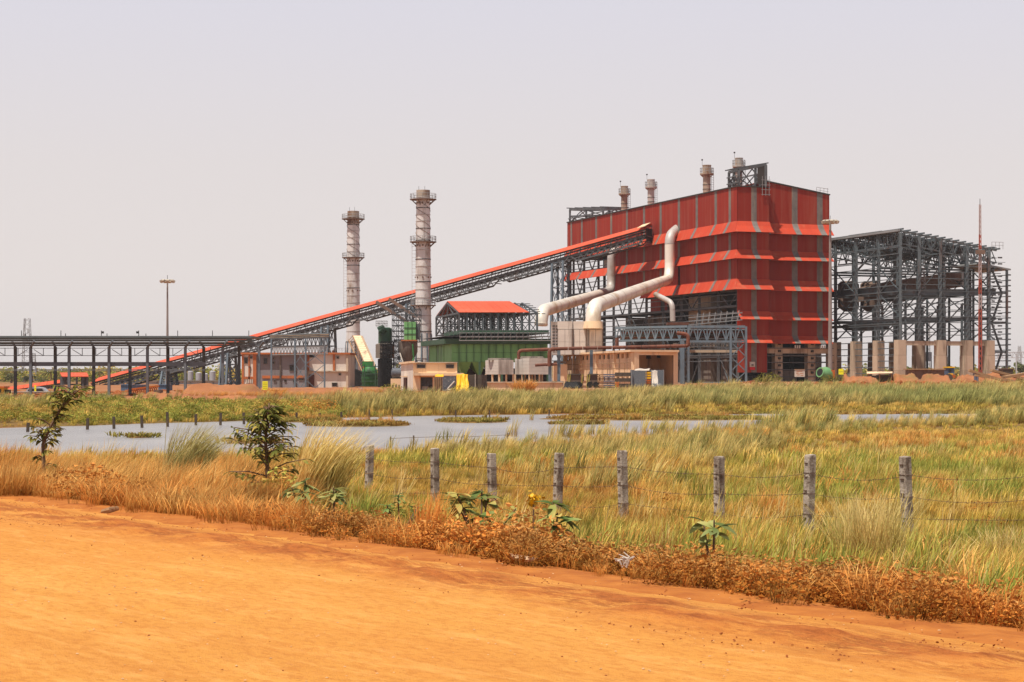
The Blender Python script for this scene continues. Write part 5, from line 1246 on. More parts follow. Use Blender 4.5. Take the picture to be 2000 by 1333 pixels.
drape('yellow_tarpaulin', 851, 867, 731.5, 736, D-1.7, M['yellowtarp'], 'scrap of yellow tarpaulin on top of the brown sheet pallet', 'tarpaulin', 5, .2, .2)
T = item('panel_stack', 'dark brown curved sheet stack right of the yellow tarpaulin', 'sheet stack', 930, D)
for k, (a, c) in enumerate(((908, 928), (928.5, 940), (940.5, 951))):
    A0 = [P(a, 768, D-.2*k), P(c, 766, D-.2*k+.3*k), P(c, 733, D+.3*k), P(a, 732, D-.2*k)]; put(B().slab(A0, 1.2), 'sheet', M['darksheet'], T)
put(fr(927.6, 928.6, 731, 768, D-.6, .1), 'strap', M['whitesign'], T)
D = 252
for (a, c, lab) in ((1112, 1134, 'brown steel bin in a yellow frame left of the blue-grey crates'), (1150, 1167, 'smaller brown steel bin beside the blue-grey crates')):
    T = item('framed_bin', lab, 'bin', (a+c)/2, D, 757)
    put(fr(a, c, 733, 750, D, 1.8), 'bin_body', M['hopper'], T); put(fr(a-1, c+1, 730.5, 733, D-.2, 2.1), 'bin_rim', M['darksheet'], T)
    for px in (a, c-2): put(fr(px, px+1.6, 726, 732, D, .2), 'lifting_horn', M['hopper'], T)
    q = B()
    for px in (a-4, a, c+2): q.beam(P(px, 758, D-.5), P(px+2, 732, D-.3), .12)
    q.beam(P(a-4, 752, D-.5), P(c+2, 752, D-.5), .22); put(q, 'bin_frame', M['olive'], T)
    for px in (a+2, c-3): put(B().tube([P(px, 752, D-1.0), P(px, 752, D-.5)], .42, 12), 'wheel', M['black'], T)
def crate_stack(px0, px1, py0, py1, D, mt, rows, lab, nm='crate_stack', cols=1, bm='board'):
    T = item(nm, lab, 'crates', (px0+px1)/2, D, py1)
    for i in range(cols):
        a, c = px0+(px1-px0)*i/cols, px0+(px1-px0)*(i+1)/cols-.4
        for k in range(rows): y0, y1 = py0+(py1-py0)*k/rows, py0+(py1-py0)*(k+1)/rows-.35*(py1-py0)/rows; put(fr(a, c, y0, y1, D-.1*(k % 2), 1.6), bm, mt[i % len(mt)] if isinstance(mt, list) else mt, T)
    return T
crate_stack(1168, 1201, 731, 760, D-1, [M['wood'], M['bluegrey'], M['bluegrey']], 7, 'stack of slatted blue-grey crates with one timber bay', cols=3)
T = crate_stack(1202, 1232, 728, 761, D-2, M['darksheet'], 3, 'dark brown sheet crates between blue-grey crates and grey wrapped block', cols=2)
T = item('wrapped_block', 'big grey speckled wrapped block with orange banded column at its middle', 'wrapped load', 1265, D-2, 762)
M['speckle'] = mat('speckled_grey_netting', (.10,.12,.14), (.16,.18,.20), 6, .8, dirt=(.34,.32,.3), damt=.1, dscale=14, dstretch=(1,1,1))
put(fr(1233, 1262, 723, 764, D-3, 2), 'wrapping', M['speckle'], T); put(fr(1272, 1297, 723, 762, D-3, 2), 'wrapping', M['speckle'], T)
for k in range(7): put(fr(1261.5, 1271.5, 727+k*5, 730.4+k*5, D-3.3, .8), 'orange_band', M['yellowtarp'] if k < 3 else M['orangem'], T)
for a in (1233, 1262, 1296): put(fr(a, a+.8, 722, 764, D-3.4, .2), 'edge_batten', M['railing'], T)
drape('pale_tarpaulin', 1272, 1283, 724, 760, D-3.6, M['whitesign'], 'pale torn tarpaulin hanging beside the orange banded column', 'tarpaulin', 9, .9)
drape('pale_tarpaulin', 1240, 1268, 720.5, 724, D-3.4, M['whitesign'], 'pale tarpaulin lying on top of the grey wrapped block', 'tarpaulin', 11, .1, .08)
drape('black_tarpaulin', 1103, 1128, 746, 757, D-2.4, M['black'], 'crumpled black tarpaulin on the ground in front of the yellow-framed bin', 'tarpaulin', 13, .8)
drape('black_tarpaulin', 1274, 1292, 749, 763, D-4.4, M['tarpgrey'], 'grey-blue tarpaulin heap at the foot of the wrapped block', 'tarpaulin', 15, .9)
T = item('orange_barrier', 'small orange plastic barrier between two crate stacks', 'barrier', 1205, D-3, 758)
for k in range(3): put(fr(1202+k, 1209-k*.5, 747+k*3.5, 749.6+k*3.5, D-3.4, .4), 'barrier_board', M['orangem'], T)
for px in (1202, 1208): put(fr(px, px+.8, 746, 760, D-3.2, .1), 'barrier_leg', M['yellowtarp'], T)

# concrete mixer
D = 268; c = V((XX(1612, D), D, 0)); z_ = lambda y: ZZ(y, D)
T = thing('concrete_mixer', V((c.x, c.y, z_(747))), 'pale green concrete mixer with open drum beside the floodlight mast', 'mixer')
u = V((-.75, -.6, .25)).normalized(); p = V((c.x-.1, D, z_(731)))
prof = [(-1.15, .45), (-.7, .95), (.1, 1.05), (.75, .78), (1.0, .66)]
put(B().tube([p+u*a for a, r in prof], [r for a, r in prof], 16), 'drum', M['mixer'], T, smooth=True)
put(B().tube([p+u*.97, p+u*1.03], [.72, .72], 16), 'drum_rim', M['mixer'], T); put(B().tube([p+u*1.0, p+u*1.05], [.55, .55], 14), 'drum_mouth', M['black'], T)
put(B().pp(V((c.x+.4, D-.3, z_(738))), V((.9,0,0)), V((0,.8,0)), ZU*1.1), 'engine_box', M['orangem'], T)
q = B()
for dx in (-.9, .9):
    for dy in (-.5, .6): q.beam(V((c.x+dx, D+dy, z_(747))), V((c.x+dx*.5, D+dy*.4, z_(733))), .14)
q.beam(V((c.x-1, D, z_(740))), V((c.x+1.2, D, z_(740))), .16); put(q, 'stand', M['mixer'], T)
for dx in (-.8, .9): put(B().tube([V((c.x+dx, D-.65, z_(743))), V((c.x+dx, D-.5, z_(743)))], .36, 12), 'wheel', M['black'], T)
put(fr(1603, 1622, 718.5, 720, D+.2, .5), 'loading_hopper', M['mixer'], T)
# notice board on the low wall
T = item('notice_panel', 'whitish notice board leaning between the concrete piers under the red wall', 'sign', 1562, 330, 738)
put(fr(1552, 1572, 722, 736.5, 330, .1), 'board', M['whitesign'], T)
for k, (a, c_, y) in enumerate(((1556, 1567, 725), (1555, 1560, 728.5), (1562, 1569, 729), (1557, 1562, 732), (1564, 1569, 733))): put(fr(a, c_, y, y+1.1, 329.98, .015), 'faded_print', M['orange'], T)
put(fr(1551.5, 1572.5, 721.5, 722.2, 329.9, .2), 'board_frame', M['wood'], T)

# tin shelter, boxes and machines on the right
D = 262
T = item('tin_shelter', 'low shelter of flat cream sheets over dark stores on the right', 'shelter', 1718, D, 746)
for k in range(5): put(B().slab([P(1693+k*10, 730-k*.3, D-1.5), P(1703+k*10, 729.7-k*.3, D-1.5), P(1703+k*10, 726, D+2), P(1693+k*10, 726.5, D+2)], .08), 'sheet', M['cream'], T)
for px in (1696, 1718, 1741): put(B().beam(P(px, 747, D-1), P(px, 729, D-1), .12), 'prop', M['wood'], T)
put(fr(1693, 1712, 734, 747, D, 2), 'stored_load', M['tarpgrey'], T); put(fr(1716, 1740, 733, 747, D+.5, 2), 'stored_load', M['darksheet'], T)
T = item('long_stores_box', 'long low rust-brown box between the concrete piers on the right', 'box', 1810, 290, 740)
for k in range(5): put(fr(1775+k*14, 1788.5+k*14, 723, 741, 290, 2.5), 'side_panel', M['hopper'], T)
put(fr(1773, 1847, 720.5, 722.5, 289.5, 3.4), 'box_lid', M['wood'], T)
T = item('blue_cabin', 'small blue cabin with yellow top beside a concrete pier', 'cabin', 1857, 292, 738)
put(fr(1851, 1864, 719, 738, 292, 2.5), 'cabin_body', M['blue'], T); put(fr(1850, 1865, 716.5, 719, 291.8, 2.9), 'cabin_roof', M['yellowtarp'], T); put(fr(1853.5, 1858, 722, 728, 291.95, .06), 'window', M['glass'], T)
T = item('orange_compactor', 'orange and yellow compactor among the earth heaps on the right', 'machine', 1858, 262, 744)
put(B().tube([P(1853, 738, 261), P(1853, 738, 263)], .55, 14), 'roller', M['darksheet'], T); put(fr(1854, 1866, 732, 739, 261.2, 1.5), 'engine_body', M['orangem'], T); put(B().beam(P(1865, 733, 261.5), P(1872, 728, 261.5), .1), 'handle', M['dark'], T)
put(fr(1856, 1862, 729.5, 732, 261.3, 1.2), 'engine_cover', M['yellowtarp'], T)
T = item('dark_skip', 'dark open skip standing by the right edge', 'skip', 1969, 262, 735)
put(B().prism([P(1958, 721, 262), P(1980, 721, 262), P(1977, 735, 262), P(1961, 735, 262)][::-1], V((0, 2.2, 0))), 'skip_body', M['darksheet'], T); put(fr(1957, 1981, 720, 721.5, 261.9, 2.4), 'skip_rim', M['hopper'], T)
T = item('blue_standpipe', 'short blue standpipe in front of the right-hand concrete piers', 'pipe', 1906, 255, 748)
put(B().tube([P(1904.5, 749, 255), P(1904.5, 728, 255)], .17, 8), 'pipe', M['bluegrey'], T); put(B().tube([P(1909, 749, 255), P(1909, 729, 255)], .17, 8), 'pipe', M['bluegrey'], T); put(fr(1902, 1911.5, 726.5, 728, 254.7, .5), 'pipe_head', M['bluegrey'], T)
T = item('white_van', 'hazy pale van parked beyond the last concrete pier', 'van', 1949, 330, 735)
put(fr(1944, 1954, 722, 732, 330, 3), 'body', M['tankwhite'], T); put(fr(1945.5, 1952.5, 724, 727, 329.95, .06), 'windscreen', M['glass'], T)
for px in (1946, 1952): put(B().tube([P(px, 732.5, 329.8), P(px, 732.5, 330.1)], .35, 10), 'wheel', M['black'], T)
T = item('grey_cabin', 'dark grey cabin far behind seen between the concrete piers', 'cabin', 1812, 420, 738)
put(fr(1804, 1820, 688, 706, 420, 4), 'cabin_body', M['tarpgrey'], T); q = B()
for px in (1805, 1819): q.beam(P(px, 738, 420), P(px, 706, 420), .2)
put(q, 'cabin_legs', M['tarpgrey'], T)

# ---------------------------------------------------------------- left side beyond the rack
T = thing('boundary_wall', P(62, 785, 214), 'pale grey low boundary wall behind the left end of the rack', 'wall')
for k in range(7): put(fr(14+k*14, 27.6+k*14, 766, 786, 214, .25), 'wall_panel', M['tankwhite'], T)
put(fr(13, 113, 765, 766.2, 213.9, .5), 'wall_coping', M['whitesign'], T)
T = thing('boundary_wall', P(130, 785, 216), 'further stretch of pale boundary wall right of the sapling', 'wall')
for k in range(5): put(fr(118+k*11, 128.6+k*11, 768, 784, 217, .25), 'wall_panel', M['tankwhite'], T)
def lowconv(px0, y0, px1, y1, D, lab, th_=6):
    T = thing('low_conveyor', P((px0+px1)/2, 772, D), lab, 'conveyor'); a, b_ = P(px0, y0, D), P(px1, y1, D); n = 8
    for k in range(n):
        p, q_ = a.lerp(b_, k/n), a.lerp(b_, (k+1)/n-.004); put(B().slab([p-ZU*.55+V((0,-1.1,0)), q_-ZU*.55+V((0,-1.1,0)), q_, p], .06), 'roof_panel', M['redroof'], T)
        put(B().slab([p, q_, q_-ZU*.55+V((0,1.1,0)), p-ZU*.55+V((0,1.1,0))], .06), 'roof_panel', M['redroof'], T)
    put(tru(a-ZU*.7+V((0,-.9,0)), b_-ZU*.7+V((0,-.9,0)), .9, 18, .14), 'side_truss', M['steel'], T); put(tru(a-ZU*.7+V((0,.9,0)), b_-ZU*.7+V((0,.9,0)), .9, 18, .14), 'side_truss', M['steel'], T)
    for k in range(4): p = a.lerp(b_, k/3.0); put(B().beam(V((p.x, p.y, 0)), p-ZU*1.2, .2), 'post', M['steel'], T)
lowconv(4, 758, 124, 741, 300, 'low conveyor with orange-red roof at far left beyond the rack')
T = thing('transfer_hut', P(146, 772, 295), 'small open hut with flat orange-red roof between the low conveyors', 'hut')
put(B().slab([P(121, 735.5, 294), P(173, 735.5, 294), P(170, 728, 298), P(117, 728, 298)], .1), 'roof', M['redroof'], T); put(B().slab([P(117, 728, 298), P(170, 728, 298), P(173, 735.5, 302), P(121, 735.5, 302)], .1), 'roof', M['redroof'], T)
for px in (121, 135, 150, 162, 171): put(B().ibeam(P(px, 775, 294.5), P(px, 735, 294.5), .25, .3), 'column', M['steel'], T)
for a, c_, y0, y1 in ((117, 134, 736, 752), (158, 172, 736, 768), (138, 158, 750, 753), (138, 158, 760, 762)): put(fr(a, c_, y0, y1, 296, .3), 'side_sheet', M['steel'], T)
for px, D_, mt_, lab in ((247, 262, 'blue', 'faded blue container behind the rack, left of the orange boom'), (320, 270, 'blue', 'smaller blue container right of the orange boom'), (272, 275, 'bluegrey', 'grey-blue container half hidden by the rack posts')):
    T = thing('container', P(px, 774, D_), lab, 'container'); a, c_ = px-11, px+11
    for k in range(6): put(fr(a+k*3.7, a+k*3.7+3.4, 753, 773, D_, 2.4), 'side_panel', M[mt_], T)
    put(fr(a-.5, c_+.8, 751.5, 753, D_-.1, 2.6), 'roof_rail', M[mt_], T)
T = thing('crane_boom', P(280, 778, 205), 'rusty orange lattice crane boom lying on the ground behind the rack', 'crane boom')
a, b_ = P(250, 774, 205), P(308, 767, 205); q = B()
for k in range(4): q.beam(a+V((0, .9*(k % 2), .7*(k//2))), b_+V((0, .9*(k % 2), .7*(k//2))), .16)
for k in range(14):
    p, q_ = a.lerp(b_, k/14), a.lerp(b_, (k+1)/14); q.beam(p, q_+ZU*.7, .08); q.beam(p+ZU*.7, q_, .08)
put(q, 'boom_lattice', M['orangem'], T); put(fr(300, 312, 762, 778, 204, 2), 'boom_foot', M['hopper'], T); put(fr(252, 262, 770, 780, 204, 1.2), 'boom_head', M['orangem'], T)
for k in range(3): put(B().box(V((XX(262+k*17, 205), 205.4, -.2)), .5, 1.4, .9), 'timber_block', M['wood'], T)
T = thing('yellow_machine', P(6, 785, 210), 'orange-yellow machine cabin at the left edge behind the rack', 'machine')
put(fr(-12, 6, 758, 782, 210, 2), 'cabin', M['yellowtarp'], T); put(fr(6, 14, 762, 782, 210.4, 1.6), 'engine_grille', M['black'], T); put(fr(-12, 8, 755, 758, 209.8, 2.3), 'cabin_roof', M['orangem'], T); put(fr(-8, 2, 760.5, 768, 209.93, .06), 'window', M['glass'], T)
T = thing('white_car', P(73, 785, 222), 'white car roof showing above the boundary wall', 'car')
c = P(73, 0, 222); z0 = ZZ(783, 222)
def carpoly(pts, y0, y1, mt, nm): put(B().prism([V((c.x+x, c.y+y0, z0+z)) for x, z in pts], V((0, y1-y0, 0))), nm, mt, T)
carpoly([(-2, .3), (2, .3), (2.05, .9), (1.3, 1.0), (-1.9, 1.0), (-2.1, .8)], 0, 1.6, M['tankwhite'], 'body'); carpoly([(-1.5, 1.0), (1.1, 1.0), (.6, 1.5), (-.2, 1.62), (-1.1, 1.5)], .1, 1.5, M['tankwhite'], 'cabin')
carpoly([(-1.2, 1.05), (.8, 1.05), (.5, 1.42), (-1.0, 1.42)], .06, .1, M['glass'], 'window')
for dx in (-1.3, 1.3): put(B().tube([V((c.x+dx, c.y-.02, z0+.32)), V((c.x+dx, c.y+.2, z0+.32))], .32, 10), 'wheel', M['black'], T)
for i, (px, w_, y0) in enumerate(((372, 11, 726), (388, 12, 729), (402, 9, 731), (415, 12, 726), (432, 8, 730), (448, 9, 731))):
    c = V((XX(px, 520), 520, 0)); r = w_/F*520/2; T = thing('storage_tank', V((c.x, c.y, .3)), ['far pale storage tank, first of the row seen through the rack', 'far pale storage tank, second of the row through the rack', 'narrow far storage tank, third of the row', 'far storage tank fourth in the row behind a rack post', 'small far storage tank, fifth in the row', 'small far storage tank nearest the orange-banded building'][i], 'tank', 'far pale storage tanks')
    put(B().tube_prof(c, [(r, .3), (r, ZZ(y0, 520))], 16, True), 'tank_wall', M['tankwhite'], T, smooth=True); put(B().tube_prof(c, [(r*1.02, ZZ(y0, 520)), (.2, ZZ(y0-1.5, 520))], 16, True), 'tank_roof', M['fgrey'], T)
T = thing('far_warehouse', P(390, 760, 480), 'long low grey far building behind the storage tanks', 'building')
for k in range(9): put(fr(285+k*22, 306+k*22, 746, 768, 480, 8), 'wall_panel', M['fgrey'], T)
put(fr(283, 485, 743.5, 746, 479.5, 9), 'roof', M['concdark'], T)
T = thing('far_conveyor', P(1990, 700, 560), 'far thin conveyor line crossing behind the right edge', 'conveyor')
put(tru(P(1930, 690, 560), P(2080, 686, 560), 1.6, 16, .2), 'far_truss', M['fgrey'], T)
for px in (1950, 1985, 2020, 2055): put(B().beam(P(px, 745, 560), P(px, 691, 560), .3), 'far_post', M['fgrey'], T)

# ---------------------------------------------------------------- earth heaps
def heap(name, px0, px1, ytop, D, dep, mt, label, seed, rough=.25, cat='earth heap', base=None):
    x0, x1 = XX(px0, D), XX(px1, D); cx = (x0+x1)/2; rx = (x1-x0)/2; ht = ZZ(ytop, D); gz = g1(cx, D) if base is None else base
    nx, ny = max(24, int(rx*3)), 22; u, v = np.meshgrid(np.linspace(-1, 1, nx), np.linspace(-1, 1, ny)); X = cx+u*rx; Y = D+v*dep
    f = (1-ss(.55, 1, np.abs(u)))*(1-ss(.2, 1, np.abs(v))); nn = fbm(X*(.35+rough)+seed, Y*(.5+rough), seed)
    Z = gz-.25+(ht-gz+.25)*f*(1-rough+rough*2*nn)+(.3+1.1*rough)*(fbm(X*1.5, Y*1.5, seed+3)-.5)*f
    co = np.stack([X, Y, Z], -1).reshape(-1, 3); i = (np.arange(ny-1)[:, None]*nx+np.arange(nx-1)[None]).ravel()
    lo = np.array([cx, D, gz]); o = fast_mesh(name, co-lo, np.stack([i, i+1, i+nx+1, i+nx], 1), mt, tuple(lo)); return props(o, label, cat)
heap('earth_mound', 340, 535, 753, 176, 6, M['mound'], 'brown earth mound left of the yellow sign board', 1)
heap('earth_mound', 530, 745, 759, 178, 6, M['mound'], 'long flat-topped red earth mound before the orange-banded building', 2, .15)
heap('earth_mound', 700, 800, 764, 215, 5, M['mound'], 'low earth mound between green vessel and gate house', 3)
heap('earth_mound', 160, 360, 776, 185, 6, M['mound'], 'low litter-strewn earth bank under the rack', 4)
heap('earth_mound', -80, 130, 786, 180, 5, M['mound'], 'reddish earth bank at the left edge', 5)
heap('earth_mound', 1290, 1480, 751, 235, 5, M['mound'], 'red earth spread before the dark opening of the red building', 6)
heap('earth_mound', 250, 420, 770, 166, 4, M['mound'], 'dry brown earth bank below the mound left of the yellow board', 31, .4)
heap('earth_mound', 590, 780, 770, 166, 4, M['mound'], 'lower red earth bank in front of the flat-topped mound', 32, .4)
for i, (a, c_, y, dd) in enumerate(((1640, 1700, 736, 255), (1668, 1720, 741, 245), (1735, 1800, 735, 262), (1790, 1860, 737, 256), (1860, 1930, 734, 258), (1915, 1985, 733, 268), (1965, 2060, 733, 250))):
    heap('rubble_heap', a, c_, y, dd, 4, M['mound'], ['red earth heap right of the yellow square board', 'low rubble heap in front of the tin shelter', 'earth heap right of the tin shelter', 'rubble heap before the long rust-brown box', 'earth heap between the compactor and the standpipe', 'planked earth heap behind the standpipe', 'rubble heap at the right edge of the view'][i], 20+i, .5, 'rubble heap')

def slabs_at(spec, name, mt, lab, cat):
    T = None
    for k, (px, py, D, l, w_, h, rz_, tilt) in enumerate(spec):
        p = P(px, py, D); q = B(); d = V((math.cos(rz_)*math.cos(tilt), math.sin(rz_), math.sin(tilt))); sd_ = d.cross(ZU).normalized()
        q.pp(p-d*l/2, d*l, sd_*w_, d.cross(sd_)*-h); put(q, name, mt, label=lab[k], cat=cat)
slabs_at([(1975, 737, 248, 6, 1, .3, .1, -.25), (1990, 734, 246, 5, 1.2, .3, .2, .15), (1930, 738, 246, 5.5, .9, .3, 0, -.3), (1940, 741, 244, 5, .8, .25, 0, -.15)], 'timber_plank', M['wood'],
         ['pale plank leaning on the rubble at the right edge', 'upper plank sloping up at the right edge of the view', 'brown plank sliding down the heap right of the standpipe', 'lower plank right of the blue standpipe'], 'plank')
slabs_at([(1438, 751, 238, 3.6, .9, .2, .1, .12), (1450, 750.5, 240, 3.2, .9, .2, -.1, .2)], 'orange_board', M['brick'], ['orange board lying left of another at the blue tower foot', 'orange board propped right of another at the blue tower foot'], 'board')
slabs_at([(60, 790, 182, 2.4, 1, .2, 0, .2), (35, 788, 183, 2.2, .8, .3, .2, -.1), (690, 763, 205, 2, .7, .3, 0, 0), (676, 766, 204, 2.2, .6, .25, .2, .05)], 'concrete_slab', M['whitesign'], ['pale slab on the earth bank at far left', 'broken grey slab left of the pale one', 'pale slab on the mound by the green vessel', 'longer pale slab lower on the mound'], 'slab')

# ---------------------------------------------------------------- vegetation
def grass_mat(name, A, Bc, nsc=.25, lo=.42, hi=.58, trans=.3, rvar=.5, vr=(.52, 1.32)):
    m = bpy.data.materials.new(name); m.use_nodes = True; n = m.node_tree.nodes; L = m.node_tree.links; n.clear()
    o = n.new('ShaderNodeOutputMaterial'); at = n.new('ShaderNodeAttribute'); at.attribute_name = 'h'; ar = n.new('ShaderNodeAttribute'); ar.attribute_name = 'r'; oi = n.new('ShaderNodeObjectInfo')
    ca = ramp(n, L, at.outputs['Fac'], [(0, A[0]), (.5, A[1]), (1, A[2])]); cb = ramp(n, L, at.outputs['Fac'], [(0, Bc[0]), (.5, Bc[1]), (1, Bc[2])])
    w1 = n.new('ShaderNodeMath'); w1.operation = 'MULTIPLY_ADD'; L.new(ar.outputs['Fac'], w1.inputs[0]); w1.inputs[1].default_value = rvar*.35; L.new(nz(n, L, nsc, (1,1,.3), 4), w1.inputs[2])
    w2 = n.new('ShaderNodeMath'); w2.operation = 'MULTIPLY_ADD'; L.new(oi.outputs['Random'], w2.inputs[0]); w2.inputs[1].default_value = rvar*.25; L.new(w1.outputs[0], w2.inputs[2])
    w3 = n.new('ShaderNodeMath'); w3.operation = 'SUBTRACT'; L.new(w2.outputs[0], w3.inputs[0]); w3.inputs[1].default_value = rvar*.3
    c = mixc(n, L, ramp(n, L, w3.outputs[0], [(lo, (0,0,0)), (hi, (1,1,1))]), ca, cb)
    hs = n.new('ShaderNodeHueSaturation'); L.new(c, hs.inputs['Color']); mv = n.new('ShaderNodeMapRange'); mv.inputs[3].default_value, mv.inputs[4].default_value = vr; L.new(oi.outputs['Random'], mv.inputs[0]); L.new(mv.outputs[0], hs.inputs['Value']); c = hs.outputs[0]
    d = n.new('ShaderNodeBsdfDiffuse'); t = n.new('ShaderNodeBsdfTranslucent'); L.new(c, d.inputs[0]); L.new(c, t.inputs[0]); mx_ = n.new('ShaderNodeMixShader'); mx_.inputs[0].default_value = trans
    L.new(d.outputs[0], mx_.inputs[1]); L.new(t.outputs[0], mx_.inputs[2]); L.new(mx_.outputs[0], o.inputs[0]); return m
GM = {}
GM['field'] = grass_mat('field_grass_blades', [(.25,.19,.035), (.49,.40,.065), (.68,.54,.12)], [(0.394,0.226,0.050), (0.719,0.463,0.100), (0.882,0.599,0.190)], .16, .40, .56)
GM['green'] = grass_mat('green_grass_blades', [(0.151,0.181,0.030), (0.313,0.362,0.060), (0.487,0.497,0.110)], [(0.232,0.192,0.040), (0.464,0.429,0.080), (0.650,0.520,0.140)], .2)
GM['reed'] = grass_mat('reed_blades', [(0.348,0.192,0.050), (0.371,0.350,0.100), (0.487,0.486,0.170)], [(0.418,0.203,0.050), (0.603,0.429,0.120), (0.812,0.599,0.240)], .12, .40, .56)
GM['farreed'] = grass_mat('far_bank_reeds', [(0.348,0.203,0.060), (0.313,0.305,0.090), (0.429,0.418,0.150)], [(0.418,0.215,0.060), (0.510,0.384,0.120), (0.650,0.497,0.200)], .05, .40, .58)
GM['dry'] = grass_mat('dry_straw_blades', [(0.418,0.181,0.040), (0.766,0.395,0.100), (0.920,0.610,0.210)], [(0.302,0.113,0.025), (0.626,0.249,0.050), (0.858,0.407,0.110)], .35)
GM['tuft'] = grass_mat('tuft_blades', [(0.325,0.215,0.060), (0.580,0.475,0.150), (0.858,0.678,0.280)], [(0.371,0.192,0.060), (0.742,0.508,0.180), (0.920,0.723,0.330)], 1.2, vr=(1.0, 1.12))
GM['weed'] = grass_mat('russet_weed_leaves', *[[tuple(v*.95 for v in c) for c in A_] for A_ in ([(0.302,0.102,0.020), (0.580,0.215,0.040), (0.766,0.339,0.090)], [(.15,.085,.02), (.33,.16,.035), (.52,.30,.11)])], .5, .45, .66, .2, 1.1)
GM['scrub'] = grass_mat('green_scrub_leaves', [(0.139,0.136,0.025), (0.278,0.294,0.050), (0.418,0.407,0.090)], [(0.209,0.113,0.030), (0.418,0.249,0.060), (0.557,0.373,0.100)], .12, .48, .62, .25, .7)
GM['mudmat'] = grass_mat('brown_marsh_mat', [(.26,.12,.03), (.42,.22,.055), (.50,.30,.085)], [(.17,.14,.03), (.32,.27,.06), (.44,.36,.10)], .1)

def blade_mesh(name, n, h, spread, lean, width, seed, m, droop=.5, fan=.35):
    r = np.random.RandomState(seed); co = []; fc = []; hh = []; rr = []; S = [0, .35, .7, 1.0]
    for i in range(n):
        a = r.rand()*6.283; d = spread*math.sqrt(r.rand()); b = np.array([math.cos(a)*d, math.sin(a)*d, -.03]); H = h*(.55+.45*r.rand()**.7)
        fa = r.rand()*6.283; ln = np.array([math.cos(fa), math.sin(fa)])*fan*H*r.rand() + np.array([lean, lean*.15])*H*(.5+.8*r.rand()) + np.array([math.cos(a), math.sin(a)])*d/spread*.25*H*fan
        wa = r.rand()*3.1416; wv = np.array([math.cos(wa), math.sin(wa), 0])*width/2*(.7+.6*r.rand()); k0 = len(co); rv = r.rand()
        for j, s_ in enumerate(S):
            c = b+np.array([ln[0]*s_**1.7, ln[1]*s_**1.7, H*(s_-droop*.35*s_**3*min(1, np.hypot(*ln)/H))])
            if j < 3: w_ = wv*(1-.35*s_); co += [c-w_, c+w_]; hh += [s_]*2; rr += [rv]*2
            else: co += [c]; hh += [1]; rr += [rv]
        fc += [(k0,k0+1,k0+3,k0+2), (k0+2,k0+3,k0+5,k0+4), (k0+4,k0+5,k0+6)]
    me = bpy.data.meshes.new(name); me.from_pydata([tuple(c) for c in co], [], fc); me.materials.append(m)
    for nm, v in (('h', hh), ('r', rr)): a = me.attributes.new(nm, 'FLOAT', 'POINT'); a.data.foreach_set('value', np.array(v, np.float32))
    return me
def leafy_mesh(name, n, h, spread, size, seed, m, twigs=10, blades=0):
    r = np.random.RandomState(seed); co = []; fc = []; hh = []; rr = []
    for i in range(n):
        a = r.rand()*6.283; d = spread*math.sqrt(r.rand()); z = h*r.rand()**.8*(1-.5*(d/spread)**2); c = np.array([math.cos(a)*d, math.sin(a)*d, z])
        u = r.randn(3); u /= np.linalg.norm(u); v = np.cross(u, r.randn(3)); v /= np.linalg.norm(v); u[2] *= .6; s_ = size*(.5+r.rand()); k0 = len(co)
        nrm = np.cross(u, v)*s_*.18; co += [c-u*s_*.5, c+v*s_*.28-nrm, c+u*s_*.5, c-v*s_*.28-nrm]; fc += [(k0,k0+1,k0+2), (k0,k0+2,k0+3)]; hv = min(1, max(0, .2+z/h*.8)); hh += [hv]*4; rr += [r.rand()]*4
        rr[-4:] = [rr[-1]]*4
    for i in range(twigs):
        a = r.rand()*6.283; d = spread*.8*r.rand(); b = np.array([math.cos(a)*d*.4, math.sin(a)*d*.4, -.02]); t = np.array([math.cos(a)*d, math.sin(a)*d, h*(.6+.6*r.rand())]); k0 = len(co); w_ = np.array([.004, .002, 0])
        co += [b-w_, b+w_, t]; fc += [(k0,k0+1,k0+2)]; hh += [0, 0, .6]; rr += [.9]*3
    me = bpy.data.meshes.new(name); me.from_pydata([tuple(c) for c in co], [], fc); me.materials.append(m)
    for nm, v in (('h', hh), ('r', rr)): a = me.attributes.new(nm, 'FLOAT', 'POINT'); a.data.foreach_set('value', np.array(v, np.float32))
    return me
PROTO = {}
def protos(key, meshes):
    c = bpy.data.collections.new('source_'+key)
    for i, me in enumerate(meshes):
        o = bpy.data.objects.new('%02d_%s' % (i, key), me); c.objects.link(o)
    PROTO[key] = (c, len(meshes))
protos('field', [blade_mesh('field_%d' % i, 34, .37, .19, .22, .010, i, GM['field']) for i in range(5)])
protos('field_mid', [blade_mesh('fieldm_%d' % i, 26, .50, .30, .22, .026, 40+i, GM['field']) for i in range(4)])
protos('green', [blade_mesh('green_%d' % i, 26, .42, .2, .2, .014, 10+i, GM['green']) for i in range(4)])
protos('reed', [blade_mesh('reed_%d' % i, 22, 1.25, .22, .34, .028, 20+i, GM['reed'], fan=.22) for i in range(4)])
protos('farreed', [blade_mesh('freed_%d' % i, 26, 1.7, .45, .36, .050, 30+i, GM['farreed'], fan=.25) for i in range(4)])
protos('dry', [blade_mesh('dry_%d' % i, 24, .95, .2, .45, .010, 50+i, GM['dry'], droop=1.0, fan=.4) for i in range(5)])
protos('dryshort', [blade_mesh('dshort_%d' % i, 24, .42, .18, .25, .010, 60+i, GM['dry'], fan=.8) for i in range(4)])
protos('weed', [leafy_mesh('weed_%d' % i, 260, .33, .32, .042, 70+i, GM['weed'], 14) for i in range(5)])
protos('scrub', [leafy_mesh('scrub_%d' % i, 130, .75, .6, .17, 80+i, GM['scrub'], 0) for i in range(4)])
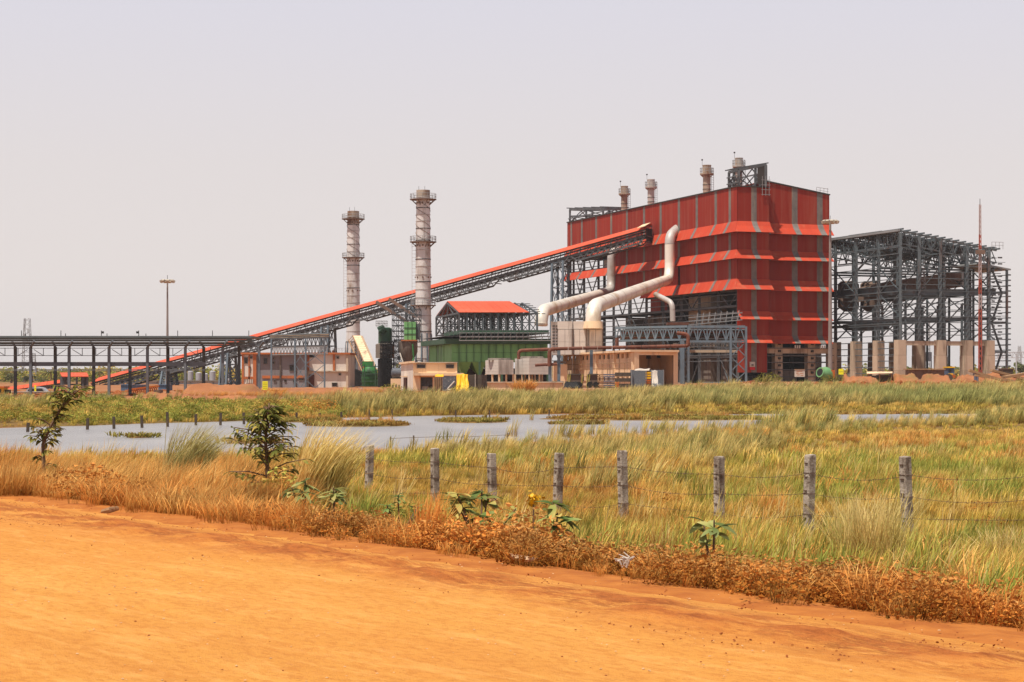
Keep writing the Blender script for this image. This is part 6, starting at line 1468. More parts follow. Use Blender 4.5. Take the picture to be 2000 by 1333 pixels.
protos('mat', [blade_mesh('mat_%d' % i, 26, .22, .5, .1, .06, 90+i, GM['mudmat'], fan=1.2) for i in range(3)])

protos('stalk', [blade_mesh('stalk_%d' % i, 9, .72, .12, .25, .011, 95+i, GM['tuft'], fan=.35, droop=.8) for i in range(4)])
def node_scatter(key):
    g = bpy.data.node_groups.new('place_'+key, 'GeometryNodeTree'); g.interface.new_socket('Geometry', in_out='INPUT', socket_type='NodeSocketGeometry'); g.interface.new_socket('Geometry', in_out='OUTPUT', socket_type='NodeSocketGeometry')
    n = g.nodes; L = g.links; gi = n.new('NodeGroupInput'); go = n.new('NodeGroupOutput'); ci = n.new('GeometryNodeCollectionInfo'); ci.inputs['Collection'].default_value = PROTO[key][0]
    ci.inputs['Separate Children'].default_value = True; ci.inputs['Reset Children'].default_value = True
    ip = n.new('GeometryNodeInstanceOnPoints'); ip.inputs['Pick Instance'].default_value = True
    def at(nm, ty): a = n.new('GeometryNodeInputNamedAttribute'); a.data_type = ty; a.inputs['Name'].default_value = nm; return a.outputs['Attribute']
    mp = n.new('GeometryNodeMeshToPoints'); L.new(gi.outputs[0], mp.inputs[0]); L.new(mp.outputs[0], ip.inputs['Points']); L.new(ci.outputs[0], ip.inputs['Instance']); L.new(at('idx', 'INT'), ip.inputs['Instance Index'])
    er = n.new('FunctionNodeEulerToRotation'); L.new(at('rot', 'FLOAT_VECTOR'), er.inputs[0]); L.new(er.outputs[0], ip.inputs['Rotation']); L.new(at('scl', 'FLOAT_VECTOR'), ip.inputs['Scale']); L.new(ip.outputs[0], go.inputs[0]); return g
NG = {}
def scatter(name, key, x, y, smin, smax, seed, rzr=.7, zoff=0., z=None, smul=None, tilt=.08, **kw):
    r = np.random.RandomState(seed); n = len(x); z = G(x, y) if z is None else z
    if n == 0: return
    me = bpy.data.meshes.new(name); me.vertices.add(n); me.vertices.foreach_set('co', np.stack([x, y, z+zoff], 1).astype(np.float32).ravel())
    s_ = smin+(smax-smin)*r.rand(n); s_ = s_*(1 if smul is None else smul)
    sc_ = np.stack([s_, s_, s_*(.85+.3*r.rand(n))], 1); rot = np.stack([r.randn(n)*tilt, r.randn(n)*tilt, (r.rand(n)*2-1)*rzr], 1)
    a = me.attributes.new('rot', 'FLOAT_VECTOR', 'POINT'); a.data.foreach_set('vector', rot.astype(np.float32).ravel())
    a = me.attributes.new('scl', 'FLOAT_VECTOR', 'POINT'); a.data.foreach_set('vector', sc_.astype(np.float32).ravel())
    a = me.attributes.new('idx', 'INT', 'POINT'); a.data.foreach_set('value', r.randint(0, PROTO[key][1], n).astype(np.int32))
    o = bpy.data.objects.new(name, me); COL.objects.link(o)
    if key not in NG: NG[key] = node_scatter(key)
    mo = o.modifiers.new('placement', 'NODES'); mo.node_group = NG[key]; o['kind'] = 'stuff'
    for k, v in kw.items(): o[k] = v
    return o
UMAX = .345
def sample(d0, d1, dens, seed, u0=-UMAX, u1=UMAX):
    if u0 == -UMAX:                            # the whole view and some ground to either side of it
        r = np.random.RandomState(seed); n = int(2*UMAX*((d1**2-d0**2)/2+13*(d1-d0))*dens); y = np.sqrt((d0+13)**2+((d1+13)**2-(d0+13)**2)*r.rand(n))-13; return (r.rand(n)*2-1)*UMAX*(y+13), y
    return sample2(d0, d1, dens, seed, u0, u1)
def sample2(d0, d1, dens, seed, u0, u1):
    """points at a density per square metre in the wedge of the field between two distances"""
    r = np.random.RandomState(seed); A_ = (u1-u0)*(d1**2-d0**2)/2; n = int(A_*dens); y = np.sqrt(d0**2+(d1**2-d0**2)*r.rand(n)); u = u0+(u1-u0)*r.rand(n); return u*y, y
def pxof(x, y): return 1000+F*x/np.maximum(y, 1)
def keep(x, y, p, seed):
    r = np.random.RandomState(seed); k = r.rand(len(x)) < p; return x[k], y[k]
def isledist(x, y):
    b = np.full(x.shape, 9.)
    for (cx, cy, rx, ry) in ISLES: b = np.minimum(b, ((x-cx)/rx)**2+((y-cy)/ry)**2)
    return b
# field grass
for i, (d0, d1, dn, key) in enumerate(((5, 30, 19, 'field'), (30, 48, 12, 'field'), (48, 80, 5, 'field_mid'), (80, 150, 2.2, 'field_mid'))):
    x, y = sample(d0, d1, dn, 100+i); s = sdist(x, y); w_ = pondin(x, y); px = pxof(x, y)
    left = ss(620, 420, px)*ss(46, 40, y)
    x, y = keep(x, y, ss(3.4, 5.6, s+2.2*(fbm(x*.5, y*.5, 31)-.5))*(w_ < -.5)*(1-.9*left), 120+i); 
    hs = (.5+.75*fbm(x*.18, y*.18, 41))*(1-.4*ss(45, 65, y))*(.7+.75*ss(.5, .7, fbm(x*1.1, y*1.1, 43)))
    scatter('field_grass', key, x, y, .7, 1.1, 140+i, smul=hs)
x, y = sample(5, 60, 4, 108); s = sdist(x, y); m_ = fbm(x*.13, y*.13, 77); x, y = keep(x, y, (s > 4)*(pondin(x, y) < -.3)*ss(.48, .6, m_)*(pxof(x, y) > 560), 109); scatter('green_grass', 'green', x, y, .8, 1.3, 110)
# reeds on the near shore
x, y = sample(38, 118, 3.4, 200); w_ = pondin(x, y); px = pxof(x, y); n_, f_ = shores(x, y)
band = np.interp(px, [600, 820, 900, 1000, 1200, 1500, 1650, 1850, 2100], [0, 5, 15, 27, 40, 30, 14, 9, 20])
pr = ss(-1, .4, (y-(n_-band))/6)*(y < n_+2.5)*(px > 800)*(.14+.86*ss(.40, .55, fbm(x*.16, y*.11, 55)))
x, y = keep(x, y, pr, 201); scatter('shore_reeds', 'reed', x, y, .34, .66, 202, smul=(.75+.5*fbm(x*.1, y*.1, 56))*(1-.35*ss(50, 75, y))*(1+.2*ss(1200, 1400, pxof(x, y))), zoff=.0)
x, y = sample(84, 104, 4.0, 205); px = pxof(x, y); x, y = keep(x, y, ss(1490, 1530, px)*ss(1650, 1600, px)*(np.abs(y-94) < 7), 206); scatter('shore_reeds', 'reed', x, y, .8, 1.15, 207)
x, y = sample(96, 120, 3.0, 208); px = pxof(x, y); x, y = keep(x, y, ss(1880, 1960, px), 209); scatter('shore_reeds', 'reed', x, y, .6, .95, 210)
# thin reeds standing in the shallows
x, y = sample(60, 112, 1.4, 211); px = pxof(x, y); w_ = pondin(x, y); x, y = keep(x, y, (w_ > 0)*(w_ < 14)*(px > 740)*ss(.5, .62, fbm(x*.2, y*.2, 58)), 212); scatter('shore_reeds', 'reed', x, y, .45, .8, 213, z=np.full(len(x), -.12))
# far bank
x, y = sample(104, 175, 1.9, 220); n_, f_ = shores(x, y); px = pxof(x, y); b = y-f_
pr = ss(0, 2, b)*ss(38, 26, b)*(.15+.85*ss(.40, .52, fbm(x*.07, y*.09, 60)))*ss(630, 700, px)
mud = ss(1120, 1400, px)*(b < 9); x, y = keep(x, y, pr*(1-mud), 221); scatter('far_bank_reeds', 'farreed', x, y, .5, .86, 222, smul=.8+.4*fbm(x*.08, y*.08, 61))
x, y = sample(140, 215, 1.0, 223); px = pxof(x, y); x, y = keep(x, y, ss(1150, 1300, px)*ss(205, 190, y)*(.25+.75*ss(.42, .55, fbm(x*.05, y*.05, 62))), 224); scatter('far_bank_reeds', 'farreed', x, y, .5, .85, 225, smul=.6+.8*fbm(x*.07, y*.1, 67))
x, y = sample(100, 190, 1.6, 226); n_, f_ = shores(x, y); px = pxof(x, y); x, y = keep(x, y, (y-f_ > .6)*ss(142, 128, y)*ss(760, 600, px)*(.35+.65*ss(.4, .5, fbm(x*.1, y*.1, 63))), 227); scatter('bank_scrub', 'scrub', x, y, .35, .8, 228, rzr=3.1, smul=.6+.8*fbm(x*.12, y*.12, 64))
x, y = sample(100, 195, 1.2, 229); n_, f_ = shores(x, y); px = pxof(x, y); x, y = keep(x, y, (y-f_ > .3)*ss(np.where(px < 760, 146, 205), np.where(px < 760, 132, 185), y)*(1-.5*ss(800, 650, px)), 230); scatter('bank_grass', 'field_mid', x, y, .7, 1.2, 231)
x, y = sample(105, 165, .8, 232); n_, f_ = shores(x, y); px = pxof(x, y); x, y = keep(x, y, (y-f_ > 2)*ss(760, 640, px)*ss(.56, .64, fbm(x*.09, y*.09, 66)), 233); scatter('far_bank_reeds', 'farreed', x, y, .35, .65, 234)
# marsh mats on the islets and the mud flat
x, y = sample(62, 142, 6, 240); n_, f_ = shores(x, y); px = pxof(x, y); b = y-f_
x, y = keep(x, y, np.maximum((isledist(x, y) < 1.0)*1.0, .55*ss(1100, 1400, px)*(b > -2.5)*(b < 11)), 241); scatter('marsh_mat', 'mat', x, y, .6, 1.3, 242, rzr=3.1, z=np.maximum(G(x, y), -.1))
x, y = sample(96, 122, 3, 243); x, y = keep(x, y, (isledist(x, y) < .7)*ss(.5, .6, fbm(x*.4, y*.4, 70)), 244); scatter('marsh_mat', 'dryshort', x, y, .8, 1.5, 245, rzr=3.1)
# verge: russet weeds and dry grass
ar = np.random.RandomState(300); n = 36000; a_ = -42+ar.rand(n)*84; s0 = .1+ar.rand(n)*6.2; x, y = road_xy(a_, s0); px = pxof(x, y); ok = (y > 4)*(np.abs(x) < UMAX*(y+13))
w_ = 4.3+3.2*(fbm(a_*.45, a_*0, 33)-.5); dn = ss(.15, .75, s0+1.5*(fbm(a_*1.3, s0*1.5, 34)-.5))*ss(w_+.5, w_-.5, s0); rus = ss(330, 620, px)
x1, y1 = keep(x[ok], y[ok], (dn*(.3+.7*rus)*.40*(.12+.88*ss(.38, .52, fbm(x*.9, y*.9, 92))))[ok], 301); scatter('russet_weeds', 'weed', x1, y1, .55, 1.1, 302, rzr=3.1, smul=.35+1.1*fbm(x1*.9, y1*.9, 35))
x2, y2 = keep(x[ok], y[ok], (dn*(.12+.52*(1-rus)))[ok], 303); scatter('verge_grass', 'dryshort', x2, y2, .5, 1.0, 304, rzr=3.1, smul=.7+.5*fbm(x2*.6, y2*.6, 36))
x2, y2 = keep(x[ok], y[ok], (ss(.0, .3, s0)*ss(.9, .3, s0)*.25)[ok], 305); scatter('verge_grass', 'dryshort', x2, y2, .18, .5, 306, rzr=3.1)
x, y = sample(6, 60, 1.3, 320); s = sdist(x, y); x, y = keep(x, y, (s > 5)*(pondin(x, y) < -.5)*ss(.42, .6, fbm(x*.25, y*.25, 44)), 321); scatter('straw_stalks', 'stalk', x, y, .6, 1.2, 322, rzr=1.2)
x, y = sample(16, 46, 15, 310); s = sdist(x, y); px = pxof(x, y); pr = ss(.7, 2.2, s+.8*(fbm(x, y, 37)-.5))*ss(15, 11, s)*ss(700, 380, px)*(.35+.65*ss(.35, .5, fbm(x*.5, y*.5, 38)))
x, y = keep(x, y, pr, 311); s = sdist(x, y); scatter('dry_grass', 'dry', x, y, .45, .95, 312, rzr=.5, smul=(.55+.45*ss(1, 4, s))*(.7+.6*fbm(x*.4, y*.4, 39)))
x, y = sample(14, 46, 6, 315); s = sdist(x, y); px = pxof(x, y); x, y = keep(x, y, ss(3.4, 5, s)*ss(17, 12, s)*ss(.5, .62, fbm(x*.35, y*.35, 42))*(px > 500), 316); scatter('dry_grass', 'dry', x, y, .35, .6, 317, rzr=.6)

x, y = sample(18, 85, 4, 330); s = sdist(x, y); x, y = keep(x, y, (s > 4.5)*(pondin(x, y) < -.5)*ss(.57, .68, fbm(x*.45, y*.3, 46)), 331); scatter('rusty_field_grass', 'dryshort', x, y, .7, 1.3, 332, rzr=1.5)
x, y = sample(15, 48, 2.2, 333); s = sdist(x, y); x, y = keep(x, y, (s > 5)*ss(.60, .68, fbm(x*.6, y*.5, 47)), 334); scatter('field_weeds', 'weed', x, y, .4, .9, 335, rzr=3)
x, y = sample(150, 212, 1.6, 336); px = pxof(x, y); x, y = keep(x, y, ss(330, 380, px)*ss(760, 700, px)*ss(.42, .55, fbm(x*.12, y*.12, 48)), 337); scatter('mound_dry_grass', 'dry', x, y, .35, .7, 338, rzr=1, zoff=.35)
GM['olive'] = grass_mat('olive_tuft_blades', [(.30,.17,.05), (.36,.32,.11), (.52,.46,.20)], [(.32,.17,.05), (.50,.38,.14), (.62,.50,.24)], 1.2, vr=(1, 1.1))
# ---------------------------------------------------------------- single tufts, saplings and broad-leaved plants
def tuft(px, pyb, D, name, n, h, spread, lean, width, m, label, seed, fan=.35, droop=.6, zo=0):
    x = XX(px, D); z = g1(x, D)+zo; me = blade_mesh(name, n, h, spread, lean, width, seed, m, droop, fan); o = bpy.data.objects.new(name, me); COL.objects.link(o); o.location = (x, D, z); ORG[o] = V(o.location); return props(o, label, 'grass tuft')
tuft(1700, 0, 21.5, 'grass_tuft', 520, 1.0, .40, .02, .009, GM['tuft'], 'big spiky pale grass tuft beside the last fence post on the right', 1, .55, .3)
tuft(595, 0, 30, 'grass_tuft', 420, 1.75, .30, .40, .013, GM['tuft'], 'tall pale grass tuft blown to the right behind the sapling', 2, .2, .9)
tuft(645, 0, 30, 'grass_tuft', 200, 1.6, .18, .40, .013, GM['tuft'], 'narrow straw-coloured tuft right of the tallest tuft', 3, .2, .9)
tuft(352, 0, 38, 'grass_tuft', 520, 1.62, .42, .5, .014, GM['olive'], 'olive windblown tuft standing out of the dry grass on the left', 4, .25, 1.0)
tuft(510, 0, 27.2, 'grass_tuft', 260, .8, .35, .25, .010, GM['dry'], 'short straw tuft hiding the sapling trunk', 15, .5, .6)
tuft(88, 0, 30.5, 'grass_tuft', 240, .8, .3, .3, .010, GM['dry'], 'straw tuft around the leaning sapling foot', 16, .5, .7)
tuft(490, 0, 33, 'grass_tuft', 260, 1.0, .3, .3, .011, GM['dry'], 'straw tuft at the foot of the leafy sapling', 5, .4, .8)
tuft(1975, 0, 22, 'grass_tuft', 180, .62, .3, -.05, .012, GM['tuft'], 'dark sparse tuft at the right edge below the wire', 6, .8, .2)
tuft(1500, 0, 32, 'grass_tuft', 160, .55, .3, .1, .012, GM['dry'], 'small brown tuft between two middle fence posts', 7, .6, .4)
tuft(10, 0, 24, 'grass_tuft', 300, .5, .35, .1, .010, GM['dry'], 'reddish tuft at the left end of the road edge', 8, .5, .4)
tuft(1290, 0, 20.5, 'grass_tuft', 90, .62, .16, .12, .010, GM['dry'], 'thin straw tuft above the weeds near the middle', 9, .4, .4)
tuft(835, 0, 17.6, 'grass_tuft', 140, .62, .14, .12, .008, GM['dry'], 'upright straw tuft growing from the russet weeds', 10, .35, .4)

def leaf_mesh(name, l, w_, m, bend=.25, fold=.25):
    co = []; fc = []; hh = []; N = 6
    for j in range(N+1):
        s_ = j/N; ww = w_/2*math.sin(math.pi*min(1, s_*.92+.06))**.8; z = -bend*l*s_*s_; x = l*s_; co += [(x, -ww, z+fold*ww), (x, 0, z), (x, ww, z+fold*ww)]; hh += [.3+.7*s_]*3
        if j < N: k = j*3; fc += [(k,k+3,k+4,k+1), (k+1,k+4,k+5,k+2)]
    me = bpy.data.meshes.new(name); me.from_pydata(co, [], fc); me.materials.append(m); me.polygons.foreach_set('use_smooth', [True]*len(me.polygons))
    for nm, v in (('h', hh), ('r', [.5]*len(hh))): a = me.attributes.new(nm, 'FLOAT', 'POINT'); a.data.foreach_set('value', np.array(v, np.float32))
    return me
GM['leafpale'] = grass_mat('pale_broad_leaf', [(.14,.18,.05), (.20,.25,.08), (.30,.34,.13)], [(.20,.22,.06), (.34,.32,.10), (.46,.38,.14)], 2.5, .45, .6, .3)
GM['leafdark'] = grass_mat('sapling_leaf', [(.07,.085,.02), (.14,.155,.035), (.26,.24,.06)], [(.16,.13,.03), (.34,.26,.06), (.48,.36,.11)], 3.0, .5, .62, .3, .8)
GM['leaffresh'] = grass_mat('fresh_broad_leaf', [(.07,.12,.03), (.14,.21,.06), (.26,.30,.10)], [(.22,.20,.05), (.38,.32,.09), (.52,.38,.12)], 2.2, .5, .62, .3)
M['bark'] = mat('young_bark', (.20,.12,.07), (.14,.08,.05), 8, .9)
LM = {k: leaf_mesh('leaf_'+k, 1, .36, GM[k]) for k in ('leafpale', 'leafdark', 'leaffresh')}
def leaf(par, p, d, size, key, roll=0):
    o = bpy.data.objects.new('leaf', LM[key]); COL.objects.link(o); o.parent = par; x = V(d).normalized(); y = ZU.cross(x); y = V((0,1,0)) if y.length < .05 else y.normalized(); z = x.cross(y)
    R = Matrix((x, y, z)).transposed().to_4x4() @ Matrix.Rotation(roll, 4, 'X'); o.matrix_local = Matrix.Translation(V(p)-ORG[par]) @ R @ Matrix.Diagonal((size, size, size, 1))
def rosette_plant(px, pyt, D, label, key, stems, seed, size, nleaf=9, spread=.35, zb=None):
    x = XX(px, D); z = g1(x, D) if zb is None else zb; T = thing('broad_leaved_plant', V((x, D, z)), label, 'plant'); r = random.Random(seed); zt = ZZ(pyt, D)
    for k in range(stems):
        a = r.uniform(0, 6.28); tp = V((x+math.cos(a)*spread*r.uniform(.3, 1)*(k > 0), D+math.sin(a)*spread*.6, z+(zt-z)*(1 if k == 0 else r.uniform(.6, 1)))); q = B(); mid = V((x, D, z)).lerp(tp, .5)+V((0, 0, .04)); q.tube([V((x, D, z-.05)), mid, tp], [.016, .012, .008], 5); put(q, 'stem', M['bark'], T)
        for j in range(nleaf):
            b_ = j*2.4+r.uniform(-.3, .3); el = r.uniform(-.45, .55); leaf(T, tp-ZU*r.uniform(0, .12), (math.cos(b_), math.sin(b_), el), size*r.uniform(.7, 1.15), key, r.uniform(-.4, .4))
    return T
rosette_plant(595, 940, 24.5, 'pale grey-green broad-leaved plant left of its twin in the dry grass', 'leafpale', 3, 1, .22, 9, .22)
rosette_plant(652, 952, 24, 'pale broad-leaved plant with star of leaves, right of its twin', 'leafpale', 3, 2, .21, 9, .22)
rosette_plant(940, 958, 20.5, 'wide bushy plant with glossy drooping leaves before the third fence post', 'leaffresh', 7, 3, .22, 9, .42)
rosette_plant(1080, 982, 19.4, 'single-stemmed plant with umbrella of large leaves below the fourth fence post', 'leaffresh', 3, 4, .25, 9, .15)
rosette_plant(1393, 1015, 16.8, 'small olive-leaved plant among russet weeds in front of the fence', 'leafpale', 3, 5, .19, 8, .2)
rosette_plant(780, 965, 24, 'low dark green leafy clump between the first two fence posts', 'leaffresh', 5, 6, .13, 10, .4)
def bush(px, D, h, w_, key, label, seed, n=420):
    x = XX(px, D); me = leafy_mesh('bush', n, h, w_/2, h*.13, seed, GM[key], 20) if key != 'dry' else blade_mesh('bush', n, h, w_*.28, .15, .008*D/25+.006, seed, GM['dry'], .8, .75); o = bpy.data.objects.new('bush', me); COL.objects.link(o); o.location = (x, D, g1(x, D)); ORG[o] = V(o.location); props(o, label, 'bush')
bush(1022, 215, 2.0, 4.2, 'dry', 'dry brown bush in front of the cooling boxes', 1); bush(1500, 240, 1.6, 3.6, 'scrub', 'green bush below the red wall corner', 2); bush(905, 200, 1.2, 3.5, 'scrub', 'low green bush below the dark sheet stack', 3)
bush(1628, 252, 1.4, 3.4, 'scrub', 'green bush partly hiding the concrete mixer', 4); bush(765, 212, 1.3, 3.0, 'scrub', 'low bush left of the gate house', 5); bush(615, 122, 1.1, 3.4, 'weed', 'russet bush on the near islet of the pond', 6)
bush(500, 27, .75, .9, 'dry', 'dry brushy growth around the foot of the leafy sapling', 7, 700); bush(548, 27.5, .8, .8, 'scrub', 'dark leafy growth right of the sapling foot', 8, 500); bush(85, 32, .5, .7, 'dry', 'dry brushy growth at the foot of the leaning sapling', 9, 400)
bush(165, 24.5, .5, 1.1, 'weed', 'rust-brown bush in the dry grass by the road at left', 10, 600); bush(790, 26, .45, .9, 'scrub', 'dark green weed patch between the first two fence posts', 11, 500); bush(880, 25.5, .4, .8, 'weed', 'brown weed patch at the foot of the second fence post', 12, 400)
T = thing('yellow_flower_clump', P(1042, 985, 22), 'clump of yellow blossom beside the fourth fence post', 'flowers'); r = random.Random(5); q = B()
for k in range(60):
    p = P(1042+r.gauss(0, 5.5), 975+r.gauss(0, 5), 22+r.uniform(-.1, .1)); a = V((r.uniform(-1,1), r.uniform(-1,1), r.uniform(-1,1))).normalized()*.03; b_ = a.cross(V((r.uniform(-1,1), .3, r.uniform(-1,1)))).normalized()*.03; n0 = len(q.v); q.v += [p-a, p+b_, p+a, p-b_]; q.f.append((n0, n0+1, n0+2, n0+3))
put(q, 'petals', M['yellowtarp'], T, kind='stuff'); put(B().tube([V((T.location.x, 22, g1(T.location.x, 22))), P(1042, 976, 22)], .01, 4), 'stem', M['bark'], T)
def sapling(pts, D, label, nb, seed, leafsize, rad, name='sapling'):
    w_ = [P(a, b_, D) for a, b_ in pts]; w_[0].z = g1(w_[0].x, D)-.05; T = thing(name, w_[0], label, 'young tree'); put(B().tube(w_, [.035*(1-.7*i/(len(w_)-1)) for i in range(len(w_))], 6), 'trunk', M['bark'], T, smooth=True); r = random.Random(seed)
    def along(f): k = min(len(w_)-2, int(f*(len(w_)-1))); return w_[k].lerp(w_[k+1], f*(len(w_)-1)-k)
    for k in range(nb):
        f = .12+.88*k/(nb-1); p = along(f); a = k*2.4+r.uniform(-.4, .4); l = rad(f)*r.uniform(.7, 1.15); d = V((math.cos(a), math.sin(a), r.uniform(.05, .5))); e_ = p+d*l; put(B().tube([p, p.lerp(e_, .5)+ZU*.04, e_], [.012, .009, .005], 4), 'branch', M['bark'], T)
        for j in range(12):
            g_ = .2+.8*j/11; b_ = a+(1 if j % 2 else -1)*r.uniform(.4, 1.1); leaf(T, p.lerp(e_, g_), (math.cos(b_)+.35, math.sin(b_), r.uniform(-.7, .25)), leafsize*r.uniform(.7, 1.25), 'leafdark', r.uniform(-.6, .6))
sapling([(522, 960), (522, 900), (518, 860), (522, 825), (525, 796)], 28, 'leafy dark sapling standing between pond and dry grass', 54, 2, .125, lambda f: .60*(1-f)**.8+.09)
sapling([(88, 900), (84, 868), (95, 840), (118, 800), (138, 775), (142, 762)], 31, 'leaning sapling with two dark leaf clumps in front of the pond at left', 34, 4, .12, lambda f: .24 if f < .5 else (.08 if f < .62 else .30))
# ---------------------------------------------------------------- barbed wire fence near the viewer
FXY = lambda px: (lambda k: (lambda y: V((k*y, y, 0)))((11.0+23.9*.586-6.46*.81)/(.81*k+.586)))((px-1000)/F)
fn = thing('barbed_wire_fence', FXY(1219), 'barbed wire fence of weathered square concrete posts crossing the grass', 'fence')
tops = [(719, 870), (850, 875), (963, 885), (1087, 885), (1219, 881), (1405, 893), (1577, 889), (1775, 891), (2045, 884), (2330, 897), (2700, 905)]; PT = []
for k, (px, py) in enumerate(tops):
    p = FXY(px); zt = ZZ(py, p.y); g_ = g1(p.x, p.y); a = .55+.12*math.sin(k*3.1); lean = V((math.sin(k*2.3+1)*.035, 0, 1)); h = zt-g_+.3
    ax_ = V((math.cos(a), math.sin(a), 0)); ay_ = V((-math.sin(a), math.cos(a), 0)); w_ = .066; ch = .012; q = B(); base = V((p.x, p.y, g_-.3)); rings = []
    for z in (0, h*.5, h-.02, h):
        c = base+lean*z; sh_ = 1 if z < h else .88; n0 = len(q.v)
        for sx, sy in ((-1, -1+ch/w_), (-1+ch/w_, -1), (1-ch/w_, -1), (1, -1+ch/w_), (1, 1-ch/w_), (1-ch/w_, 1), (-1+ch/w_, 1), (-1, 1-ch/w_)): q.v.append(c+ax_*sx*w_*sh_+ay_*sy*w_*sh_+ZU*(.012*math.sin(sx*3+k) if z == h else 0))
        rings.append(n0)
    for r0, r1 in zip(rings, rings[1:]):
        for j in range(8): q.f.append((r0+j, r0+(j+1) % 8, r1+(j+1) % 8, r1+j))
    q.f.append(tuple(rings[-1]+j for j in range(8))); post = put(q, 'fence_post', M['post'], fn); PT.append((p, zt, g_, lean))
    q = B()
    for j in range(5): c = base+lean*(h-.12-j*.2); q.beam(c-ax_*(w_+.008)-ay_*(w_*.5), c-ax_*(w_+.008)+ay_*(w_*.5), .012)
    for hz_ in (.26, .56, .86): c = base+lean*(h-hz_); q.tube([c+(ax_*sx+ay_*sy)*(w_+.004) for sx, sy in ((-1,-1), (1,-1), (1,1), (-1,1), (-1,-1))], .004, 4, False)
    put(q, 'wire_tie', M['wire'], fn)
rr_ = random.Random(11)
for hz_ in (.26, .56, .86):
    for (p, zt, g_, _), (p2, zt2, g2, _) in zip(PT, PT[1:]):
        a = V((p.x, p.y-.075, zt-hz_)); c = V((p2.x, p2.y-.075, zt2-hz_)); sag = rr_.uniform(-.01, .09); pts = [a.lerp(c, t/10)-ZU*sag*4*(t/10)*(1-t/10) for t in range(11)]; q = B().tube(pts, .003, 4, False)
        n = 14
        for j in range(1, n): m_ = a.lerp(c, j/n)-ZU*sag*4*(j/n)*(1-j/n); u = V((rr_.uniform(-1,1), rr_.uniform(-1,1), rr_.uniform(-1,1))).normalized()*.022; q.beam(m_-u, m_+u, .005)
        put(q, 'barbed_wire', M['wire'], fn)
# old posts standing in the pond
wf = thing('pond_fence', P(278, 836, 97), 'line of old dark posts standing in the pond', 'fence')
for k, (px, yb, yt) in enumerate(((53, 844, 826), (108, 842, 829), (170, 839.5, 817), (223, 838, 814), (278, 836, 812), (328, 834, 805), (383, 831, 809), (430, 831, 807), (477, 829, 806), (579, 823.5, 806), (624, 822.5, 807), (667, 822, 805), (721, 820, 800), (767, 819.5, 800), (891, 816, 801), (957, 816, 802), (1072, 814, 800))):
    D = 2.6*F/(yb-HY); x = XX(px, D); zt = ZZ(yt, D); put(B().beam(V((x, D, -.6)), V((x+rnd.uniform(-.05, .05), D, zt)), .14 if px < 700 else .08, .12 if px < 700 else .08), 'fence_post', M['waterpost'], wf)
wf2 = thing('pond_stakes', P(850, 860, 75), 'thin crooked stakes with wire in the shallow near side of the pond', 'stakes')
pts = []
for k, (px, yb, yt) in enumerate(((761, 877, 853), (806, 872, 851), (872, 868, 849), (905, 866, 850), (990, 862, 846))):
    D = 2.6*F/(yb-HY); x = XX(px, D); put(B().beam(V((x, D, -.5)), V((x+.04, D, ZZ(yt, D))), .05), 'stake', M['waterpost'], wf2); pts.append(V((x, D, ZZ(yt+4, D))))
put(B().tube(pts, .008, 4), 'stake_wire', M['wire'], wf2)

# ---------------------------------------------------------------- things lying on the verge
T = thing('dead_branch', P(1020, 1092, 15.2), 'pale dead branch lying on the road edge near the middle', 'branch')
put(B().tube([P(998, 1086, 15.4), P(1012, 1090, 15.3), P(1032, 1093, 15.2), P(1048, 1092, 15.3)], [.02, .028, .024, .012], 6), 'branch_wood', M['cream'], T, smooth=True); put(B().tube([P(1018, 1091, 15.3), P(1030, 1086, 15.3), P(1040, 1084, 15.35)], [.014, .01, .006], 5), 'twig', M['cream'], T)
T = thing('dead_branch', P(215, 1000, 21), 'pale log piece at the road edge on the left', 'branch')
put(B().tube([P(201, 1000, 21.2), P(215, 997, 21.1), P(229, 994, 21.2)], [.03, .04, .03], 7), 'branch_wood', M['wood'], T, smooth=True)
T = thing('torn_sacking', P(1225, 1110, 14.6), 'scrap of whitish torn sacking caught in the russet weeds', 'litter'); r = random.Random(3)
for k in range(9):
    a = P(1222+r.uniform(-6, 6), 1104+r.uniform(-3, 6), 14.5); put(B().tube([a, a+V((r.uniform(-.05,.05), 0, .05)), a+V((r.uniform(-.1,.1), r.uniform(-.03,.03), r.uniform(0,.1)))], [.005, .009, .003], 5), 'sack_shred', M['whitesign'], T)
T = thing('fallen_reed', P(455, 0, 44), 'pale bent reed stalk leaning over the dry grass', 'plant stem') if False else None

# ---------------------------------------------------------------- clods and pebbles
def rock_mesh(name, seed, m, fl=.6):
    r = random.Random(seed); q = B(); n = 7
    for j, (rr2, z) in enumerate(((.35, 0), (1, .25), (.85, .7), (.3, 1))):
        for k in range(n): a = 6.283*k/n+j*.3; f = rr2*r.uniform(.7, 1.15); q.v.append(V((math.cos(a)*f, math.sin(a)*f*.8, z*fl+r.uniform(-.08, .08)-.2)))
    for j in range(3):
        for k in range(n): q.f.append((j*n+k, j*n+(k+1) % n, (j+1)*n+(k+1) % n, (j+1)*n+k))
    q.f += [tuple(range(3*n, 4*n))]; me = bpy.data.meshes.new(name); me.from_pydata([tuple(v) for v in q.v], [], q.f); me.materials.append(m); return me
M['clod'] = mat('dark_laterite_clod', (.34,.10,.025), (.24,.065,.016), 6, .95); M['pebble'] = mat('pale_pebble', (.62,.40,.22), (.50,.26,.12), 9, .9)
protos('clod', [rock_mesh('clod_%d' % i, i, M['clod']) for i in range(4)]); protos('pebble', [rock_mesh('pebble_%d' % i, 9+i, M['pebble'], .5) for i in range(3)])
r = np.random.RandomState(400); n = 20000; a_ = -40+r.rand(n)*80; s_ = -.95+r.randn(n)*.30; k = (fbm(a_*.9, s_*2, 12) > .42)*(fbm(a_*.25, a_*0, 13) > .36); a_, s_ = a_[k], s_[k]; x, y = road_xy(a_, s_)
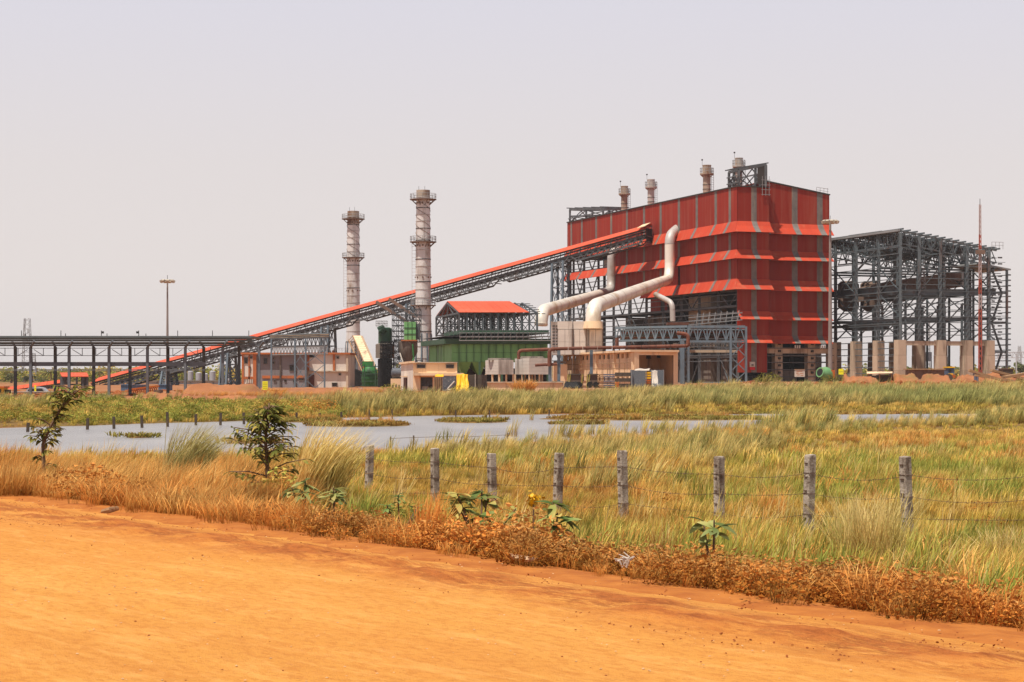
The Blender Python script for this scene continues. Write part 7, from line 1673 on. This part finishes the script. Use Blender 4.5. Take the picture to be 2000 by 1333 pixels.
scatter('road_clods', 'clod', x, y, .003, .011, 401, rzr=3.1, z=np.full(len(x), 1.008), tilt=.5)
n = 9000; a_ = -40+r.rand(n)*80; s_ = -12+r.rand(n)*12; x, y = road_xy(a_, s_); scatter('road_pebbles', 'pebble', x, y, .003, .011, 402, rzr=3.1, z=np.full(len(x), 1.008))
n = 2500; a_ = -40+r.rand(n)*80; s_ = -12+r.rand(n)*12.2; x, y = road_xy(a_, s_); scatter('road_clods', 'clod', x, y, .003, .009, 403, rzr=3.1, z=np.full(len(x), 1.006))
x, y = sample(176, 262, .35, 410); px = pxof(x, y); x, y = keep(x, y, ss(.45, .6, fbm(x*.08, y*.08, 90))*(1-ss(900, 1000, px)*ss(1500, 1400, px)), 411); scatter('yard_rubble', 'clod', x, y, .15, .5, 412, rzr=3.1)
x, y = sample(225, 262, .5, 413, .16, .30); x, y = keep(x, y, ss(.40, .55, fbm(x*.2, y*.2, 91)), 414); scatter('yard_rubble', 'clod', x, y, .2, .65, 415, rzr=3.1, tilt=.6)
x, y = sample(225, 250, .22, 416, -.10, .30); x, y = keep(x, y, ss(.45, .55, fbm(x*.15, y*.15, 93)), 417); scatter('yard_litter', 'pebble', x, y, .2, .55, 418, rzr=3.1, tilt=.5)
x, y = sample(170, 200, .25, 419, -.29, -.08); x, y = keep(x, y, ss(.45, .55, fbm(x*.15, y*.15, 94)), 423); scatter('yard_litter', 'pebble', x, y, .1, .35, 424, rzr=3.1, tilt=.5)

# ---------------------------------------------------------------- far trees
GM['fartree'] = grass_mat('far_tree_leaves', [(.05,.06,.03), (.09,.11,.045), (.15,.17,.07)], [(.07,.07,.035), (.13,.14,.06), (.20,.20,.09)], .05, .45, .6, .2)
def far_tree(px, pyt, wpx, D, label, seed, palm=False):
    x = XX(px, D); g_ = .3; zt = ZZ(pyt, D); h = zt-g_; T = thing('far_tree' if not palm else 'palm_tree', V((x, D, g_)), label, 'tree', 'far trees on the horizon'); rw = wpx/F*D/2
    if palm:
        put(B().tube([V((x, D, g_)), V((x+.3, D, g_+h*.5)), V((x+.2, D, zt-.8))], [.25, .18, .14], 6), 'trunk', M['bark'], T); r = random.Random(seed); q = B()
        for k in range(14):
            a = k*.45*2; u = V((math.cos(a), math.sin(a), 0)); p = V((x+.2, D, zt-.8)); L_ = rw*r.uniform(.8, 1.2); pr = p
            for j in range(5):
                f = (j+1)/5; nx_ = p+u*L_*f+ZU*(L_*(.6*f-1.1*f*f)); sd_ = u.cross(ZU)*.35*(1-f*.7); n0 = len(q.v); q.v += [pr-sd_-ZU*.12, pr+sd_-ZU*.12, nx_+sd_*.8-ZU*.12, nx_-sd_*.8-ZU*.12, pr, nx_]; q.f += [(n0, n0+4, n0+5, n0+3), (n0+4, n0+1, n0+2, n0+5)]; pr = nx_
        put(q, 'crown', GM['fartree'], T)
    else:
        put(B().tube([V((x, D, g_)), V((x+.2, D, g_+h*.6))], [.4, .2], 6), 'trunk', M['bark'], T); r = np.random.RandomState(seed); nb = 6; co = []; fc = []; hh = []
        cs = [(r.uniform(-.6, .6)*rw, r.uniform(-.5, .5)*rw, g_+h*r.uniform(.35, .78), rw*r.uniform(.35, .6)) for k in range(nb)]
        for k in range(520):
            cx, cy, cz_, cr_ = cs[k % nb]; d = r.randn(3); d /= np.linalg.norm(d); p = np.array([cx, cy, cz_-g_])+d*cr_*r.uniform(.55, 1.05)*np.array([1, 1, min(1, h*.25/cr_)]); u = r.randn(3); u /= np.linalg.norm(u); v = np.cross(u, r.randn(3)); v /= np.linalg.norm(v); s_ = h*.055; k0 = len(co); co += [p-u*s_, p+v*s_*.7, p+u*s_, p-v*s_*.7]; fc.append((k0, k0+1, k0+2, k0+3)); hh += [min(1, max(0, p[2]/h))]*4
        me = bpy.data.meshes.new('crown'); me.from_pydata([tuple(c) for c in co], [], fc); me.materials.append(GM['fartree'])
        for nm in 'hr': a = me.attributes.new(nm, 'FLOAT', 'POINT'); a.data.foreach_set('value', np.array(hh, np.float32))
        o = bpy.data.objects.new('crown', me); COL.objects.link(o); o.parent = T
for i, (px, yt, w_, D_, pl_, lab) in enumerate(((22, 728, 26, 560, 0, 'rounded far tree at the left edge behind the rack'), (48, 732, 22, 600, 0, 'second far tree from the left edge, lower crown'), (62, 730, 22, 600, 1, 'far palm just right of the telecom tower'), (98, 722, 34, 560, 1, 'largest far palm seen through the rack'), (84, 738, 26, 560, 0, 'bushy far tree left of the largest palm'), (122, 742, 22, 560, 0, 'low far tree left of the transfer hut'), (192, 722, 20, 620, 1, 'far palm right of the transfer hut'), (208, 740, 30, 640, 0, 'low far tree behind the long conveyor foot'), (356, 738, 12, 640, 1, 'small far palm left of the storage tanks'), (335, 742, 22, 640, 0, 'low far bush tree left of the storage tanks'), (1740, 722, 18, 700, 0, 'faint far tree seen between left piers of the frame hall'), (1775, 718, 26, 760, 0, 'faint far tree behind the middle piers'), (1862, 716, 22, 760, 0, 'faint far tree between two right-hand piers'), (1992, 700, 26, 620, 0, 'far tree at the right edge'), (1968, 712, 26, 640, 0, 'lower far tree left of the right-edge tree'), (1935, 716, 14, 640, 1, 'far palm by the last concrete pier'))):
    far_tree(px, yt, w_, D_, lab, 500+i, pl_)
x, y = sample(640, 1500, .004, 420); z = np.full(len(x), .2); scatter('far_tree_line', 'scrub', x, y, 5, 9, 421, rzr=3.1, z=z)

# ---------------------------------------------------------------- the dusty air
hz = B().pp((-3050, -340, -1.6), V((6100, 0, 0)), V((0, 3900, 0)), ZU*51.0)
hm = bpy.data.materials.new('dusty_air'); hm.use_nodes = True; hn = hm.node_tree.nodes; hn.clear(); ho = hn.new('ShaderNodeOutputMaterial'); hv = hn.new('ShaderNodeVolumePrincipled')
hv.inputs['Density'].default_value = .0001; hv.inputs['Color'].default_value = (.93, .90, .89, 1); hv.inputs['Anisotropy'].default_value = .2
hm.node_tree.links.new(hv.outputs[0], ho.inputs['Volume'])
put(hz, 'haze', hm, kind='stuff', loc=(0, 0, 0))
